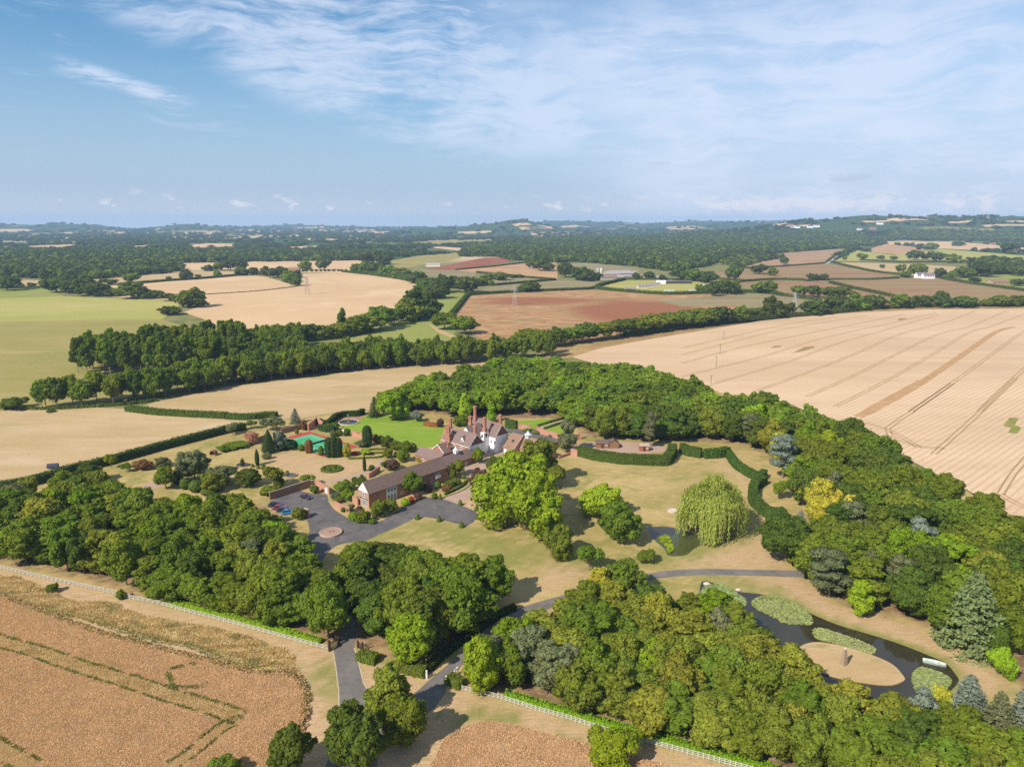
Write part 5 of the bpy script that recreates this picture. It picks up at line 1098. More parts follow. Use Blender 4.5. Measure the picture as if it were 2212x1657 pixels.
for x in (-1.4, -.2, .9): MB().box(x - .14, x + .14, -.62, .62, .36, .41).build('thwart', plain('green_paint', (.32, .45, .38), .2, 2) if x == -1.4 else bpy.data.materials['green_paint'], bt)
MB().box(-1.9, 1.3, -.42, .42, .145, .17).build('floor', bpy.data.materials['green_paint'], bt)
MB().tube([(-1.3, .5, .55), (.6, -1.15, .62)], .035, 6).build('oar', PAINT, bt)
# stones at the upper lake end
for q, sz, lb in ((D(198, 256), .75, 'pale boulder on the upper lake bank'), (C(1355, 1232), .9, 'grey boulder at the top end of the lake')):
    p = g(*q); v = unit(60) * np.array([sz, sz * .7, sz * .45]); bm = bmesh.new(); [bm.verts.new(x) for x in v]; bmesh.ops.convex_hull(bm, input=bm.verts); me = bpy.data.meshes.new('boulder'); bm.to_mesh(me); bm.free(); me.materials.append(PALESTONE); o = link('boulder', me); o.location = p + Vector((0, 0, .2)); tag(o, lb, 'boulder')
# sheds
def shed(p, rz, L_, W_, ev, rg, wm, rm, label, name='shed', cat='shed', dr=True):
    r = empty(name, p, rz, label, cat)
    prism_gable(-L_ / 2, L_ / 2, -W_ / 2, W_ / 2, ev, rg, 'u').build('wall', wm, r); roof_gable(-L_ / 2, L_ / 2, -W_ / 2, W_ / 2, ev, rg, 'u', .25, .2, .08).build('roof', rm, r)
    if dr: MB().box(*facebox('+v', 0, W_ / 2, 1.0, .9, 1.9, 0, .06)).build('door', DARKW, r); window(r, '+v', L_ * .32, W_ / 2, 1.4, .7, .6, 2, 1)
    return r
shed(g(*C(540, 165)), 0, 5.0, 3.0, 2.1, 3.2, TIMBER, plain('felt_roof', (.12, .08, .07), .3, 3), 'brown wooden shed leftmost of three behind the tall hedge')
shed(g(*C(630, 165)), math.radians(90), 3.4, 3.8, 2.2, 3.5, TIMBER, bpy.data.materials['felt_roof'], 'gabled summerhouse with veranda middle of three sheds', 'summerhouse')
shed(g(*C(865, 190)), math.radians(0), 3.6, 2.6, 2.3, 2.9, plain('red_timber', (.30, .11, .06), .4, 3), plain('pale_roof', (.36, .27, .2), .3, 3), 'reddish wooden shed rightmost behind the tall hedge')
bo = empty('garden_arbour', g(*L(1480, 448)), math.radians(-15), 'round wooden barrel shaped arbour on the garden lawn', 'arbour')
MB().add([(r_ * math.cos(t), y, max(0, r_ * math.sin(t) + .9)) for y in (-.9, .9) for r_ in (1.35, 1.15) for t in np.linspace(-.6, math.pi + .6, 15)], [(i, i + 1, 16 + i, 15 + i) for i in range(14)] + [(30 + i, 45 + i, 46 + i, 31 + i) for i in range(14)] + [(i, 30 + i, 31 + i, i + 1) for i in range(14)] + [(15 + i, 16 + i, 46 + i, 45 + i) for i in range(14)]).build('barrel', TIMBER, bo); MB().box(-1.0, 1.0, .5, .6, .1, 2.0).build('back', DARKW, bo)
# parked cars
def car(p, rz, L_, W_, paint, top, label, name='parked_car'):
    r = empty(name, p, rz, label, 'car'); h = W_ / 2; prof = [(-L_ / 2, .35), (-L_ / 2, .75), (-L_ * .42, .90), (-L_ * .12, .95), (L_ * .2, .93), (L_ * .46, .78), (L_ / 2, .55), (L_ / 2, .32)]
    n = len(prof); mb = MB(); mb.add([(x, -h + (.08 if z > .7 else 0), z) for x, z in prof] + [(x, h - (.08 if z > .7 else 0), z) for x, z in prof], [tuple(range(n)), tuple(range(n, 2 * n))[::-1]] + [(i, (i + 1) % n, n + (i + 1) % n, n + i) for i in range(n)]).build('body', paint, r)
    cab = [(-L_ * .40, .90), (-L_ * .30, 1.38), (L_ * .02, 1.42), (L_ * .20, .94)]; k = h - .16
    MB().add([(x, -k + (.12 if z > 1 else 0), z) for x, z in cab] + [(x, k - (.12 if z > 1 else 0), z) for x, z in cab], [(0, 1, 2, 3), (7, 6, 5, 4), (0, 4, 5, 1), (1, 5, 6, 2), (2, 6, 7, 3), (3, 7, 4, 0)]).build('windows', GLASS, r)
    MB().box(-L_ * .30, L_ * .02, -k + .14, k - .14, 1.43, 1.47).build('roof', top, r)
    for x in (-L_ * .31, L_ * .31):
        for y in (-h + .06, h - .06):
            wv = MB().tube([(x, y - .11, .33), (x, y + .11, .33)], .33, 14).build('wheel', IRON, r); MB().tube([(x, y - .13, .33), (x, y + .13, .33)], .19, 10).build('rim', METAL, wv)
    for y in (-h + .25, h - .25): MB().box(L_ * .478, L_ * .497, y - .16, y + .16, .58, .70).build('headlight', PAINT, r)
    return r
def paint(name, c_): 
    m, nt = new_mat(name); finish(nt, c_, .25, .5, **{'Coat Weight': .6, 'Coat Roughness': .08}); return m
PB, PR, PBL, PDK = paint('black_paint', (.012, .012, .015)), paint('red_paint', (.30, .02, .035)), paint('blue_paint', (.03, .19, .42)), paint('dark_blue_paint', (.02, .03, .05))
car(g(*A(470, 942)), math.radians(-35), 4.3, 1.9, PB, paint('maroon_roof', (.13, .01, .04)), 'black car with maroon roof parked alone by the brick wall')
rz = math.radians(20)
car(g(*A(215, 1005)), rz, 4.2, 1.8, PDK, PDK, 'dark car at the back of the parked row under trees'); car(g(*A(255, 1030)), rz, 4.2, 1.8, PR, PR, 'red car second from the back in the parked row')
car(g(*A(285, 1048)), rz, 4.2, 1.8, PDK, PDK, 'dark blue car between the red and the bright blue cars'); car(g(*A(325, 1068)), rz, 4.2, 1.8, PBL, PBL, 'bright blue car at the front of the parked row')
tr = empty('field_trailer', g(*L(368, 540)), .3, 'dark covered trailer parked beside the long field hedge', 'trailer')
MB().add([(-1.8, y * 1.0, z) for y, z in ((-1, .5), (-.9, 1.6), (0, 2.1), (.9, 1.6), (1, .5))] + [(1.8, y * 1.0, z) for y, z in ((-1, .5), (-.9, 1.6), (0, 2.1), (.9, 1.6), (1, .5))], [(0, 1, 2, 3, 4), (9, 8, 7, 6, 5)] + [(i, (i + 1) % 5, 5 + (i + 1) % 5, 5 + i) for i in range(5)]).build('cover', plain('dark_canvas', (.05, .06, .09), .3, 2), tr)
for y in (-1, 1): MB().tube([(0, y - .1, .4), (0, y + .1, .4)], .4, 12).build('wheel', IRON, tr)
# ------------------------------------------------------------------ hedges and planting of the estate
H = hedge
H(pts(C, (352, 225), (500, 262), (700, 290), (1040, 302), (1090, 230), (1085, 200)), 3.6, 3.6, 'hedge', label='tall clipped box hedge screening the three sheds', dens=20, sm=0)
H(pts(C, (1165, 200), (1200, 225), (1310, 245)), 2.6, 3.8, 'hedge', label='left half of the tall curved hedge with a gap', dens=20)
H(pts(C, (1335, 250), (1450, 243), (1520, 225)), 2.6, 3.6, 'hedge', label='right half of the tall curved hedge with a gap', dens=20)
H(pts(C, (1525, 240), (1570, 310), (1650, 370), (1760, 425), (1800, 395)), 2.4, 3.0, 'hedge', label='curving clipped hedge along the right edge of the big lawn', dens=20)
H(pts(C, (1800, 450), (1725, 500), (1715, 590), (1760, 650), (1850, 715), (1960, 715)), 3.0, 3.2, 'hedge', label='bulging S shaped clipped hedge by the blue cedar', dens=20)
H(pts(C, (1980, 745), (1880, 770), (1840, 830), (1850, 900)), 2.6, 3.0, 'hedge', label='short hedge curve behind the round dark tree', dens=18)
H(pts(A, (575, 335), (650, 350), (720, 290), (820, 270), (900, 268), (940, 248)), 2.2, 2.6, 'yew', label='dark clipped hedge curving round the lawn fountain')
H(pts(A, (590, 380), (640, 395), (700, 395)), 2.6, 2.6, 'yew', label='short clipped hedge beside the garden pavilion walls')
H(pts(L, (0, 690), (120, 680), (330, 625), (520, 565), (700, 525), (900, 470), (1150, 400), (1400, 335), (1580, 290), (1700, 270)), 3.2, 3.0, 'yew', label='long tall field hedge across the left edge of the garden', dens=10, size=.5, rough=.25)
H(pts(L, (890, 140), (1100, 165), (1350, 180), (1570, 190)), 4.5, 2.4, 'hedge', label='wide dark hedge strip out in the stubble', dens=9, size=.5, rough=.3)
H(pts(L, (1580, 195), (1720, 200), (1840, 185), (1915, 185)), 4.2, 2.4, 'hedge', label='hedge end joining the garden corner', dens=9, size=.5, rough=.3)
H(pts(A, (1610, 915), (1690, 880), (1760, 840), (1780, 810)), .8, .8, 'hedge', label='low curved hedge round the coach house border')
H(pts(A, (1600, 935), (1720, 895), (1800, 850), (1832, 815)), .25, .25, 'box', label='thin low edging along the curved border', size=.2)
H(pts(A, (1445, 345), (1500, 352), (1552, 355)), 2.2, 1.6, 'orange', label='low orange hedge at the edge of the green lawn', sm=0)
H(pts(B, (1085, 500), (1225, 515)), 3.0, 3.6, 'hedge', label='tall clipped hedge at the far end of the stable yard', sm=0)
H(pts(B, (1600, 525), (1760, 470), (1930, 425)), 1.0, .9, 'hedge', label='low hedge on the near side of the yard track', sm=0); H(pts(B, (1500, 490), (1700, 430), (1890, 380)), 1.0, .9, 'hedge', label='low hedge on the far side of the yard track', sm=0)
H(pts(G, (712, 640), (780, 665), (860, 685)), 2.6, 1.8, 'box', label='clipped golden green hedge right of the main drive', dens=22); H(pts(G, (1080, 740), (1200, 775), (1320, 800)), 2.6, 1.8, 'box', label='clipped hedge beside the white gate post', dens=22)
H(pts(G, (1535, 860), (1600, 890), (1660, 920)), 2.4, 1.7, 'box', label='clipped hedge under the open white gate', dens=22)
H(pts(G, (1340, 770), (1500, 620), (1700, 470), (1850, 370), (1990, 270), (2150, 190)), 1.6, 1.5, 'yew', label='dark low hedge in shade along the side drive')
H(pts(K, (1060, 320), (1200, 345), (1400, 395), (1700, 470), (1950, 545), (2080, 580)), 1.6, 1.0, 'laurel', label='bright laurel strip inside the left white fence', rough=.5)
H(pts(N, (330, 925), (530, 985), (730, 1040), (930, 1100), (1150, 1170), (1380, 1230), (1600, 1290), (1860, 1360), (2100, 1420)), 1.8, 1.1, 'laurel', label='bright laurel strip inside the right white fence', rough=.5)
# knot garden and parterre
kc = g(*A(682, 706)); kr = g(*A(768, 704)).x - kc.x
for i, (r0, nm) in enumerate(((.95, 'outer ring of the round knot garden'), (.25, 'inner ring of the round knot garden'))):
    H([tuple(kc + Vector((math.cos(t) * kr * r0, math.sin(t) * kr * r0, 0))) for t in np.linspace(0, 6.2832, 25)], .8, .7, 'box', 'knot_hedge', 'clipped box hedge, ' + nm, size=.24, dens=26, world=True)
for k in range(6):
    t = k * 1.047 + .3; H([tuple(kc + Vector((math.cos(t) * kr * q, math.sin(t) * kr * q, 0))) for q in (.28, .6, .92)], .7, .65, 'box', 'knot_hedge', 'clipped box spoke inside the round knot garden', 'spokes of the knot garden', size=.24, dens=26, world=True)
for q, nm in (([(820, 622), (940, 618), (1045, 612)], 'front'), ([(900, 585), (1000, 578), (1100, 575)], 'middle'), ([(930, 555), (1030, 545), (1120, 545)], 'back'), ([(1050, 612), (1110, 600), (1120, 575)], 'right hand')):
    H(pts(A, *q), .9, .7, 'box', 'parterre_hedge', 'low box hedge, %s line of the parterre' % nm, size=.24, dens=26)

T = plant_px
GARD = [  # kind, x, foot row, top row, width (all read in the same crop), leaf, label, name
    ('spruce', 1035, 272, 100, 112, 'yew', 'dark spruce at the left end of the wood behind the fountain lawn', 'spruce_tree'),
    ('spruce', 385, 328, 198, 100, 'blue', 'blue green spruce standing alone at the stubble edge', 'spruce_tree'),
    ('conical', 168, 568, 380, 100, 'yew', 'broad dark conical cypress left of the tennis court', 'conifer'),
    ('bushy0', 262, 545, 395, 115, 'blue', 'bluish conifer touching the left corner of the tennis court', 'conifer'),
    ('bushy1', 310, 540, 468, 150, 'yew', 'low spreading dark conifer at the court corner', 'conifer'),
    ('cypress', 74, 668, 540, 30, 'yew', 'thin dark cypress left of the garden pond', 'cypress'),
    ('column', 976, 512, 342, 76, 'yew', 'thick dark yew column beside the green lawn', 'yew_column'),
    ('column', 662, 604, 438, 64, 'yew', 'left stem of the dark yew clump before the tennis court', 'yew_column'), ('column', 703, 606, 428, 60, 'yew', 'middle stem of the dark yew clump before the tennis court', 'yew_column'), ('column', 742, 602, 440, 60, 'yew', 'right stem of the dark yew clump before the tennis court', 'yew_column'),
    ('cypress', 596, 588, 508, 44, 'mid', 'small green column left of the dark yew clump', 'cypress'), ('cypress', 952, 718, 590, 28, 'yew', 'thin tall cypress beside the round knot garden', 'cypress'),
    ('column', 497, 568, 458, 62, 'rust', 'reddish brown conical bush in front of the green court', 'conifer'),
    ('broad1', 1268, 292, 152, 120, 'lime', 'bright lime green tree at the foot of the dark wood', 'tree'), ('tall1', 1190, 270, 148, 80, 'yellowgreen', 'yellow green tree left of the lime green one', 'tree'),
    ('tall2', 1775, 300, 72, 130, 'lime', 'bright green conical tree rising behind the house roof', 'tree'), ('tall3', 1992, 320, 162, 90, 'lime', 'smaller lime green tree behind the right house gable', 'tree'),
    ('bushy2', 1380, 312, 212, 90, 'blue', 'silver leaved shrub at the wood edge', 'shrub'), ('bushy0', 1570, 360, 290, 60, 'copper', 'dark purple shrub near the house chimney', 'shrub'), ('bushy1', 1740, 350, 268, 130, 'mid', 'dense round shrub behind the house roof', 'shrub'),
    ('broad2', 1342, 912, 738, 150, 'mid', 'round green tree growing against the coach house wall', 'tree'), ('broad3', 1888, 655, 535, 100, 'bright', 'small green tree at the end of the stable range', 'tree'),
    ('broad4', 2030, 752, 600, 150, 'dark', 'dark round tree between yard gravel and big bright tree', 'tree'), ('tall0', 1672, 790, 640, 70, 'olive', 'narrow evergreen at the coach house corner', 'tree'), ('broad5', 1730, 750, 628, 100, 'olive', 'olive green tree beside the stable range wall', 'tree'),
    ('broad0', 1890, 925, 690, 150, 'copper', 'copper leaved tree overhanging the gravel drive', 'tree'), ('broad1', 1180, 712, 622, 116, 'copper', 'purple maple behind the coach house roof', 'maple'),
    ('lollipop', 1110, 725, 648, 54, 'mid', 'clipped lollipop tree behind the coach house', 'topiary'), ('young', 205, 852, 680, 180, 'olive', 'pale open tree at the garden lawn edge', 'tree'), ('broad3', 42, 835, 705, 120, 'dark', 'dark round tree left of the pale open tree', 'tree'),
    ('young', 480, 832, 745, 130, 'olive', 'small spreading tree by the old brick wall', 'tree'), ('bushy2', 925, 522, 462, 92, 'grey', 'rounded grey shrub beside the court end', 'shrub'), ('bushy0', 808, 600, 495, 72, 'gold', 'golden bush at the court corner', 'shrub'),
    ('bushy1', 1140, 540, 430, 100, 'dark', 'dark rounded conifer between lawn and parterre', 'shrub'), ('bushy2', 1300, 560, 465, 120, 'mid', 'leafy green tree at the lawn corner by the house', 'shrub'), ('bushy0', 1210, 545, 470, 90, 'mid', 'green bush left of the lawn corner', 'shrub'),
    ('bushy1', 1143, 610, 530, 86, 'olive', 'pale rounded bush behind the parterre', 'shrub'), ('bushy2', 958, 585, 535, 92, 'lime', 'lime green cloud pruned bush', 'shrub'), ('bushy0', 1270, 640, 545, 110, 'mid', 'green bush by the low range', 'shrub'),
    ('ball', 435, 550, 500, 54, 'box', 'round clipped ball below the court corner', 'topiary'), ('ball', 1553, 858, 800, 50, 'box', 'round clipped ball before the coach house', 'topiary'), ('ball', 1524, 945, 893, 46, 'box', 'clipped box mound left of the border end', 'topiary'),
    ('cone', 1572, 948, 900, 34, 'box', 'small clipped cone at the border end', 'topiary'), ('ball', 1762, 782, 748, 32, 'box', 'small clipped ball by the copper tree', 'topiary'), ('cone', 1798, 800, 760, 34, 'box', 'small cone by the copper tree', 'topiary'),
    ('bushy0', 540, 900, 835, 82, 'mid', 'rounded shrub beside the white wall door', 'shrub'), ('bushy1', 715, 948, 888, 90, 'grey', 'grey shrub over the bend wall', 'shrub'), ('bushy2', 770, 880, 800, 180, 'mid', 'wide green shrub behind the bend wall', 'shrub'), ('broad2', 815, 965, 872, 90, 'bright', 'bright small tree left of the coach house gable', 'tree'),
    ('bushy0', 925, 830, 775, 110, 'dark', 'dark shrub left of the coach house ridge', 'shrub'), ('bushy1', 735, 975, 930, 80, 'olive', 'olive shrub on the wall bend', 'shrub'), ('ball', 775, 1052, 1015, 36, 'dark', 'small dark ball in front of the bend wall', 'topiary'), ('bushy2', 838, 1050, 990, 80, 'grey', 'grey green shrub at the coach house corner', 'shrub'),
    ('shrub0', 855, 1125, 1058, 62, 'lime', 'lime green shrub at the forecourt corner', 'shrub'), ('shrub1', 912, 1085, 1020, 80, 'copper', 'purple shrub at the forecourt corner', 'shrub'), ('shrub2', 945, 1140, 1055, 100, 'mid', 'green shrub mass at the forecourt bend', 'shrub'), ('bushy0', 1065, 1095, 965, 125, 'mid', 'tall green shrub in front of the coach house gable', 'shrub'),
    ('bushy1', 1165, 1060, 950, 115, 'olive', 'airy olive shrub in front of the glazed bay', 'shrub'), ('shrub0', 1010, 1145, 1112, 64, 'mid', 'low green mound at the forecourt kerb', 'shrub'), ('shrub1', 905, 1145, 1110, 50, 'mid', 'low mound left at the forecourt kerb', 'shrub'), ('shrub2', 1095, 1100, 1060, 40, 'grey', 'small grey shrub on the border edge', 'shrub'),
    ('shrub0', 1335, 975, 930, 50, 'red', 'bright red flowering shrub by the coach house door', 'shrub'), ('shrub1', 1290, 1000, 950, 70, 'lime', 'bright green shrub left of the red flowers', 'shrub'), ('shrub2', 1390, 950, 905, 70, 'copper', 'dark shrub right of the red flowers', 'shrub'),
    ('shrub0', 1640, 850, 800, 80, 'olive', 'olive shrub in the curved border', 'shrub'), ('shrub1', 1700, 830, 785, 70, 'mid', 'green shrub in the curved border', 'shrub'), ('shrub2', 1480, 890, 845, 60, 'copper', 'dark red shrub under the coach house windows', 'shrub'), ('shrub0', 1620, 880, 840, 70, 'rust', 'rust coloured shrub in the curved border', 'shrub'), ('shrub1', 1440, 870, 835, 60, 'dark', 'dark shrub at the coach house wall', 'shrub'),
    ('shrub2', 410, 1110, 1030, 110, 'olive', 'yellowish shrub beside the bright blue car', 'shrub'), ('shrub0', 870, 812, 768, 42, 'dark', 'dark clipped drum by the garden path', 'topiary'), ('shrub1', 930, 778, 752, 30, 'dark', 'small clipped drum further along the path', 'topiary'), ('shrub2', 1010, 715, 675, 48, 'dark', 'dark round shrub by the low garden wall', 'shrub'), ('shrub1', 800, 810, 790, 40, 'mid', 'low shrub by the garden path', 'shrub'),
    ('shrub0', 690, 440, 390, 50, 'grey', 'grey shrub between court and lawn', 'shrub'), ('shrub1', 745, 430, 385, 50, 'olive', 'olive shrub between court and lawn', 'shrub'), ('shrub2', 808, 430, 378, 55, 'dark', 'dark shrub in front of the pale wall', 'shrub'), ('shrub0', 645, 390, 335, 70, 'mid', 'green shrub by the garden pavilion', 'shrub'), ('shrub1', 700, 380, 335, 90, 'mid', 'rounded green shrub at the hedge end', 'shrub'),
    ('bushy1', 448, 385, 300, 66, 'rust', 'brown leaved bush at the old wall', 'shrub'), ('shrub2', 395, 415, 380, 30, 'mid', 'small cone bush by the old wall', 'shrub'), ('young', 232, 385, 280, 130, 'grey', 'grey green fruit tree in the field corner', 'tree'), ('young', 150, 390, 290, 130, 'grey', 'grey green fruit tree left in the field corner', 'tree'),
    ('shrub1', 1080, 490, 440, 70, 'olive', 'olive bush on the lawn edge', 'shrub'), ('shrub2', 1040, 480, 425, 60, 'rust', 'dark reddish bush beside the yew column', 'shrub'), ('shrub0', 875, 590, 560, 50, 'red', 'small crimson bush near the court corner', 'shrub'), ('shrub1', 1230, 600, 560, 60, 'bright', 'bright bush by the parterre', 'shrub'), ('shrub2', 1420, 640, 600, 90, 'yellowgreen', 'yellowish shrub on the low range', 'shrub'), ('shrub0', 1345, 560, 490, 70, 'mid', 'green shrub at the low range gable', 'shrub'),
    ('shrub1', 250, 850, 780, 80, 'dark', 'dark shrub under the pale open tree', 'shrub'), ('shrub2', 180, 915, 850, 160, 'mid', 'wide shrub along the old brick wall', 'shrub'), ('shrub0', 320, 742, 715, 24, 'box', 'tiny box cone by the stone basin', 'topiary'), ('shrub1', 150, 620, 575, 60, 'grey', 'silvery shrub near the thin cypress', 'shrub'), ('shrub0', 30, 500, 405, 70, 'pink', 'pink flowering shrub at the garden end wall', 'shrub'),
]
for kd, x, yb, yt, wd, lf, lb, nm in GARD:
    (vx, vb), (_, vt) = A(x, yb), A(x, yt)
    T(kd, vx, vb, vt, wd / 2.9105 * .767, lf, name=nm, label=lb, cat={'topiary': 'topiary', 'shrub': 'shrub'}.get(nm, 'tree'), trunk=nm not in ('shrub', 'topiary'))
for i, (x, y) in enumerate([(1735, 998), (1385, 1112), (1563, 1130), (1748, 1178), (1880, 1112), (1870, 1042)]):
    (vx, vb), (_, vt) = A(x, y), A(x, y - 50)
    T('cone', vx, vb, vt, 44 / 2.9105 * .767, 'box', name='topiary_cone', cat='topiary', group='clipped cones round the forecourt', trunk=False,
      label=['clipped cone at the gravel drive mouth, beside the birdbath', 'clipped cone leftmost on the forecourt lawn edge', 'clipped cone second from left on the forecourt lawn edge', 'clipped cone at the lowest corner of the forecourt', 'clipped cone at the right corner of the forecourt', 'clipped cone just above the right corner of the forecourt'][i])
for i, (x, y, h_) in enumerate([(35, 685, 30), (80, 698, 30), (122, 705, 45), (120, 680, 25), (272, 740, 40)]):
    (vx, vb), (_, vt) = A(x, y), A(x, y - h_); T('cone', vx, vb, vt, 9, 'box', name='topiary_cone', label='small clipped cone, %s of five near the garden pond' % ['first from the left', 'second', 'tallest', 'smallest', 'last on the right'][i], cat='topiary', group='small cones by the garden pond', trunk=False)
for i, (x, y) in enumerate([(1365, 555), (1490, 580), (1710, 620), (1805, 640), (1910, 655), (1995, 662)]):
    (vx, vb), (_, vt) = B(x, y), B(x, y - 38); T('ball', vx, vb, vt, 17, 'box', name='topiary_ball', label='%s clipped ball from the left along the yard walls' % ['first', 'second', 'third', 'fourth', 'fifth', 'sixth'][i], cat='topiary', group='clipped balls along the yard walls', trunk=False)
# trees on the left garden
for kd, x, yb, yt, wd, lf, lb in [('broad0', 1350, 625, 412, 210, 'grey', 'large grey green tree in the left garden'), ('broad4', 1150, 680, 525, 130, 'mid', 'young round tree on the left garden path'), ('bushy0', 1130, 530, 465, 110, 'grey', 'pale leaved bush behind the young round tree'),
        ('bushy1', 990, 545, 480, 130, 'rust', 'red brown bush alone on the left lawn'), ('young', 770, 535, 445, 80, 'bright', 'small bright tree near the long hedge'), ('young', 878, 562, 505, 70, 'mid', 'small leaning tree on the left lawn'), ('bushy2', 1540, 650, 520, 200, 'grey', 'broad grey shrub mass right of the large garden tree'),
        ('bushy0', 1480, 700, 570, 170, 'olive', 'feathery bush below the broad grey shrub'), ('bushy1', 1720, 660, 548, 160, 'dark', 'dark rounded tree near the stone basin'), ('broad1', 620, 640, 500, 150, 'dark', 'dark tree at the long hedge by the left wood'), ('bushy2', 1240, 640, 540, 110, 'dark', 'dark bush at the path bend'),
        ('ball', 1285, 680, 605, 70, 'box', 'clipped box dome by the path bend'), ('ball', 1360, 700, 620, 90, 'box', 'clipped mound next to the box dome'), ('ball', 1440, 720, 670, 90, 'box', 'low clipped mound right of the box dome'), ('cypress', 1783, 520, 405, 28, 'yew', 'taller thin cypress behind the garden pond'), ('cypress', 1680, 528, 468, 28, 'yew', 'shorter thin cypress in front of the garden pond'),
        ('bushy0', 1740, 340, 290, 90, 'pink', 'pink leaved shrub at the garden corner'), ('bushy1', 1640, 390, 360, 180, 'mid', 'row of green shrubs at the arbour end'), ('bushy2', 1550, 420, 378, 90, 'mid', 'green shrub beside the barrel arbour'), ('young', 1610, 305, 225, 90, 'grey', 'grey fruit tree by the hedge end'), ('young', 1740, 265, 205, 80, 'mid', 'small green tree at the hedge end'),
        ('bushy1', 365, 1395, 1335, 80, 'mid', 'small round bush alone in the rough grass by the fence'), ('bushy0', 840, 1440, 1385, 70, 'mid', 'small bush at the left fence'), ('shrub0', 350, 150, 135, 60, 'hedge', 'low bush at the stubble edge'), ('bushy2', 75, 130, 45, 190, 'dark', 'dark round bush at the far left field corner'), ('bushy0', 1060, 1440, 1370, 90, 'bright', 'bright sapling by the fence end')]:
    (vx, vb), (_, vt) = L(x, yb), L(x, yt); T(kd, vx, vb, vt, wd / 2.458 * .767, lf, name='shrub' if kd in ('ball', 'shrub0') or 'bush' in lb else 'tree', label=lb, cat='shrub' if kd in ('ball', 'shrub0') or 'bush' in lb else 'tree', trunk=kd not in ('ball', 'shrub0'))
# specimen trees of the park
SPEC = [('bushy0', 1106, 1132, 990, 165, 'vivid', 'left half of the huge bright green tree by the gravel drive', 'tree'), ('bushy2', 1170, 1155, 1012, 128, 'vivid', 'right half of the huge bright green tree by the gravel drive', 'tree'), ('tall1', 1165, 1050, 948, 115, 'olive', 'yellow olive tree behind the huge bright green tree', 'tree'), ('broad2', 1125, 1040, 985, 70, 'bright', 'bright tree crown left behind the huge green tree', 'tree'),
        ('bushy0', 1296, 1115, 1052, 92, 'lime', 'yellow green tree left of the small pond', 'tree'), ('bushy1', 1338, 1172, 1085, 88, 'mid', 'dense green tree beside the small pond', 'tree'), ('bushy2', 1214, 1205, 1130, 68, 'olive', 'small round topped tree alone on the lawn', 'tree'), ('young', 1272, 1232, 1178, 60, 'mid', 'small open tree beside a bare soil ring', 'tree'), ('young', 1396, 1216, 1190, 44, 'mid', 'low sapling between the tall tree and small pond', 'tree'),
        ('willow', 1536, 1150, 1033, 142, 'willow', 'great weeping willow on the bank of the small pond', 'willow_tree'), ('broad4', 1697, 1212, 1118, 104, 'dark', 'dark round headed tree at the path edge', 'tree'), ('broad1', 1735, 1092, 1008, 66, 'dark', 'dark clipped tree inside the hedge curve', 'tree'), ('young', 1683, 1078, 1040, 34, 'bright', 'thin young tree inside the hedge curve', 'tree'),
        ('cedar', 1724, 1170, 1100, 56, 'blue', 'silver blue cedar above the dark round headed tree', 'cedar_tree'), ('pine', 1690, 1032, 940, 62, 'blue', 'blue grey pine behind the curving hedge', 'pine_tree'), ('cedar', 2090, 1396, 1228, 150, 'cedar', 'big drooping cedar on the lake bank', 'cedar_tree'), ('bushy2', 2165, 1462, 1395, 54, 'lime', 'lime green rounded conifer below the big cedar', 'tree'),
        ('tall0', 1858, 1330, 1250, 56, 'lime', 'bright lime tree on the lake bank', 'tree'), ('pine', 1790, 1290, 1190, 95, 'grey', 'grey pine with hanging branches near the path end', 'pine_tree'), ('column', 2150, 1428, 1350, 40, 'dark', 'dark column conifer beside the big cedar', 'conifer'),
        ('spruce', 2085, 1560, 1455, 100, 'blue', 'blue spruce at the lower end of the lake', 'spruce_tree'), ('spruce', 2150, 1600, 1490, 90, 'grey', 'grey green spruce right of the blue spruce', 'spruce_tree'), ('spruce', 2205, 1590, 1470, 80, 'blue', 'blue spruce at the right picture edge', 'spruce_tree'), ('broad1', 1347, 1290, 1210, 78, 'olive', 'tall two tone tree at the near end of the park path', 'tree'),
        ('tall2', 845, 1560, 1432, 108, 'yellowgreen', 'yellow green tree between the two drives', 'tree'), ('broad0', 870, 1608, 1500, 96, 'mid', 'dark lower tree between the two drives', 'tree'), ('broad5', 775, 1672, 1530, 136, 'dark', 'large dark tree at the bottom edge over the drive', 'tree'), ('broad3', 625, 1680, 1578, 96, 'dark', 'round dark tree at the bottom edge left of the drive', 'tree'),
        ('bushy1', 485, 1685, 1642, 70, 'olive', 'top of an olive bush at the bottom edge in the wheat', 'shrub'), ('broad2', 888, 1432, 1335, 104, 'vivid', 'bright green tree at the wood edge between the drives', 'tree'), ('bushy0', 1040, 1492, 1378, 92, 'vivid', 'bright green tree over the open white gate', 'tree')]
for kd, x, yb, yt, wd, lf, lb, nm in SPEC:
    T(kd, x, yb, yt, wd, lf, name=nm, label=lb, cat='tree' if nm != 'shrub' else 'shrub')
def T_top(kd, x, yt, h_, wd, leaf, label, name='tree'):
    p = g(x, yt, h_); p.z = 0; return plant(kd, p, wd * mpp(p), h_, leaf, name=name, label=label, cat='tree')
TAKEN = []; GOLD = []
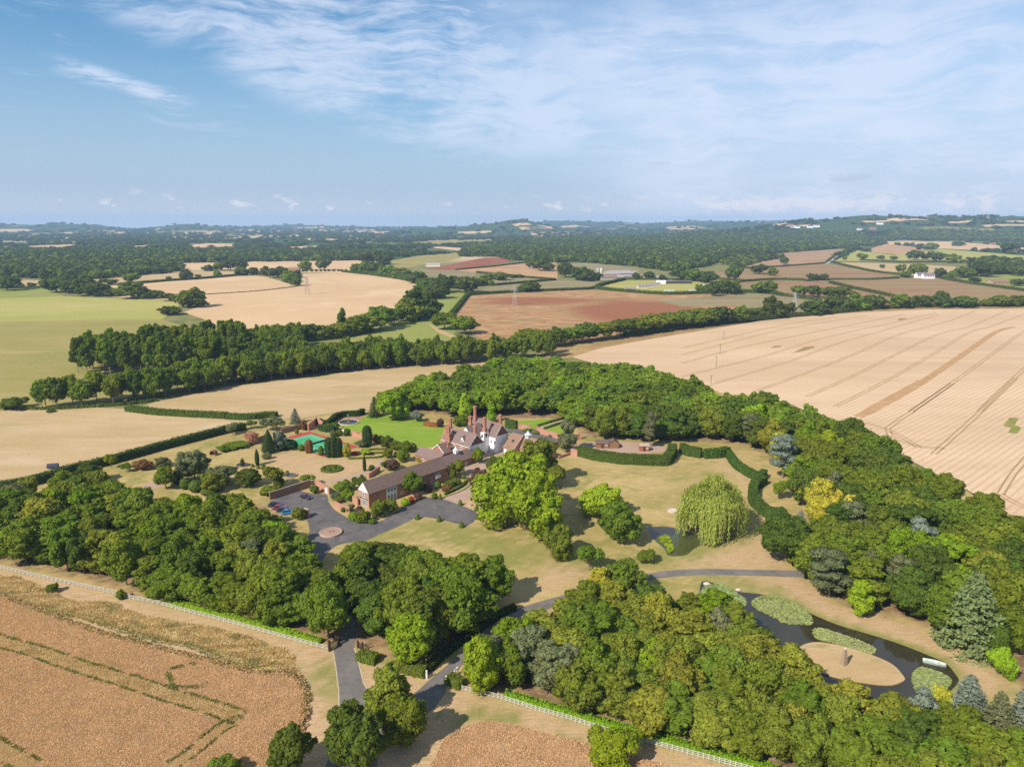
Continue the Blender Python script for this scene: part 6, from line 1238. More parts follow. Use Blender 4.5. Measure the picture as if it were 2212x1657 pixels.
for args in [('broad1', 1740, 1018, 11, 62, 'gold', 'uppermost of the bright golden trees in the right wood'), ('broad2', 1775, 1040, 12, 66, 'gold', 'golden tree in the middle of the golden cluster'), ('broad4', 1830, 1062, 11, 70, 'gold', 'golden tree at the right of the golden cluster'), ('broad0', 1780, 1072, 10, 66, 'gold', 'lowest golden tree of the golden cluster'), ('tall1', 1688, 932, 12, 50, 'gold', 'small golden tree above the blue grey pine'),
             ('broad3', 1670, 915, 13, 60, 'yellowgreen', 'pale yellow green tree above the small golden tree'), ('pine', 1850, 1085, 12, 60, 'grey', 'grey green pine crown just below the golden cluster'), ('pine', 1990, 1120, 13, 60, 'blue', 'pale blue conifer top amid the right wood'), ('cedar', 1885, 1185, 11, 80, 'grey', 'grey green cedar amid the right wood'), ('pine', 1805, 1020, 13, 44, 'grey', 'grey conifer top behind the golden cluster'),
             ('pine', 1625, 895, 13, 42, 'grey', 'greyish conifer at the left of the golden trees'), ('pine', 1945, 1200, 11, 62, 'grey', 'dull grey conifer low in the right wood'), ('pine', 1407, 890, 15, 34, 'grey', 'bare stemmed pine behind the sheds'), ('tall0', 1225, 905, 14, 44, 'grey', 'drooping grey conifer at the end of the yard track'),
             ('broad5', 1300, 1222, 9, 56, 'gold', 'golden tinted tree at the top of the right front wood'), ('broad2', 1320, 1260, 9, 70, 'yellowgreen', 'yellowish tree below the two tone tree'), ('pine', 2000, 1490, 9, 60, 'blue', 'small blue conifer at the foot of the island'), ('bushy0', 2040, 1487, 6, 44, 'gold', 'small orange tinted tree near the lake foot'),
             ('bushy2', 1330, 1580, 7, 110, 'bright', 'bright green low tree in the front row of the right wood'), ('tall3', 210, 1140, 12, 90, 'yellowgreen', 'yellow green tall tree on the left wood front'), ('tall0', 250, 1150, 12, 80, 'yellowgreen', 'second yellow green tree on the left wood front'), ('pine', 545, 1165, 11, 60, 'grey', 'grey conifer amid the left wood'), ('bushy1', 55, 1030, 8, 40, 'yellowgreen', 'yellowish bush tree by the long hedge end'), ('pine', 20, 1050, 10, 80, 'grey', 'grey conifer at the left picture edge'), ('broad4', 700, 905 - 40, 14, 1, 'mid', None)]:
    if args[6] is None: continue
    o = T_top(*args); GOLD.append((o.location.x, o.location.y - 3.5, 6.2 if args[5] == 'gold' else 4.0))
TAKEN += [tuple(o.location.xy) for o in COL.objects if o.get('category') == 'tree' and o.parent is None]

# ------------------------------------------------------------------ the woods round the house
def zpoly(*q): return [g(*p) if len(p) == 3 else g(p[0], p[1], 0) for p in q]
W_LEFT = zpoly((-260, 1150), (0, 1203), (170, 1240), (330, 1282), (560, 1347), (690, 1382), (735, 1388), (682, 1225, 8), (652, 1176, 9), (588, 1142, 9), (540, 1105, 9), (490, 1085, 9), (440, 1090, 9), (330, 1075, 9), (260, 1070, 9), (215, 1035, 9), (150, 1030, 9), (100, 1058, 9), (0, 1070, 9), (-260, 1090, 9))
W_MIDDLE = zpoly((770, 1392), (870, 1412), (935, 1400), (1020, 1350), (1070, 1295), (1078, 1255, 10), (1035, 1222, 10), (980, 1205, 10), (930, 1197, 10), (860, 1170, 10), (800, 1178, 10), (740, 1190, 10))
W_RIGHT = zpoly((1000, 1468), (1100, 1495), (1200, 1520), (1400, 1575), (1560, 1625), (1700, 1680), (2000, 1790), (2500, 1880), (2600, 1640), (2212, 1570, 8), (2120, 1560, 8), (2050, 1555, 8), (1980, 1520, 8), (1850, 1462, 8), (1740, 1446, 8), (1690, 1420, 8), (1640, 1362, 8), (1600, 1308, 8), (1560, 1282, 8), (1480, 1278, 8), (1400, 1285, 8), (1290, 1255, 8), (1180, 1290, 8), (1120, 1315, 8), (1060, 1380, 7))
W_BACK = zpoly((1255, 785, 10), (1330, 788, 10), (1430, 808, 10), (1500, 828, 10), (1560, 852, 10), (1640, 858, 10), (1700, 868, 10), (1800, 912, 10), (1860, 942, 10), (1960, 992, 10), (2100, 1072, 10), (2212, 1122, 10), (2420, 1230, 10), (2500, 1480), (2400, 1545), (2225, 1490), (2180, 1440), (2100, 1385), (1960, 1338), (1830, 1312), (1740, 1245), (1748, 1180), (1800, 1130), (1770, 1080), (1700, 1010), (1625, 962), (1560, 950), (1400, 955), (1285, 953), (1245, 912), (1225, 902), (1130, 897), (1040, 900), (950, 902), (900, 888), (838, 884), (840, 872, 10), (870, 835, 10), (920, 815, 10), (1000, 800, 10), (1060, 785, 10), (1130, 775, 10))
random.seed(11)
def scatter(poly, dmin, avoid=(), n=9000):
    x0, x1 = min(p.x for p in poly), max(p.x for p in poly); y0, y1 = min(p.y for p in poly), max(p.y for p in poly); cell = {}; o = []
    pl = [p.xy for p in poly]
    for _ in range(n):
        x, y = random.uniform(x0, x1), random.uniform(y0, y1)
        if not inpoly(x, y, pl): continue
        k = (int(x // dmin), int(y // dmin))
        if any((x - a) ** 2 + (y - b) ** 2 < dmin * dmin for i in (-1, 0, 1) for j in (-1, 0, 1) for a, b in cell.get((k[0] + i, k[1] + j), ())): continue
        if any((x - a) ** 2 + (y - b) ** 2 < r * r for a, b, r in avoid): continue
        cell.setdefault(k, []).append((x, y)); o.append((x, y))
    return o
AV = [(x, y, 3.6) for x, y in TAKEN] + GOLD
for q in smooth([(757, 1400), (745, 1330), (715, 1260), (690, 1200)], 6, False) + smooth([G(1420, 800), G(1620, 620), G(1760, 500), G(1990, 250), (1200, 1300), (1390, 1245)], 8, False): p = g(*q); AV.append((p.x, p.y, 3.6))
for q in smooth([(1740, 1240), (1800, 1246), (1900, 1262), (2000, 1290)], 5, False): p = g(*q); AV.append((p.x, p.y, 1.5))
CAND = []
for nm, poly, dm, wr, hr, pal in (('left', W_LEFT, 4.7, (8, 12.6), (8, 13.2), ['dark'] * 3 + ['mid'] * 10 + ['bright', 'bright', 'olive', 'yellowgreen']), ('middle', W_MIDDLE, 4.9, (8.4, 13), (9, 13.6), ['dark'] * 4 + ['mid'] * 5 + ['olive']),
                              ('right', W_RIGHT, 4.7, (7.4, 12), (7, 11), ['olive'] * 7 + ['mid'] * 6 + ['bright'] * 2 + ['yellowgreen'] * 4 + ['grey'] + ['dark'] * 2), ('back', W_BACK, 6.3, (9.5, 15.5), (9.5, 14.5), ['mid'] * 11 + ['bright'] * 3 + ['dark'] * 5 + ['olive'] * 3)):
    for x, y in scatter(poly, dm, AV):
        CAND.append((nm, x, y, random.uniform(*wr), random.uniform(*hr), random.choice(pal)))
def infr(x, y, z=8, m=60): c, r = colrow(x, y, z); return -m < c < 2212 + m and r < 1657 + m
CAND = [c for c in CAND if c[2] > 40 and infr(c[1], c[2])]
CAND.sort(key=lambda c: math.hypot(c[1], c[2]))
ORD = ['first', 'second', 'third', 'fourth', 'fifth', 'sixth', 'seventh', 'eighth', 'ninth', 'tenth', 'eleventh', 'twelfth', 'thirteenth', 'fourteenth', 'fifteenth', 'sixteenth', 'seventeenth', 'eighteenth', 'nineteenth', 'twentieth', 'twenty first', 'twenty second', 'twenty third', 'twenty fourth', 'twenty fifth', 'twenty sixth', 'twenty seventh', 'twenty eighth', 'twenty ninth', 'thirtieth']
COLW = {'dark': 'dark green', 'mid': 'mid green', 'bright': 'bright green', 'olive': 'olive green', 'yellowgreen': 'yellow green', 'grey': 'grey green', 'gold': 'golden'}
WOODN = {'left': 'the wood left of the main drive', 'middle': 'the wood between the two drives', 'right': 'the front right wood below the lake', 'back': 'the long wood behind house and lawn'}
def zone(nm, x, y):
    c, r = colrow(x, y, 6)
    if nm == 'left': return 'by the left picture edge' if c < 170 else 'near the car park' if c > 560 and r < 1230 else 'along the garden side' if r < 1130 else 'towards the white fence' if r > 1215 else 'in the middle'
    if nm == 'middle': return 'towards the forecourt' if r < 1240 else 'nearest the gates'
    if nm == 'right': return 'near the white gate' if c < 1180 and r > 1330 else 'towards the park path' if r < 1330 else 'beside the lake' if r < 1480 and c > 1500 else 'in the bottom right corner' if c > 1800 else 'towards the white fence'
    return 'behind the house' if c < 1180 else 'behind the sheds' if c < 1560 else 'round the golden trees' if c < 1900 and r < 1150 else 'along the wheat edge' if r < 1090 + (c - 1900) * .4 else 'beside the lake path'
BKINDS = {'left': ['broad0', 'broad1', 'broad2', 'tall0', 'tall1', 'broad4', 'broad5', 'tall3'], 'middle': ['broad1', 'broad3', 'tall1', 'tall2', 'broad5', 'broad0'], 'right': ['broad0', 'broad1', 'broad2', 'broad3', 'tall2', 'tall3', 'broad5', 'bushy0', 'bushy1'], 'back': ['broad0', 'broad1', 'broad2', 'broad3', 'broad4', 'broad5', 'tall0', 'tall2', 'bushy1']}
rest = []
for i, (nm, x, y, w_, h_, lf) in enumerate(CAND):
    if i < 300:
        plant(random.choice(BKINDS[nm]), Vector((x, y, 0)), w_, h_, lf, name='woodland_tree', label='%s tree %s of %s' % (COLW[lf], zone(nm, x, y), WOODN[nm]), cat='tree', group='trees of ' + WOODN[nm], wild=.16)
    else: rest.append((x, y, w_, h_, lf))
print('wood trees', len(CAND), {k: sum(c[0] == k for c in CAND) for k in WOODN})
def merged_trees(name, items, kinds, label, colour=None):
    """the remaining trees of a wood as one mass of crowns"""
    vs, fs, ts, n = [], [], [], 0; ms, mi = [], []
    for x, y, z, w_, h_, lf in items:
        W0, H0, cm, tm = KIND[random.choice(kinds)]; a = random.uniform(0, 6.28); ca, sa = math.cos(a) * w_ / W0, math.sin(a) * w_ / W0
        k = len(cm.vertices); co = np.empty(k * 3, np.float32); cm.vertices.foreach_get('co', co); co = co.reshape(-1, 3)
        q = np.stack([co[:, 0] * ca - co[:, 1] * sa + x, co[:, 0] * sa + co[:, 1] * ca + y, co[:, 2] * h_ / H0 + z], 1); tt = np.empty(k, np.float32); cm.attributes['tint'].data.foreach_get('value', tt)
        vs.append(q); fs.append(np.arange(k).reshape(-1, 4) + n); ts.append(np.clip(tt * .75 + random.uniform(-.25, .5), 0, 1.3)); n += k
        if lf not in ms: ms.append(lf)
        mi.append(np.full(k // 4, ms.index(lf), np.int32))
    me = np_mesh(name, np.vstack(vs), np.vstack(fs), None, np.concatenate(ts))
    for l in ms: me.materials.append(LEAF[l])
    me.polygons.foreach_set('material_index', np.concatenate(mi))
    return tag(link(name, me), label, 'trees', kind='stuff')
if rest: merged_trees('woodland', [(x, y, 0, w_, h_, lf) for x, y, w_, h_, lf in rest], ['mid%d' % i for i in range(5)], 'far side of the long wood towards the wheat')
# ------------------------------------------------------------------ belts, hedgerows and field trees
random.seed(5)
BELT = zpoly((50, 884), (120, 882), (250, 874), (400, 852), (600, 822), (830, 797), (1000, 787), (1060, 784), (1190, 764), (1190, 735, 12), (1050, 735, 12), (900, 738, 12), (800, 738, 12), (700, 745, 13), (600, 752, 13), (520, 762, 14), (400, 785, 14), (250, 805, 14), (140, 815, 14), (62, 832, 12))
CLUMP = zpoly((160, 812), (330, 815), (480, 795), (640, 770), (650, 740), (640, 700, 12), (520, 700, 15), (470, 697, 18), (330, 705, 18), (300, 715, 18), (250, 725, 16), (165, 745, 14))
bl = sorted(scatter(BELT, 6.0), key=lambda p: p[0]); cl = sorted(scatter(CLUMP, 8.0), key=lambda p: p[0])
print('belt', len(bl), 'clump', len(cl))
for i, (x, y) in enumerate(bl):
    c, r = colrow(x, y, 6); sec = 'left end' if c < 330 else 'middle' if c < 700 else 'right end'; lf = random.choice(['dark', 'mid', 'mid', 'mid', 'dark'])
    plant('mid%d' % random.randrange(5), Vector((x, y, 0)), random.uniform(8.5, 12), random.uniform(13, 17), lf, name='belt_tree', label='%s tree at the %s of the long tree belt across the stubble' % (COLW[lf], sec), cat='tree', group='trees of the long belt')
for i, (x, y) in enumerate(cl):
    c, r = colrow(x, y, 6); tall = c < 530
    lf = random.choice(['dark', 'mid', 'mid']); plant('poplar%d' % random.randrange(3) if tall else 'mid%d' % random.randrange(5), Vector((x, y, 0)), random.uniform(8, 11), random.uniform(19, 24) if tall else random.uniform(12, 15), lf, name='poplar_tree' if tall else 'belt_tree', label=('%s poplar of the tall stand behind the belt' if tall else '%s tree of the lower clump right of the poplars') % COLW[lf], cat='tree', group='tall poplar stand' if tall else 'lower clump beside the poplars')
# single trees and hedgerow trees, read on the grid: x, foot, top, width
ROWS = {
    'the hedgerow along the wheat headland': [(1140, 752, 712, 60), (1170, 752, 716, 40), (1205, 748, 712, 50), (1240, 742, 706, 50), (1270, 738, 700, 50), (1305, 733, 696, 52), (1340, 728, 690, 52), (1375, 724, 688, 50), (1410, 718, 682, 52), (1445, 712, 676, 50), (1480, 708, 672, 46), (1510, 704, 666, 46), (1535, 700, 668, 40), (1560, 698, 664, 44), (1598, 692, 662, 34), (1630, 688, 666, 36), (1668, 686, 644, 48), (1700, 684, 656, 30), (1755, 680, 650, 56), (1805, 672, 636, 56), (1850, 670, 636, 44), (1885, 668, 640, 44), (1945, 666, 636, 50), (1990, 664, 640, 36), (2035, 664, 632, 44), (2080, 664, 642, 50), (2130, 662, 648, 30), (2160, 662, 640, 42), (2200, 662, 640, 42), (2250, 662, 640, 42)],
    'the copse between far wheat and meadow': [(668, 735, 702, 44), (700, 733, 705, 40), (735, 728, 698, 44), (770, 722, 684, 50), (800, 716, 682, 60), (822, 712, 666, 56), (852, 702, 668, 44), (880, 695, 648, 60), (905, 690, 628, 70), (930, 685, 650, 50), (960, 712, 676, 52), (1003, 722, 686, 54)],
    'the wooded lane climbing past the meadow': [(945, 645, 618, 50), (925, 628, 604, 44), (960, 632, 598, 40), (900, 612, 590, 40), (870, 602, 582, 42), (840, 598, 576, 40), (815, 594, 570, 44), (795, 590, 566, 40), (770, 588, 572, 24), (798, 570, 545, 44), (830, 572, 553, 36), (985, 622, 600, 40), (1010, 632, 602, 44), (1050, 615, 597, 30), (1143, 630, 612, 46), (1085, 606, 592, 30), (1070, 604, 590, 30), (1115, 600, 594, 30), (1030, 618, 604, 30)],
    'the pasture hedge on the left': [(16, 628, 601, 42), (70, 622, 612, 14), (48, 622, 614, 10), (122, 632, 602, 46), (150, 634, 608, 40), (185, 638, 598, 44), (208, 640, 614, 44), (245, 640, 624, 38), (290, 645, 614, 58), (335, 645, 630, 36), (370, 650, 636, 36), (415, 664, 628, 54), (368, 680, 664, 40), (235, 615, 604, 30), (285, 612, 592, 28), (402, 605, 585, 24), (428, 600, 594, 12), (365, 606, 598, 12), (470, 598, 586, 14), (520, 596, 580, 22), (545, 594, 580, 24), (572, 596, 578, 20), (600, 600, 580, 36), (625, 610, 588, 28), (640, 618, 596, 22), (640, 600, 586, 20), (450, 586, 574, 20), (472, 584, 568, 20), (498, 584, 564, 26), (524, 584, 566, 22), (660, 584, 566, 24), (700, 584, 562, 26)],
    'the copses and hedges round the farm': [(1222, 600, 570, 32), (1240, 598, 578, 24), (1255, 605, 578, 44), (1270, 608, 584, 30), (1290, 605, 590, 26), (1150, 580, 566, 26), (1165, 585, 560, 40), (1185, 586, 570, 30), (1375, 604, 590, 20), (1403, 604, 588, 22), (1430, 606, 594, 16), (1470, 606, 584, 40), (1500, 608, 582, 44), (1530, 610, 588, 38), (1548, 632, 608, 40), (1575, 636, 606, 42), (1545, 640, 616, 30), (1520, 632, 616, 40), (1640, 592, 573, 34), (1668, 596, 578, 20), (1693, 572, 556, 18), (1755, 606, 592, 26), (1778, 606, 592, 20), (1585, 606, 576, 34), (1653, 634, 608, 50), (1725, 640, 618, 32), (1757, 642, 618, 32), (1805, 646, 620, 58)],
    'the far right fields': [(1862, 562, 548, 20), (1825, 562, 554, 10), (1902, 560, 552, 16), (1930, 562, 554, 14), (1975, 562, 542, 30), (2000, 562, 548, 24), (2022, 565, 545, 34), (2060, 568, 550, 36), (2092, 560, 556, 12), (2120, 560, 556, 12), (2165, 560, 554, 18), (2200, 560, 556, 14), (1945, 590, 572, 22), (1980, 598, 572, 34), (1955, 600, 586, 24), (2030, 600, 580, 28), (2055, 602, 586, 24), (2085, 600, 578, 40), (2120, 598, 568, 50), (2160, 592, 568, 46), (2200, 596, 576, 36), (1905, 580, 572, 10), (1985, 540, 530, 16), (2010, 542, 526, 26), (2070, 532, 522, 26), (2180, 546, 526, 36), (2105, 612, 600, 22), (2200, 618, 604, 30), (1860, 528, 520, 20)],
}
fk = ['field0', 'field1', 'field2', 'field3']
for rn, lst in ROWS.items():
    lst = sorted(lst)
    for i, (x, yb, yt, wd) in enumerate(lst):
        near = yb > 700; k_ = {'the pasture hedge on the left': 1.25, 'the wooded lane climbing past the meadow': 1.2}.get(rn, 1.1); wd *= k_; yt = yb - (yb - yt) * (1 + (k_ - 1) * .6)
        lf = random.choice(['field', 'field', 'dark', 'mid'] if not near else ['mid', 'dark', 'mid', 'olive'])
        kd = 'mid%d' % random.randrange(5) if near and wd > 48 else random.choice(fk)
        T_ = plant_px(kd, x, yb, yt, wd, lf, name='field_tree', cat='tree', group='trees of ' + rn, trunk=near or kd in ('field0', 'field2'), label='%s tree from the left among %s' % (ORD[i] if i < 30 else 'thirty %s' % ORD[i - 30], rn))
plant_px('poplar1', 742, 722, 661, 20, 'mid', name='poplar_tree', cat='tree', label='single slender poplar at the edge of the far wheat'); plant_px('poplar2', 735, 724, 672, 16, 'mid', name='poplar_tree', cat='tree', label='shorter poplar tucked against the slender poplar')
for i in range(17): x = 615 + i * 9.6 + random.uniform(-2, 2); plant_px('field1', x, 588 - i * .15, 581.5, 7.5, 'field', name='field_tree', cat='tree', group='row of small round trees beyond far wheat', trunk=False, label='small round tree in the even row beyond the far wheat field')
# field hedges
def fh(q, wd, h_, lb): hedge(q, wd, h_, 'field', 'field_hedge', lb, 'hedges between far fields', dens=1.6, size=1.1, rough=.5, sm=3)
fh([(1018, 630), (1005, 645), (985, 670), (968, 690), (950, 700)], 5, 3, 'curving hedge left of the big poppy field'); fh([(1016, 638), (1080, 634), (1160, 630), (1265, 626), (1290, 622)], 4, 3, 'hedge along the top of the big poppy field')
fh([(1285, 624), (1350, 631), (1440, 637), (1540, 634), (1640, 633), (1690, 640)], 5, 3.5, 'dark hedge below the camp field'); fh([(1060, 618), (1120, 613), (1198, 606)], 4, 3, 'hedge between the grey green fields'); fh([(1030, 590), (1110, 598), (1200, 606)], 4, 3, 'hedge below the tan poppy field'); fh([(985, 584), (1060, 577), (1148, 567)], 3, 2.5, 'thin hedge between the two red fields')
fh([(1290, 620), (1320, 612), (1348, 606)], 6, 3.5, 'thick hedge left of the camp field'); fh([(1350, 604), (1420, 605), (1470, 606)], 4, 2.5, 'hedge in front of the farmyard'); fh([(255, 617), (350, 609), (450, 602), (533, 594)], 7, 3, 'dark hedge behind the far wheat'); fh([(740, 588), (820, 596), (880, 604), (915, 618)], 6, 3, 'hedge round the far corner of the wheat'); fh([(0, 624), (60, 623), (100, 622)], 6, 2.5, 'hedge across the left pasture')
fh(pts(P5, (990, 395), (1060, 355), (1140, 325)), 5, 2.5, 'hedge on the right of the winding road'); fh(pts(P5, (935, 410), (990, 372), (1090, 325)), 5, 2.5, 'hedge on the left of the winding road'); fh(pts(P5, (970, 412), (1080, 440), (1250, 475), (1400, 492)), 6, 3, 'thick hedge under the tan stubble field'); fh(pts(P5, (380, 452), (640, 440), (930, 418)), 4, 2.5, 'hedge below the brown moor field')
fh(pts(P5, (370, 540), (600, 525), (800, 530)), 4, 3, 'hedge between red tinged fields'); fh(pts(P5, (960, 545), (1100, 580), (1250, 610), (1360, 635)), 6, 3, 'diagonal hedge through the red tinged fields'); fh(pts(P5, (1680, 518), (1850, 548), (2050, 575), (2260, 605)), 7, 3, 'hedge in front of the brick bungalow'); fh(pts(P5, (1150, 400), (1300, 405), (1450, 412), (1850, 408), (2200, 412)), 6, 3, 'hedge under the pale green pasture'); fh(pts(P5, (800, 535), (950, 525), (1200, 525), (1400, 515)), 5, 2.5, 'hedge left of the white farmhouse'); fh(pts(P5, (380, 600), (600, 620), (800, 650), (900, 660)), 4, 3, 'hedge above the wheat headland trees'); fh(pts(P5, (220, 520), (400, 535)), 4, 2.5, 'short hedge in the red tinged field')
fh([(643, 619), (560, 629), (440, 637)], 2, .8, 'thin grass line across the far wheat')
fh([(1350, 728), (1480, 706), (1560, 697), (1640, 690), (1780, 680), (1900, 668), (2050, 663), (2250, 661)], 6, 3.5, 'low scrub under the wheat headland trees')
fh([(660, 738), (740, 730), (800, 718)], 7, 4, 'scrub at the foot of the far copse')
fh([(930, 640), (910, 615), (870, 604), (830, 598), (790, 592)], 14, 7, 'dense scrub along the wooded lane')
fh([(50, 885), (130, 884), (260, 876), (340, 866)], 2.5, 1.2, 'rough hedge bottom under the tree belt')
# ------------------------------------------------------------------ far woods: each one mass
CLEAR = []
def wood_mass(name, poly, label, h_=15, w_=(12, 21), dpx=1.35, mats=('far', 'far', 'field', 'mid'), kinds=('cl0', 'cl1', 'cl2')):
    P = [at(*q) for q in poly]; items = []
    xs = [q[0] for q in poly]; ys = [q[1] for q in poly]; cell = {}; 
    tri = geometry.tessellate_polygon([[Vector((p.x, p.y, 0)) for p in P]])
    for t in tri:
        a, b, c = [P[i] for i in t]; ar = abs((b.x - a.x) * (c.y - a.y) - (c.x - a.x) * (b.y - a.y)) / 2; m = int(ar / (dpx * 95))
        for _ in range(m):
            u, v = random.random(), random.random()
            if u + v > 1: u, v = 1 - u, 1 - v
            p = a + (b - a) * u + (c - a) * v; items.append((p.x, p.y, float(hgt(p.x, p.y)) - 1.5, random.uniform(*w_), random.uniform(h_ * .75, h_ * 1.15), random.choice(mats)))
    return merged_trees(name, items, kinds, label)
for i in range(3):
    lo = lobes_round(4.8, -1.0, 9.5, 9, 0.5); KIND['cl%d' % i] = (10, 10, crown_mesh('crown', lo, 150, 2.3, 'far'), None)
wood_mass('far_woodland', [(-120, 543), (200, 545), (400, 546), (560, 548), (770, 547), (850, 552), (830, 561), (770, 563), (380, 569), (392, 584), (380, 589), (290, 597), (210, 603), (150, 607), (60, 601), (0, 597), (-120, 600)], 'dark wood stretching across the left middle distance', 14)
wood_mass('far_woodland', [(1000, 541), (1040, 532), (1120, 521), (1250, 513), (1400, 509), (1600, 508), (1800, 506), (1912, 514), (1912, 526), (1850, 533), (1720, 545), (1573, 553), (1540, 572), (1472, 586), (1435, 585), (1369, 576), (1319, 572), (1245, 567), (1202, 568), (1152, 565), (1102, 562), (1066, 553), (1000, 549)], 'great oak wood across the centre and right distance', 15, mats=('far', 'field', 'field', 'mid'))
wood_mass('far_woodland', [(1560, 572), (1590, 558), (1650, 560), (1700, 556), (1640, 566), (1600, 578)], 'small wood spur behind the farm', 12)
wood_mass('far_woodland', pts(P5, (1860, 415), (2000, 395), (2230, 430), (2230, 480), (2050, 495), (1880, 480)), 'leafy copse behind the brick bungalow', 12)
wood_mass('far_woodland', [(1912, 500), (2230, 503), (2230, 524), (2150, 522), (2040, 520), (1914, 518)], 'dark wood on the right beyond the tan strips', 14)
# trees and hedges scattered over the far plain and hills
FARPOLY = [[(980, 535), (1100, 535), (1120, 520), (1320, 516), (1320, 525), (1100, 548), (1000, 548)], [(1960, 496), (2010, 490), (2140, 494), (2150, 501), (1990, 503)]]
items = []
while len(items) < 7000:
    r_ = 1 / random.uniform(1 / 11500, 1 / 1900) if random.random() < .8 else random.uniform(2500, 11000); a = random.uniform(-.76, .76); x, y = a * r_, r_; z = float(hgt(x, y)); c, rw = colrow(x, y, z)
    if any(inpoly(c, rw, q) for q in FARPOLY): continue
    nz = math.sin(x / 260 + y / 410) + math.sin(x / 131 - y / 173 + 1.3) + math.sin(y / 97 + x / 500)
    if nz < -.45 and random.random() < .9: continue
    if z > 20 and r_ > 5200 and random.random() < .75: continue
    hit = False
    for o in FIELD_PX:
        if inpoly(c, rw, o): hit = True; break
    if hit: continue
    s_ = 10 + r_ / 420; items.append((x, y, z - 1.5, s_ * random.uniform(.9, 2.2), min(16, 8 + r_ / 900) * random.uniform(.8, 1.2), random.choice(['far', 'far', 'field', 'dark'])))
merged_trees('far_hedgerows', items, ['cl0', 'cl1', 'cl2'], 'mass of hedgerow trees over the far plain and hills')
# ------------------------------------------------------------------ farm, camp, houses
def block(p, rz, L_, W_, ev, rg, wm, rm, label, name='barn', cat='barn', wins=0, grp=None, scale=1.0):
    r = empty(name, p, rz, label, cat, grp)
    prism_gable(-L_ / 2, L_ / 2, -W_ / 2, W_ / 2, ev, rg, 'u').build('wall', wm, r); roof_gable(-L_ / 2, L_ / 2, -W_ / 2, W_ / 2, ev, rg, 'u', .5, .3, .2).build('roof', rm, r)
    for k in range(wins): window(r, '+v', -L_ / 2 + L_ * (k + .5) / wins, W_ / 2, ev * .55, L_ / wins * .45, ev * .35, 2, 1)
    return r
FB = plain('fibre_roof', (.30, .26, .25), .3, .3, .8); SHEETW = plain('sheet_cladding', (.34, .31, .28), .3, .4); REDROOF = plain('rusty_roof', (.24, .14, .11), .5, .4); CREAM = plain('cream_canvas', (.60, .54, .44), .2, 1); GREYR = plain('grey_canvas_roof', (.22, .19, .18), .2, 1)
for x, y, rz, L_, W_, ev, rg, rm, lb in [(425, 300, .2, 34, 18, 5, 8, FB, 'long grey roofed barn at the left of the farm'), (560, 285, .25, 42, 20, 6, 9, FB, 'largest pale roofed barn in the middle of the farm'), (690, 290, .3, 34, 16, 5, 8, FB, 'pale roofed barn at the right of the farm'), (400, 350, .15, 26, 14, 4.5, 7, REDROOF, 'red brown roofed shed at the front of the farm'), (520, 345, .2, 22, 12, 4, 6, FB, 'open fronted grey shed at the front of the farm'), (640, 330, .3, 24, 10, 4, 6, FB, 'low grey shed by the farm entrance'), (950, 320, .1, 20, 12, 4, 7, REDROOF, 'tan roofed farm house among trees'), (1130, 340, .0, 12, 8, 4, 6, FB, 'small pale outbuilding right of the farm trees')]:
    block(at(*FARM(x, y + 30)), rz, L_, W_, ev, rg, SHEETW, rm, lb)
for x, lb in ((240, 'left farm silo, tilted light on its white side'), (292, 'right farm silo, cream and taller')):
    s_ = empty('silo', at(*FARM(x, 372)), 0, lb, 'silo'); MB().lathe([(2.6, 0), (2.6, 16), (1.6, 17.5), (.1, 18)], 16).build('tank', plain('silo_cream', (.50, .46, .36), .2, .5) if x > 260 else METAL, s_); MB().tube([(2.8, 0, 0), (2.8, 0, 17)], .2, 6).build('pipe', METAL, s_)
for i, (x, y, L_) in enumerate([(745, 548, 15), (935, 505, 14), (1030, 492, 13), (1085, 480, 12), (1140, 468, 12)]):
    block(at(*FARM(x, y)), .12, L_, 8, 2.3, 4.4, CREAM, GREYR, ['canvas lodge standing apart at the lower left of the camp', 'leftmost canvas lodge of the row of four', 'second canvas lodge of the row of four', 'third canvas lodge of the row of four', 'rightmost canvas lodge of the row of four'][i], 'canvas_lodge', 'tent', 3, 'canvas lodges in the camp field')
block(at(*FARM(1222, 442)), .1, 13, 8, 3, 5, PAINT, PAINT, 'white marquee at the top of the camp', 'marquee', 'tent'); block(at(*FARM(1320, 425)), 0, 14, 5, 3, 3.6, PAINT, LEADW, 'pale long shed right of the marquee', 'shed', 'shed'); block(at(*FARM(1500, 435)), 0, 38, 8, 3, 4.2, DARKW, plain('dark_roof', (.10, .11, .11), .3, .5), 'long dark open stable at the camp edge', 'stable', 'stable')
block(at(*FARM(1855, 505)), .2, 10, 7, 3, 5, CREAM, LEADW, 'grey roofed hut beside the camp copse', 'hut', 'hut'); block(at(*FARM(1350, 572)), 0, 13, 7, 1.6, 3.4, CREAM, plain('green_canvas', (.30, .33, .28), .2, 1), 'green canvas tent by the camp hedge, left', 'canvas_tent', 'tent'); block(at(*FARM(1735, 568)), 0, 13, 7, 1.6, 3.4, CREAM, bpy.data.materials['green_canvas'], 'green canvas tent by the camp hedge, right', 'canvas_tent', 'tent')
SL = plain('slate_roof', (.17, .14, .15), .3, .5)
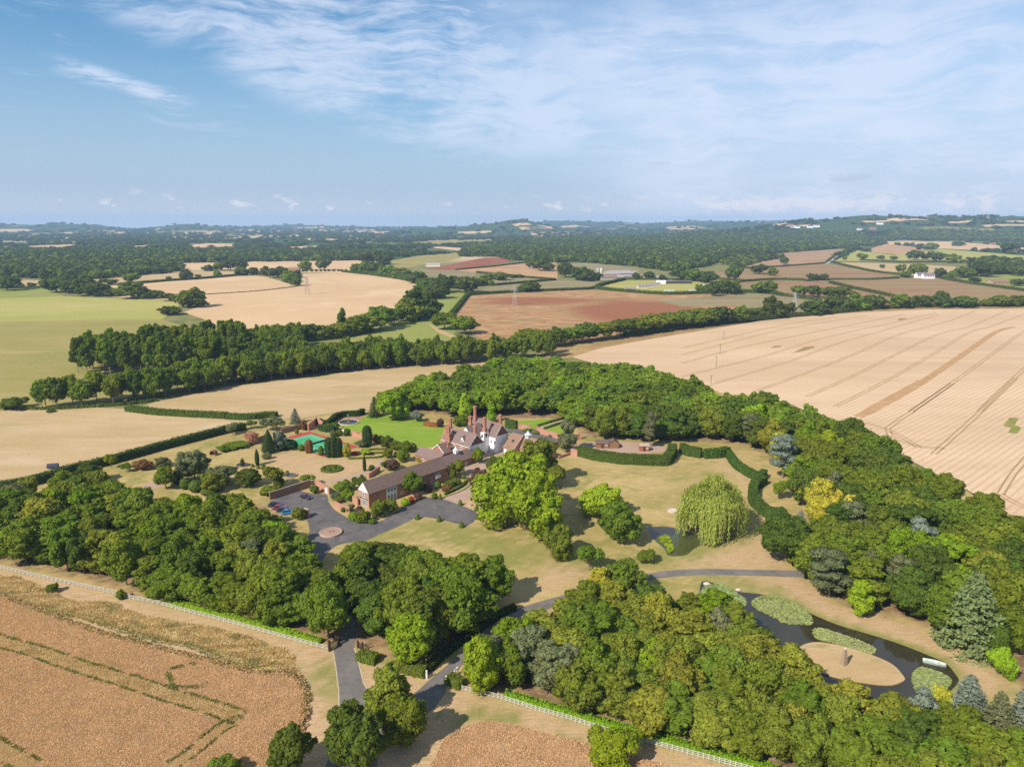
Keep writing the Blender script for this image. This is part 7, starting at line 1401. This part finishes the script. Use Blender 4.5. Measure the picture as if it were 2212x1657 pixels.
for x, y, rz, L_, W_, ev, rg, wm, rm, lb in [(1540, 512, .1, 16, 9, 5, 9, RENDER, SL, 'white farmhouse with slate roof, left block'), (1590, 516, .0, 18, 9, 5, 9, RENDER, SL, 'white farmhouse with slate roof, right block'), (2040, 552, .1, 26, 14, 3.4, 7, BRICKP, TILEB, 'low brick bungalow with brown roof on the far right'), (1815, 490, .4, 12, 8, 4, 7, BRICKP, TILEB, 'small brick house among the right hand copse'), (2010, 298, 0, 22, 12, 4, 8, BRICKP, TILEB, 'distant farm roof beside the tan strips'), (1150, 205, 0, 24, 14, 7, 12, RENDER, TILEB, 'distant pale house on the wooded slope, left'), (1235, 203, 0, 30, 14, 8, 13, BRICKP, TILEB, 'distant brick house on the wooded slope, right')]:
    block(at(*P5(x, y)), rz, L_, W_, ev, rg, wm, rm, lb, 'farmhouse', 'house', 4)
for x, y, lb in [(1280, 170, 'white house alone on the far right slope'), (700, 195, 'white house at the left of the far village'), (745, 193, 'white house second in the far village'), (830, 190, 'white house in the middle of the far village'), (870, 186, 'white house at the right of the far village')]:
    block(at(*P5(x, y)), 0, 30, 16, 9, 15, RENDER, SL, lb, 'house', 'house', 0)
for x, y, lb in [(200, 440, 'pale roofed shed by the red poppy field'), (1100, 270, 'long pale shed on the far central hill foot')]: block(at(*P4(x + 400 if y > 400 else x, y)), 0, 30, 12, 4, 7, CREAM, FB, lb, 'shed', 'shed')
block(at(*P3(1900, 475)), 0, 26, 14, 4, 8, BRICKP, TILEB, 'dark roofed barn behind the far wheat trees')
# country road
ribbons('country_road', [pts(P5, (930, 422), (960, 402), (1010, 372), (1060, 350), (1140, 322))], 9, plain('road_grey', (.30, .27, .27), .2, .05, obj=False), .2)
# ------------------------------------------------------------------ pylons and poles
def pylon(p, h_, label):
    r = empty('pylon', p, random.uniform(-.2, .2), label, 'pylon'); mb = MB(); w0, w1 = h_ * .13, h_ * .022; t = .12
    def c_(k, i): w_ = w0 + (w1 - w0) * k ** .8; return ((-w_, w_)[i in (1, 2)], (-w_, w_)[i > 1], h_ * k)
    lv = np.linspace(0, 1, 8)
    for i in range(4): mb.tube([c_(k, i) for k in lv], t, 4)
    for a, b in zip(lv[:-1], lv[1:]):
        for i in range(4): j = (i + 1) % 4; mb.tube([c_(a, i), c_(b, j)], t * .6, 4); mb.tube([c_(a, j), c_(b, i)], t * .6, 4); mb.tube([c_(b, i), c_(b, j)], t * .6, 4)
    mb.build('tower', METAL, r)
    for z, wd in ((.70, .20), (.83, .16), (.95, .12)):
        a = MB(); 
        for s_ in (-1, 1): a.tube([(0, 0, h_ * z), (s_ * h_ * wd, 0, h_ * z)], t * .8, 4).tube([(0, 0, h_ * (z + .05)), (s_ * h_ * wd, 0, h_ * z)], t * .7, 4); a.tube([(s_ * h_ * wd, 0, h_ * z), (s_ * h_ * wd, 0, h_ * z - 1.2)], .1, 4)
        a.build('cross_arm', METAL, r)
for x, yb, yt, lb in ((1112, 660, 616, 'pale lattice pylon in the big poppy field'), (664, 636, 598, 'lattice pylon in the far wheat field'), (1714, 681, 632, 'lattice pylon at the wheat headland trees'), (1148, 583, 565, 'distant lattice pylon in the tan poppy field')):
    p = at(x, yb); pylon(p, hat(p, yt), lb)
for i, (x, yb, yt) in enumerate([(270, 912, 860), (247, 1004, 940), (222, 1088, 1018), (188, 1205, 1140)]):
    p = at(*P5(x, yb)); h_ = hat(p, P5(x, yt)[1]); r = empty('utility_pole', p, 0, '%s wooden utility pole from the wood in the pale wheat' % ['fourth', 'third', 'second', 'first'][i], 'pole', 'poles across the pale wheat'); MB().tube([(0, 0, -.2), (0, 0, h_)], [.2, .15], 7).build('post', BARK, r); MB().box(-1.0, 1.0, -.08, .08, h_ - .5, h_ - .3).build('cross_arm', BARK, r)
# ------------------------------------------------------------------ standing crop and rough grass in the foreground
def tufts(name, poly, dens, hh, wd, leaf, label, skip=None, lean=.35, z0=0.0, smooth_n=3, hfun=None, cat='grass'):
    P = [g(*q).xy for q in (smooth(poly, smooth_n) if smooth_n else poly)]; x0, x1 = min(p[0] for p in P), max(p[0] for p in P); y0, y1 = min(p[1] for p in P), max(p[1] for p in P)
    n = int((x1 - x0) * (y1 - y0) * dens); xy = np.stack([RNG.uniform(x0, x1, n), RNG.uniform(y0, y1, n)], 1)
    ins = np.zeros(n, bool); j = len(P) - 1
    for i in range(len(P)):
        xi, yi = P[i]; xj, yj = P[j]; cnd = ((yi > xy[:, 1]) != (yj > xy[:, 1])) & (xy[:, 0] < (xj - xi) * (xy[:, 1] - yi) / (yj - yi + 1e-12) + xi); ins ^= cnd; j = i
    col, row = colrow(xy[:, 0], xy[:, 1], 0.0); ins &= (col > -60) & (col < 2280) & (row < 1720)
    xy = xy[ins]; hs = np.full(len(xy), hh)
    if hfun is not None: hs = hs * hfun(xy)
    k = hs > .05; xy, hs = xy[k], hs[k]; n = len(xy); hs = hs * RNG.uniform(.7, 1.25, n)
    a = RNG.uniform(0, 6.283, n); d = np.stack([np.cos(a), np.sin(a)], 1) * (wd * RNG.uniform(.6, 1.4, n))[:, None] / 2; ln = RNG.normal(0, lean, (n, 2)) * hs[:, None] + np.array([.12, .05]) * hs[:, None]
    b0 = np.hstack([xy - d, np.full((n, 1), z0)]); b1 = np.hstack([xy + d, np.full((n, 1), z0)]); t1 = np.hstack([xy + d * .8 + ln, (z0 + hs)[:, None]]); t0 = np.hstack([xy - d * .8 + ln, (z0 + hs * RNG.uniform(.75, 1.1, n))[:, None]])
    v = np.stack([b0, b1, t1, t0], 1).reshape(-1, 3); t = np.repeat(RNG.random(n), 4)
    print(name, n)
    o = link(name, np_mesh(name, v, np.arange(4 * n).reshape(n, 4), LEAF[leaf], t)); return tag(o, label, cat, kind='stuff')
def segdist(xy, line):
    best = np.full(len(xy), 1e9)
    for a, b in zip(line[:-1], line[1:]):
        a, b = np.array(a), np.array(b); d = b - a; t = np.clip(((xy - a) @ d) / (d @ d), 0, 1); best = np.minimum(best, np.linalg.norm(xy - a - t[:, None] * d, axis=1))
    return best
TR1 = [tuple(g(*q).xy) for q in smooth(pts(K, (-200, 510), (0, 580), (250, 650), (500, 740), (800, 830), (1100, 930), (1400, 1020), (1560, 1085)), 6, False)]
TR2 = [tuple(g(*q).xy) for q in smooth(pts(K, (-100, 1220), (0, 1285), (100, 1340), (200, 1400)), 6, False)]
TR3 = [tuple(g(*q).xy) for q in smooth(pts(K, (1120, 1390), (1260, 1290), (1400, 1170), (1500, 1110), (1560, 1100)), 6, False)]
LODGE = tuple(g(*K(1270, 800)).xy)
def cropH(xy):
    d1 = segdist(xy, TR1); d2 = segdist(xy, TR2); d3 = segdist(xy, TR3); h_ = np.ones(len(xy))
    for d in (d1, d2, d3): h_ = np.where(np.abs(d - 1.5) < .3, .5, np.where(d < 1.3, .8, h_))
    r_ = np.hypot(xy[:, 0] - LODGE[0], (xy[:, 1] - LODGE[1]) * .8); nz = np.sin(xy[:, 0] * 1.3) * np.sin(xy[:, 1] * 1.7 + 1); pass
    return h_ * (1 + .10 * np.sin(xy[:, 0] * .5 + np.sin(xy[:, 1] * .4)) * np.sin(xy[:, 1] * .6))
CROP_L = [(-60, 1270), (0, 1288), (100, 1325), (200, 1362), (330, 1398), (440, 1425), (540, 1452), (620, 1458), (652, 1478), (662, 1520), (652, 1570), (612, 1630), (570, 1700), (540, 1800), (-60, 1800)]
S('wheat_ground', CROP_L, M_CROP, .03, sm=3, height=.45)
tufts('wheat_crop', CROP_L, 95, .15, .11, 'wheat', 'ripe tawny wheat standing in the bottom left field', hfun=cropH, cat='wheat', z0=.445)
mbx = MB()
for tr_ in (TR1, TR2, TR3): mbx.add(*ribbon_np(tr_, 3.2, .49))
me = bpy.data.meshes.new('crop_track'); me.from_pydata(mbx.v, [], mbx.f); me.materials.append(M_TRACK); tag(link('crop_track', me), kind='structure')
tufts('track_grass', [K(-60, 540), K(0, 545), K(300, 640), (260, 1440), K(800, 800), K(1100, 890), K(1400, 980), K(1600, 1075), K(1560, 1110), K(1380, 1050), K(1100, 960), K(800, 860), K(500, 770), K(250, 680), K(0, 610), K(-60, 590)], 70, .16, .11, 'rough', 'paler straw and weeds along the crop track', smooth_n=0, z0=.48)
def edge_weeds(name, lines, label, leaf='weed', z00=.47, hk=1.0):
    P = []
    for ln, off in lines:
        for a, b in zip(ln[:-1], ln[1:]):
            a, b = np.array(a), np.array(b); d = b - a; L_ = np.linalg.norm(d); n = np.array([-d[1], d[0]]) / L_; k = int(L_ * 16)
            for o in off: P.append(a + d * RNG.random(k)[:, None] + n * (o + RNG.normal(0, .16, k))[:, None])
    xy = np.vstack(P); keep = np.sin(xy[:, 0] * 1.1) * np.sin(xy[:, 1] * 1.3 + xy[:, 0] * .3) + RNG.normal(0, .5, len(xy)) > -.25; xy = xy[keep]; n = len(xy); hs = RNG.uniform(.18, .42, n); a = RNG.uniform(0, 6.28, n); d = np.stack([np.cos(a), np.sin(a)], 1) * .13; z = np.full((n, 1), z00); hs = hs * hk; ln = RNG.normal(0, .08, (n, 2))
    v = np.stack([np.hstack([xy - d, z]), np.hstack([xy + d, z]), np.hstack([xy + d + ln, z + hs[:, None]]), np.hstack([xy - d + ln, z + hs[:, None]])], 1).reshape(-1, 3)
    tag(link(name, np_mesh(name, v, np.arange(4 * n).reshape(n, 4), LEAF[leaf], np.repeat(RNG.random(n), 4))), label, 'weeds', kind='stuff')
ring = [(LODGE[0] + 6 * math.cos(t) * (1 + .2 * math.sin(3 * t)), LODGE[1] + 4.2 * math.sin(t)) for t in np.linspace(1.9, 5.6, 26)]
edge_weeds('track_weeds', [(TR1, (-1.75, 1.75)), (TR2, (-1.6, 1.6)), (TR3, (-1.3, 1.3)), (ring, (0, .5))], 'dark weeds lining the tracks through the tawny wheat')
el_ = [tuple(g(*q).xy) for q in smooth(CROP_L[1:13], 4, False)]
edge_weeds('edge_straw', [(el_, (-.9, -.5, -.1, .2, .5))], 'tawny stalks along the ragged edge of the wheat', 'wheat', .03, 1.7); edge_weeds('edge_weeds', [(el_, (-.7, -.2, .3))], 'green weeds along the ragged edge of the tawny wheat', 'weed', .03, 1.8)
CROP_R = [(940, 1640), (960, 1600), (1010, 1570), (1070, 1560), (1150, 1580), (1280, 1612), (1400, 1645), (1500, 1690), (1500, 1800), (900, 1800), (910, 1690)]
S('wheat_ground', CROP_R, M_CROP, .03, sm=3, height=.3); tufts('wheat_crop', CROP_R, 80, .18, .12, 'wheat', 'pinkish ripe crop in the bottom middle field', cat='wheat', z0=.28, hfun=lambda xy: 1 + .3 * np.sin(xy[:, 0] * .7) * np.sin(xy[:, 1] * .9))
ROUGH = [K(-60, 130), K(0, 140), K(150, 160), K(330, 250), K(480, 300), K(720, 320), K(900, 390), K(1150, 440), K(1400, 480), K(1650, 560), K(1880, 640), K(1930, 740), K(1960, 830), K(1900, 800), K(1700, 760), K(1500, 700), K(1300, 600), K(1050, 560), K(800, 490), K(560, 430), K(330, 370), K(150, 320), K(-60, 280)]
S('rough_grass', ROUGH, M_TRACK, .032)
def roughH(xy): return np.clip(.75 + .55 * np.sin(xy[:, 0] * .55 + np.sin(xy[:, 1] * .8) * 2) * np.sin(xy[:, 1] * .7 + xy[:, 0] * .2), .1, 1.6)
tufts('rough_grass', ROUGH, 90, .42, .12, 'rough', 'tall straw coloured rough grass between fence and wheat', hfun=roughH, lean=.6)
tufts('rough_weeds', [K(-60, 250), K(150, 300), K(400, 360), K(650, 420), K(900, 510), K(1200, 560), K(1500, 660), K(1800, 730), K(1960, 800), K(1990, 900), K(1980, 1080), K(1960, 1080), K(1950, 860), K(1800, 770), K(1500, 720), K(1200, 610), K(900, 560), K(560, 440), K(330, 380), K(-60, 300)], 12, .42, .16, 'weed', 'green weeds along the wheat edge', smooth_n=0)
# ------------------------------------------------------------------ the air between here and the hills
hz, nt = new_mat('haze_air')
for n_ in list(nt.t.nodes): nt.t.nodes.remove(n_)
pv = nt.n('ShaderNodeVolumePrincipled'); pv.inputs['Color'].default_value = (.40, .60, .92, 1); pv.inputs['Density'].default_value = 0.00008; pv.inputs['Anisotropy'].default_value = 0.0
o_ = nt.n('ShaderNodeOutputMaterial'); nt.t.links.new(pv.outputs[0], o_.inputs['Volume'])
tag(MB().box(-12600, 12600, -12600, 12600, -1.5, 175).build('haze', hz), 'thin blue summer haze over the far hills', 'haze', kind='stuff')
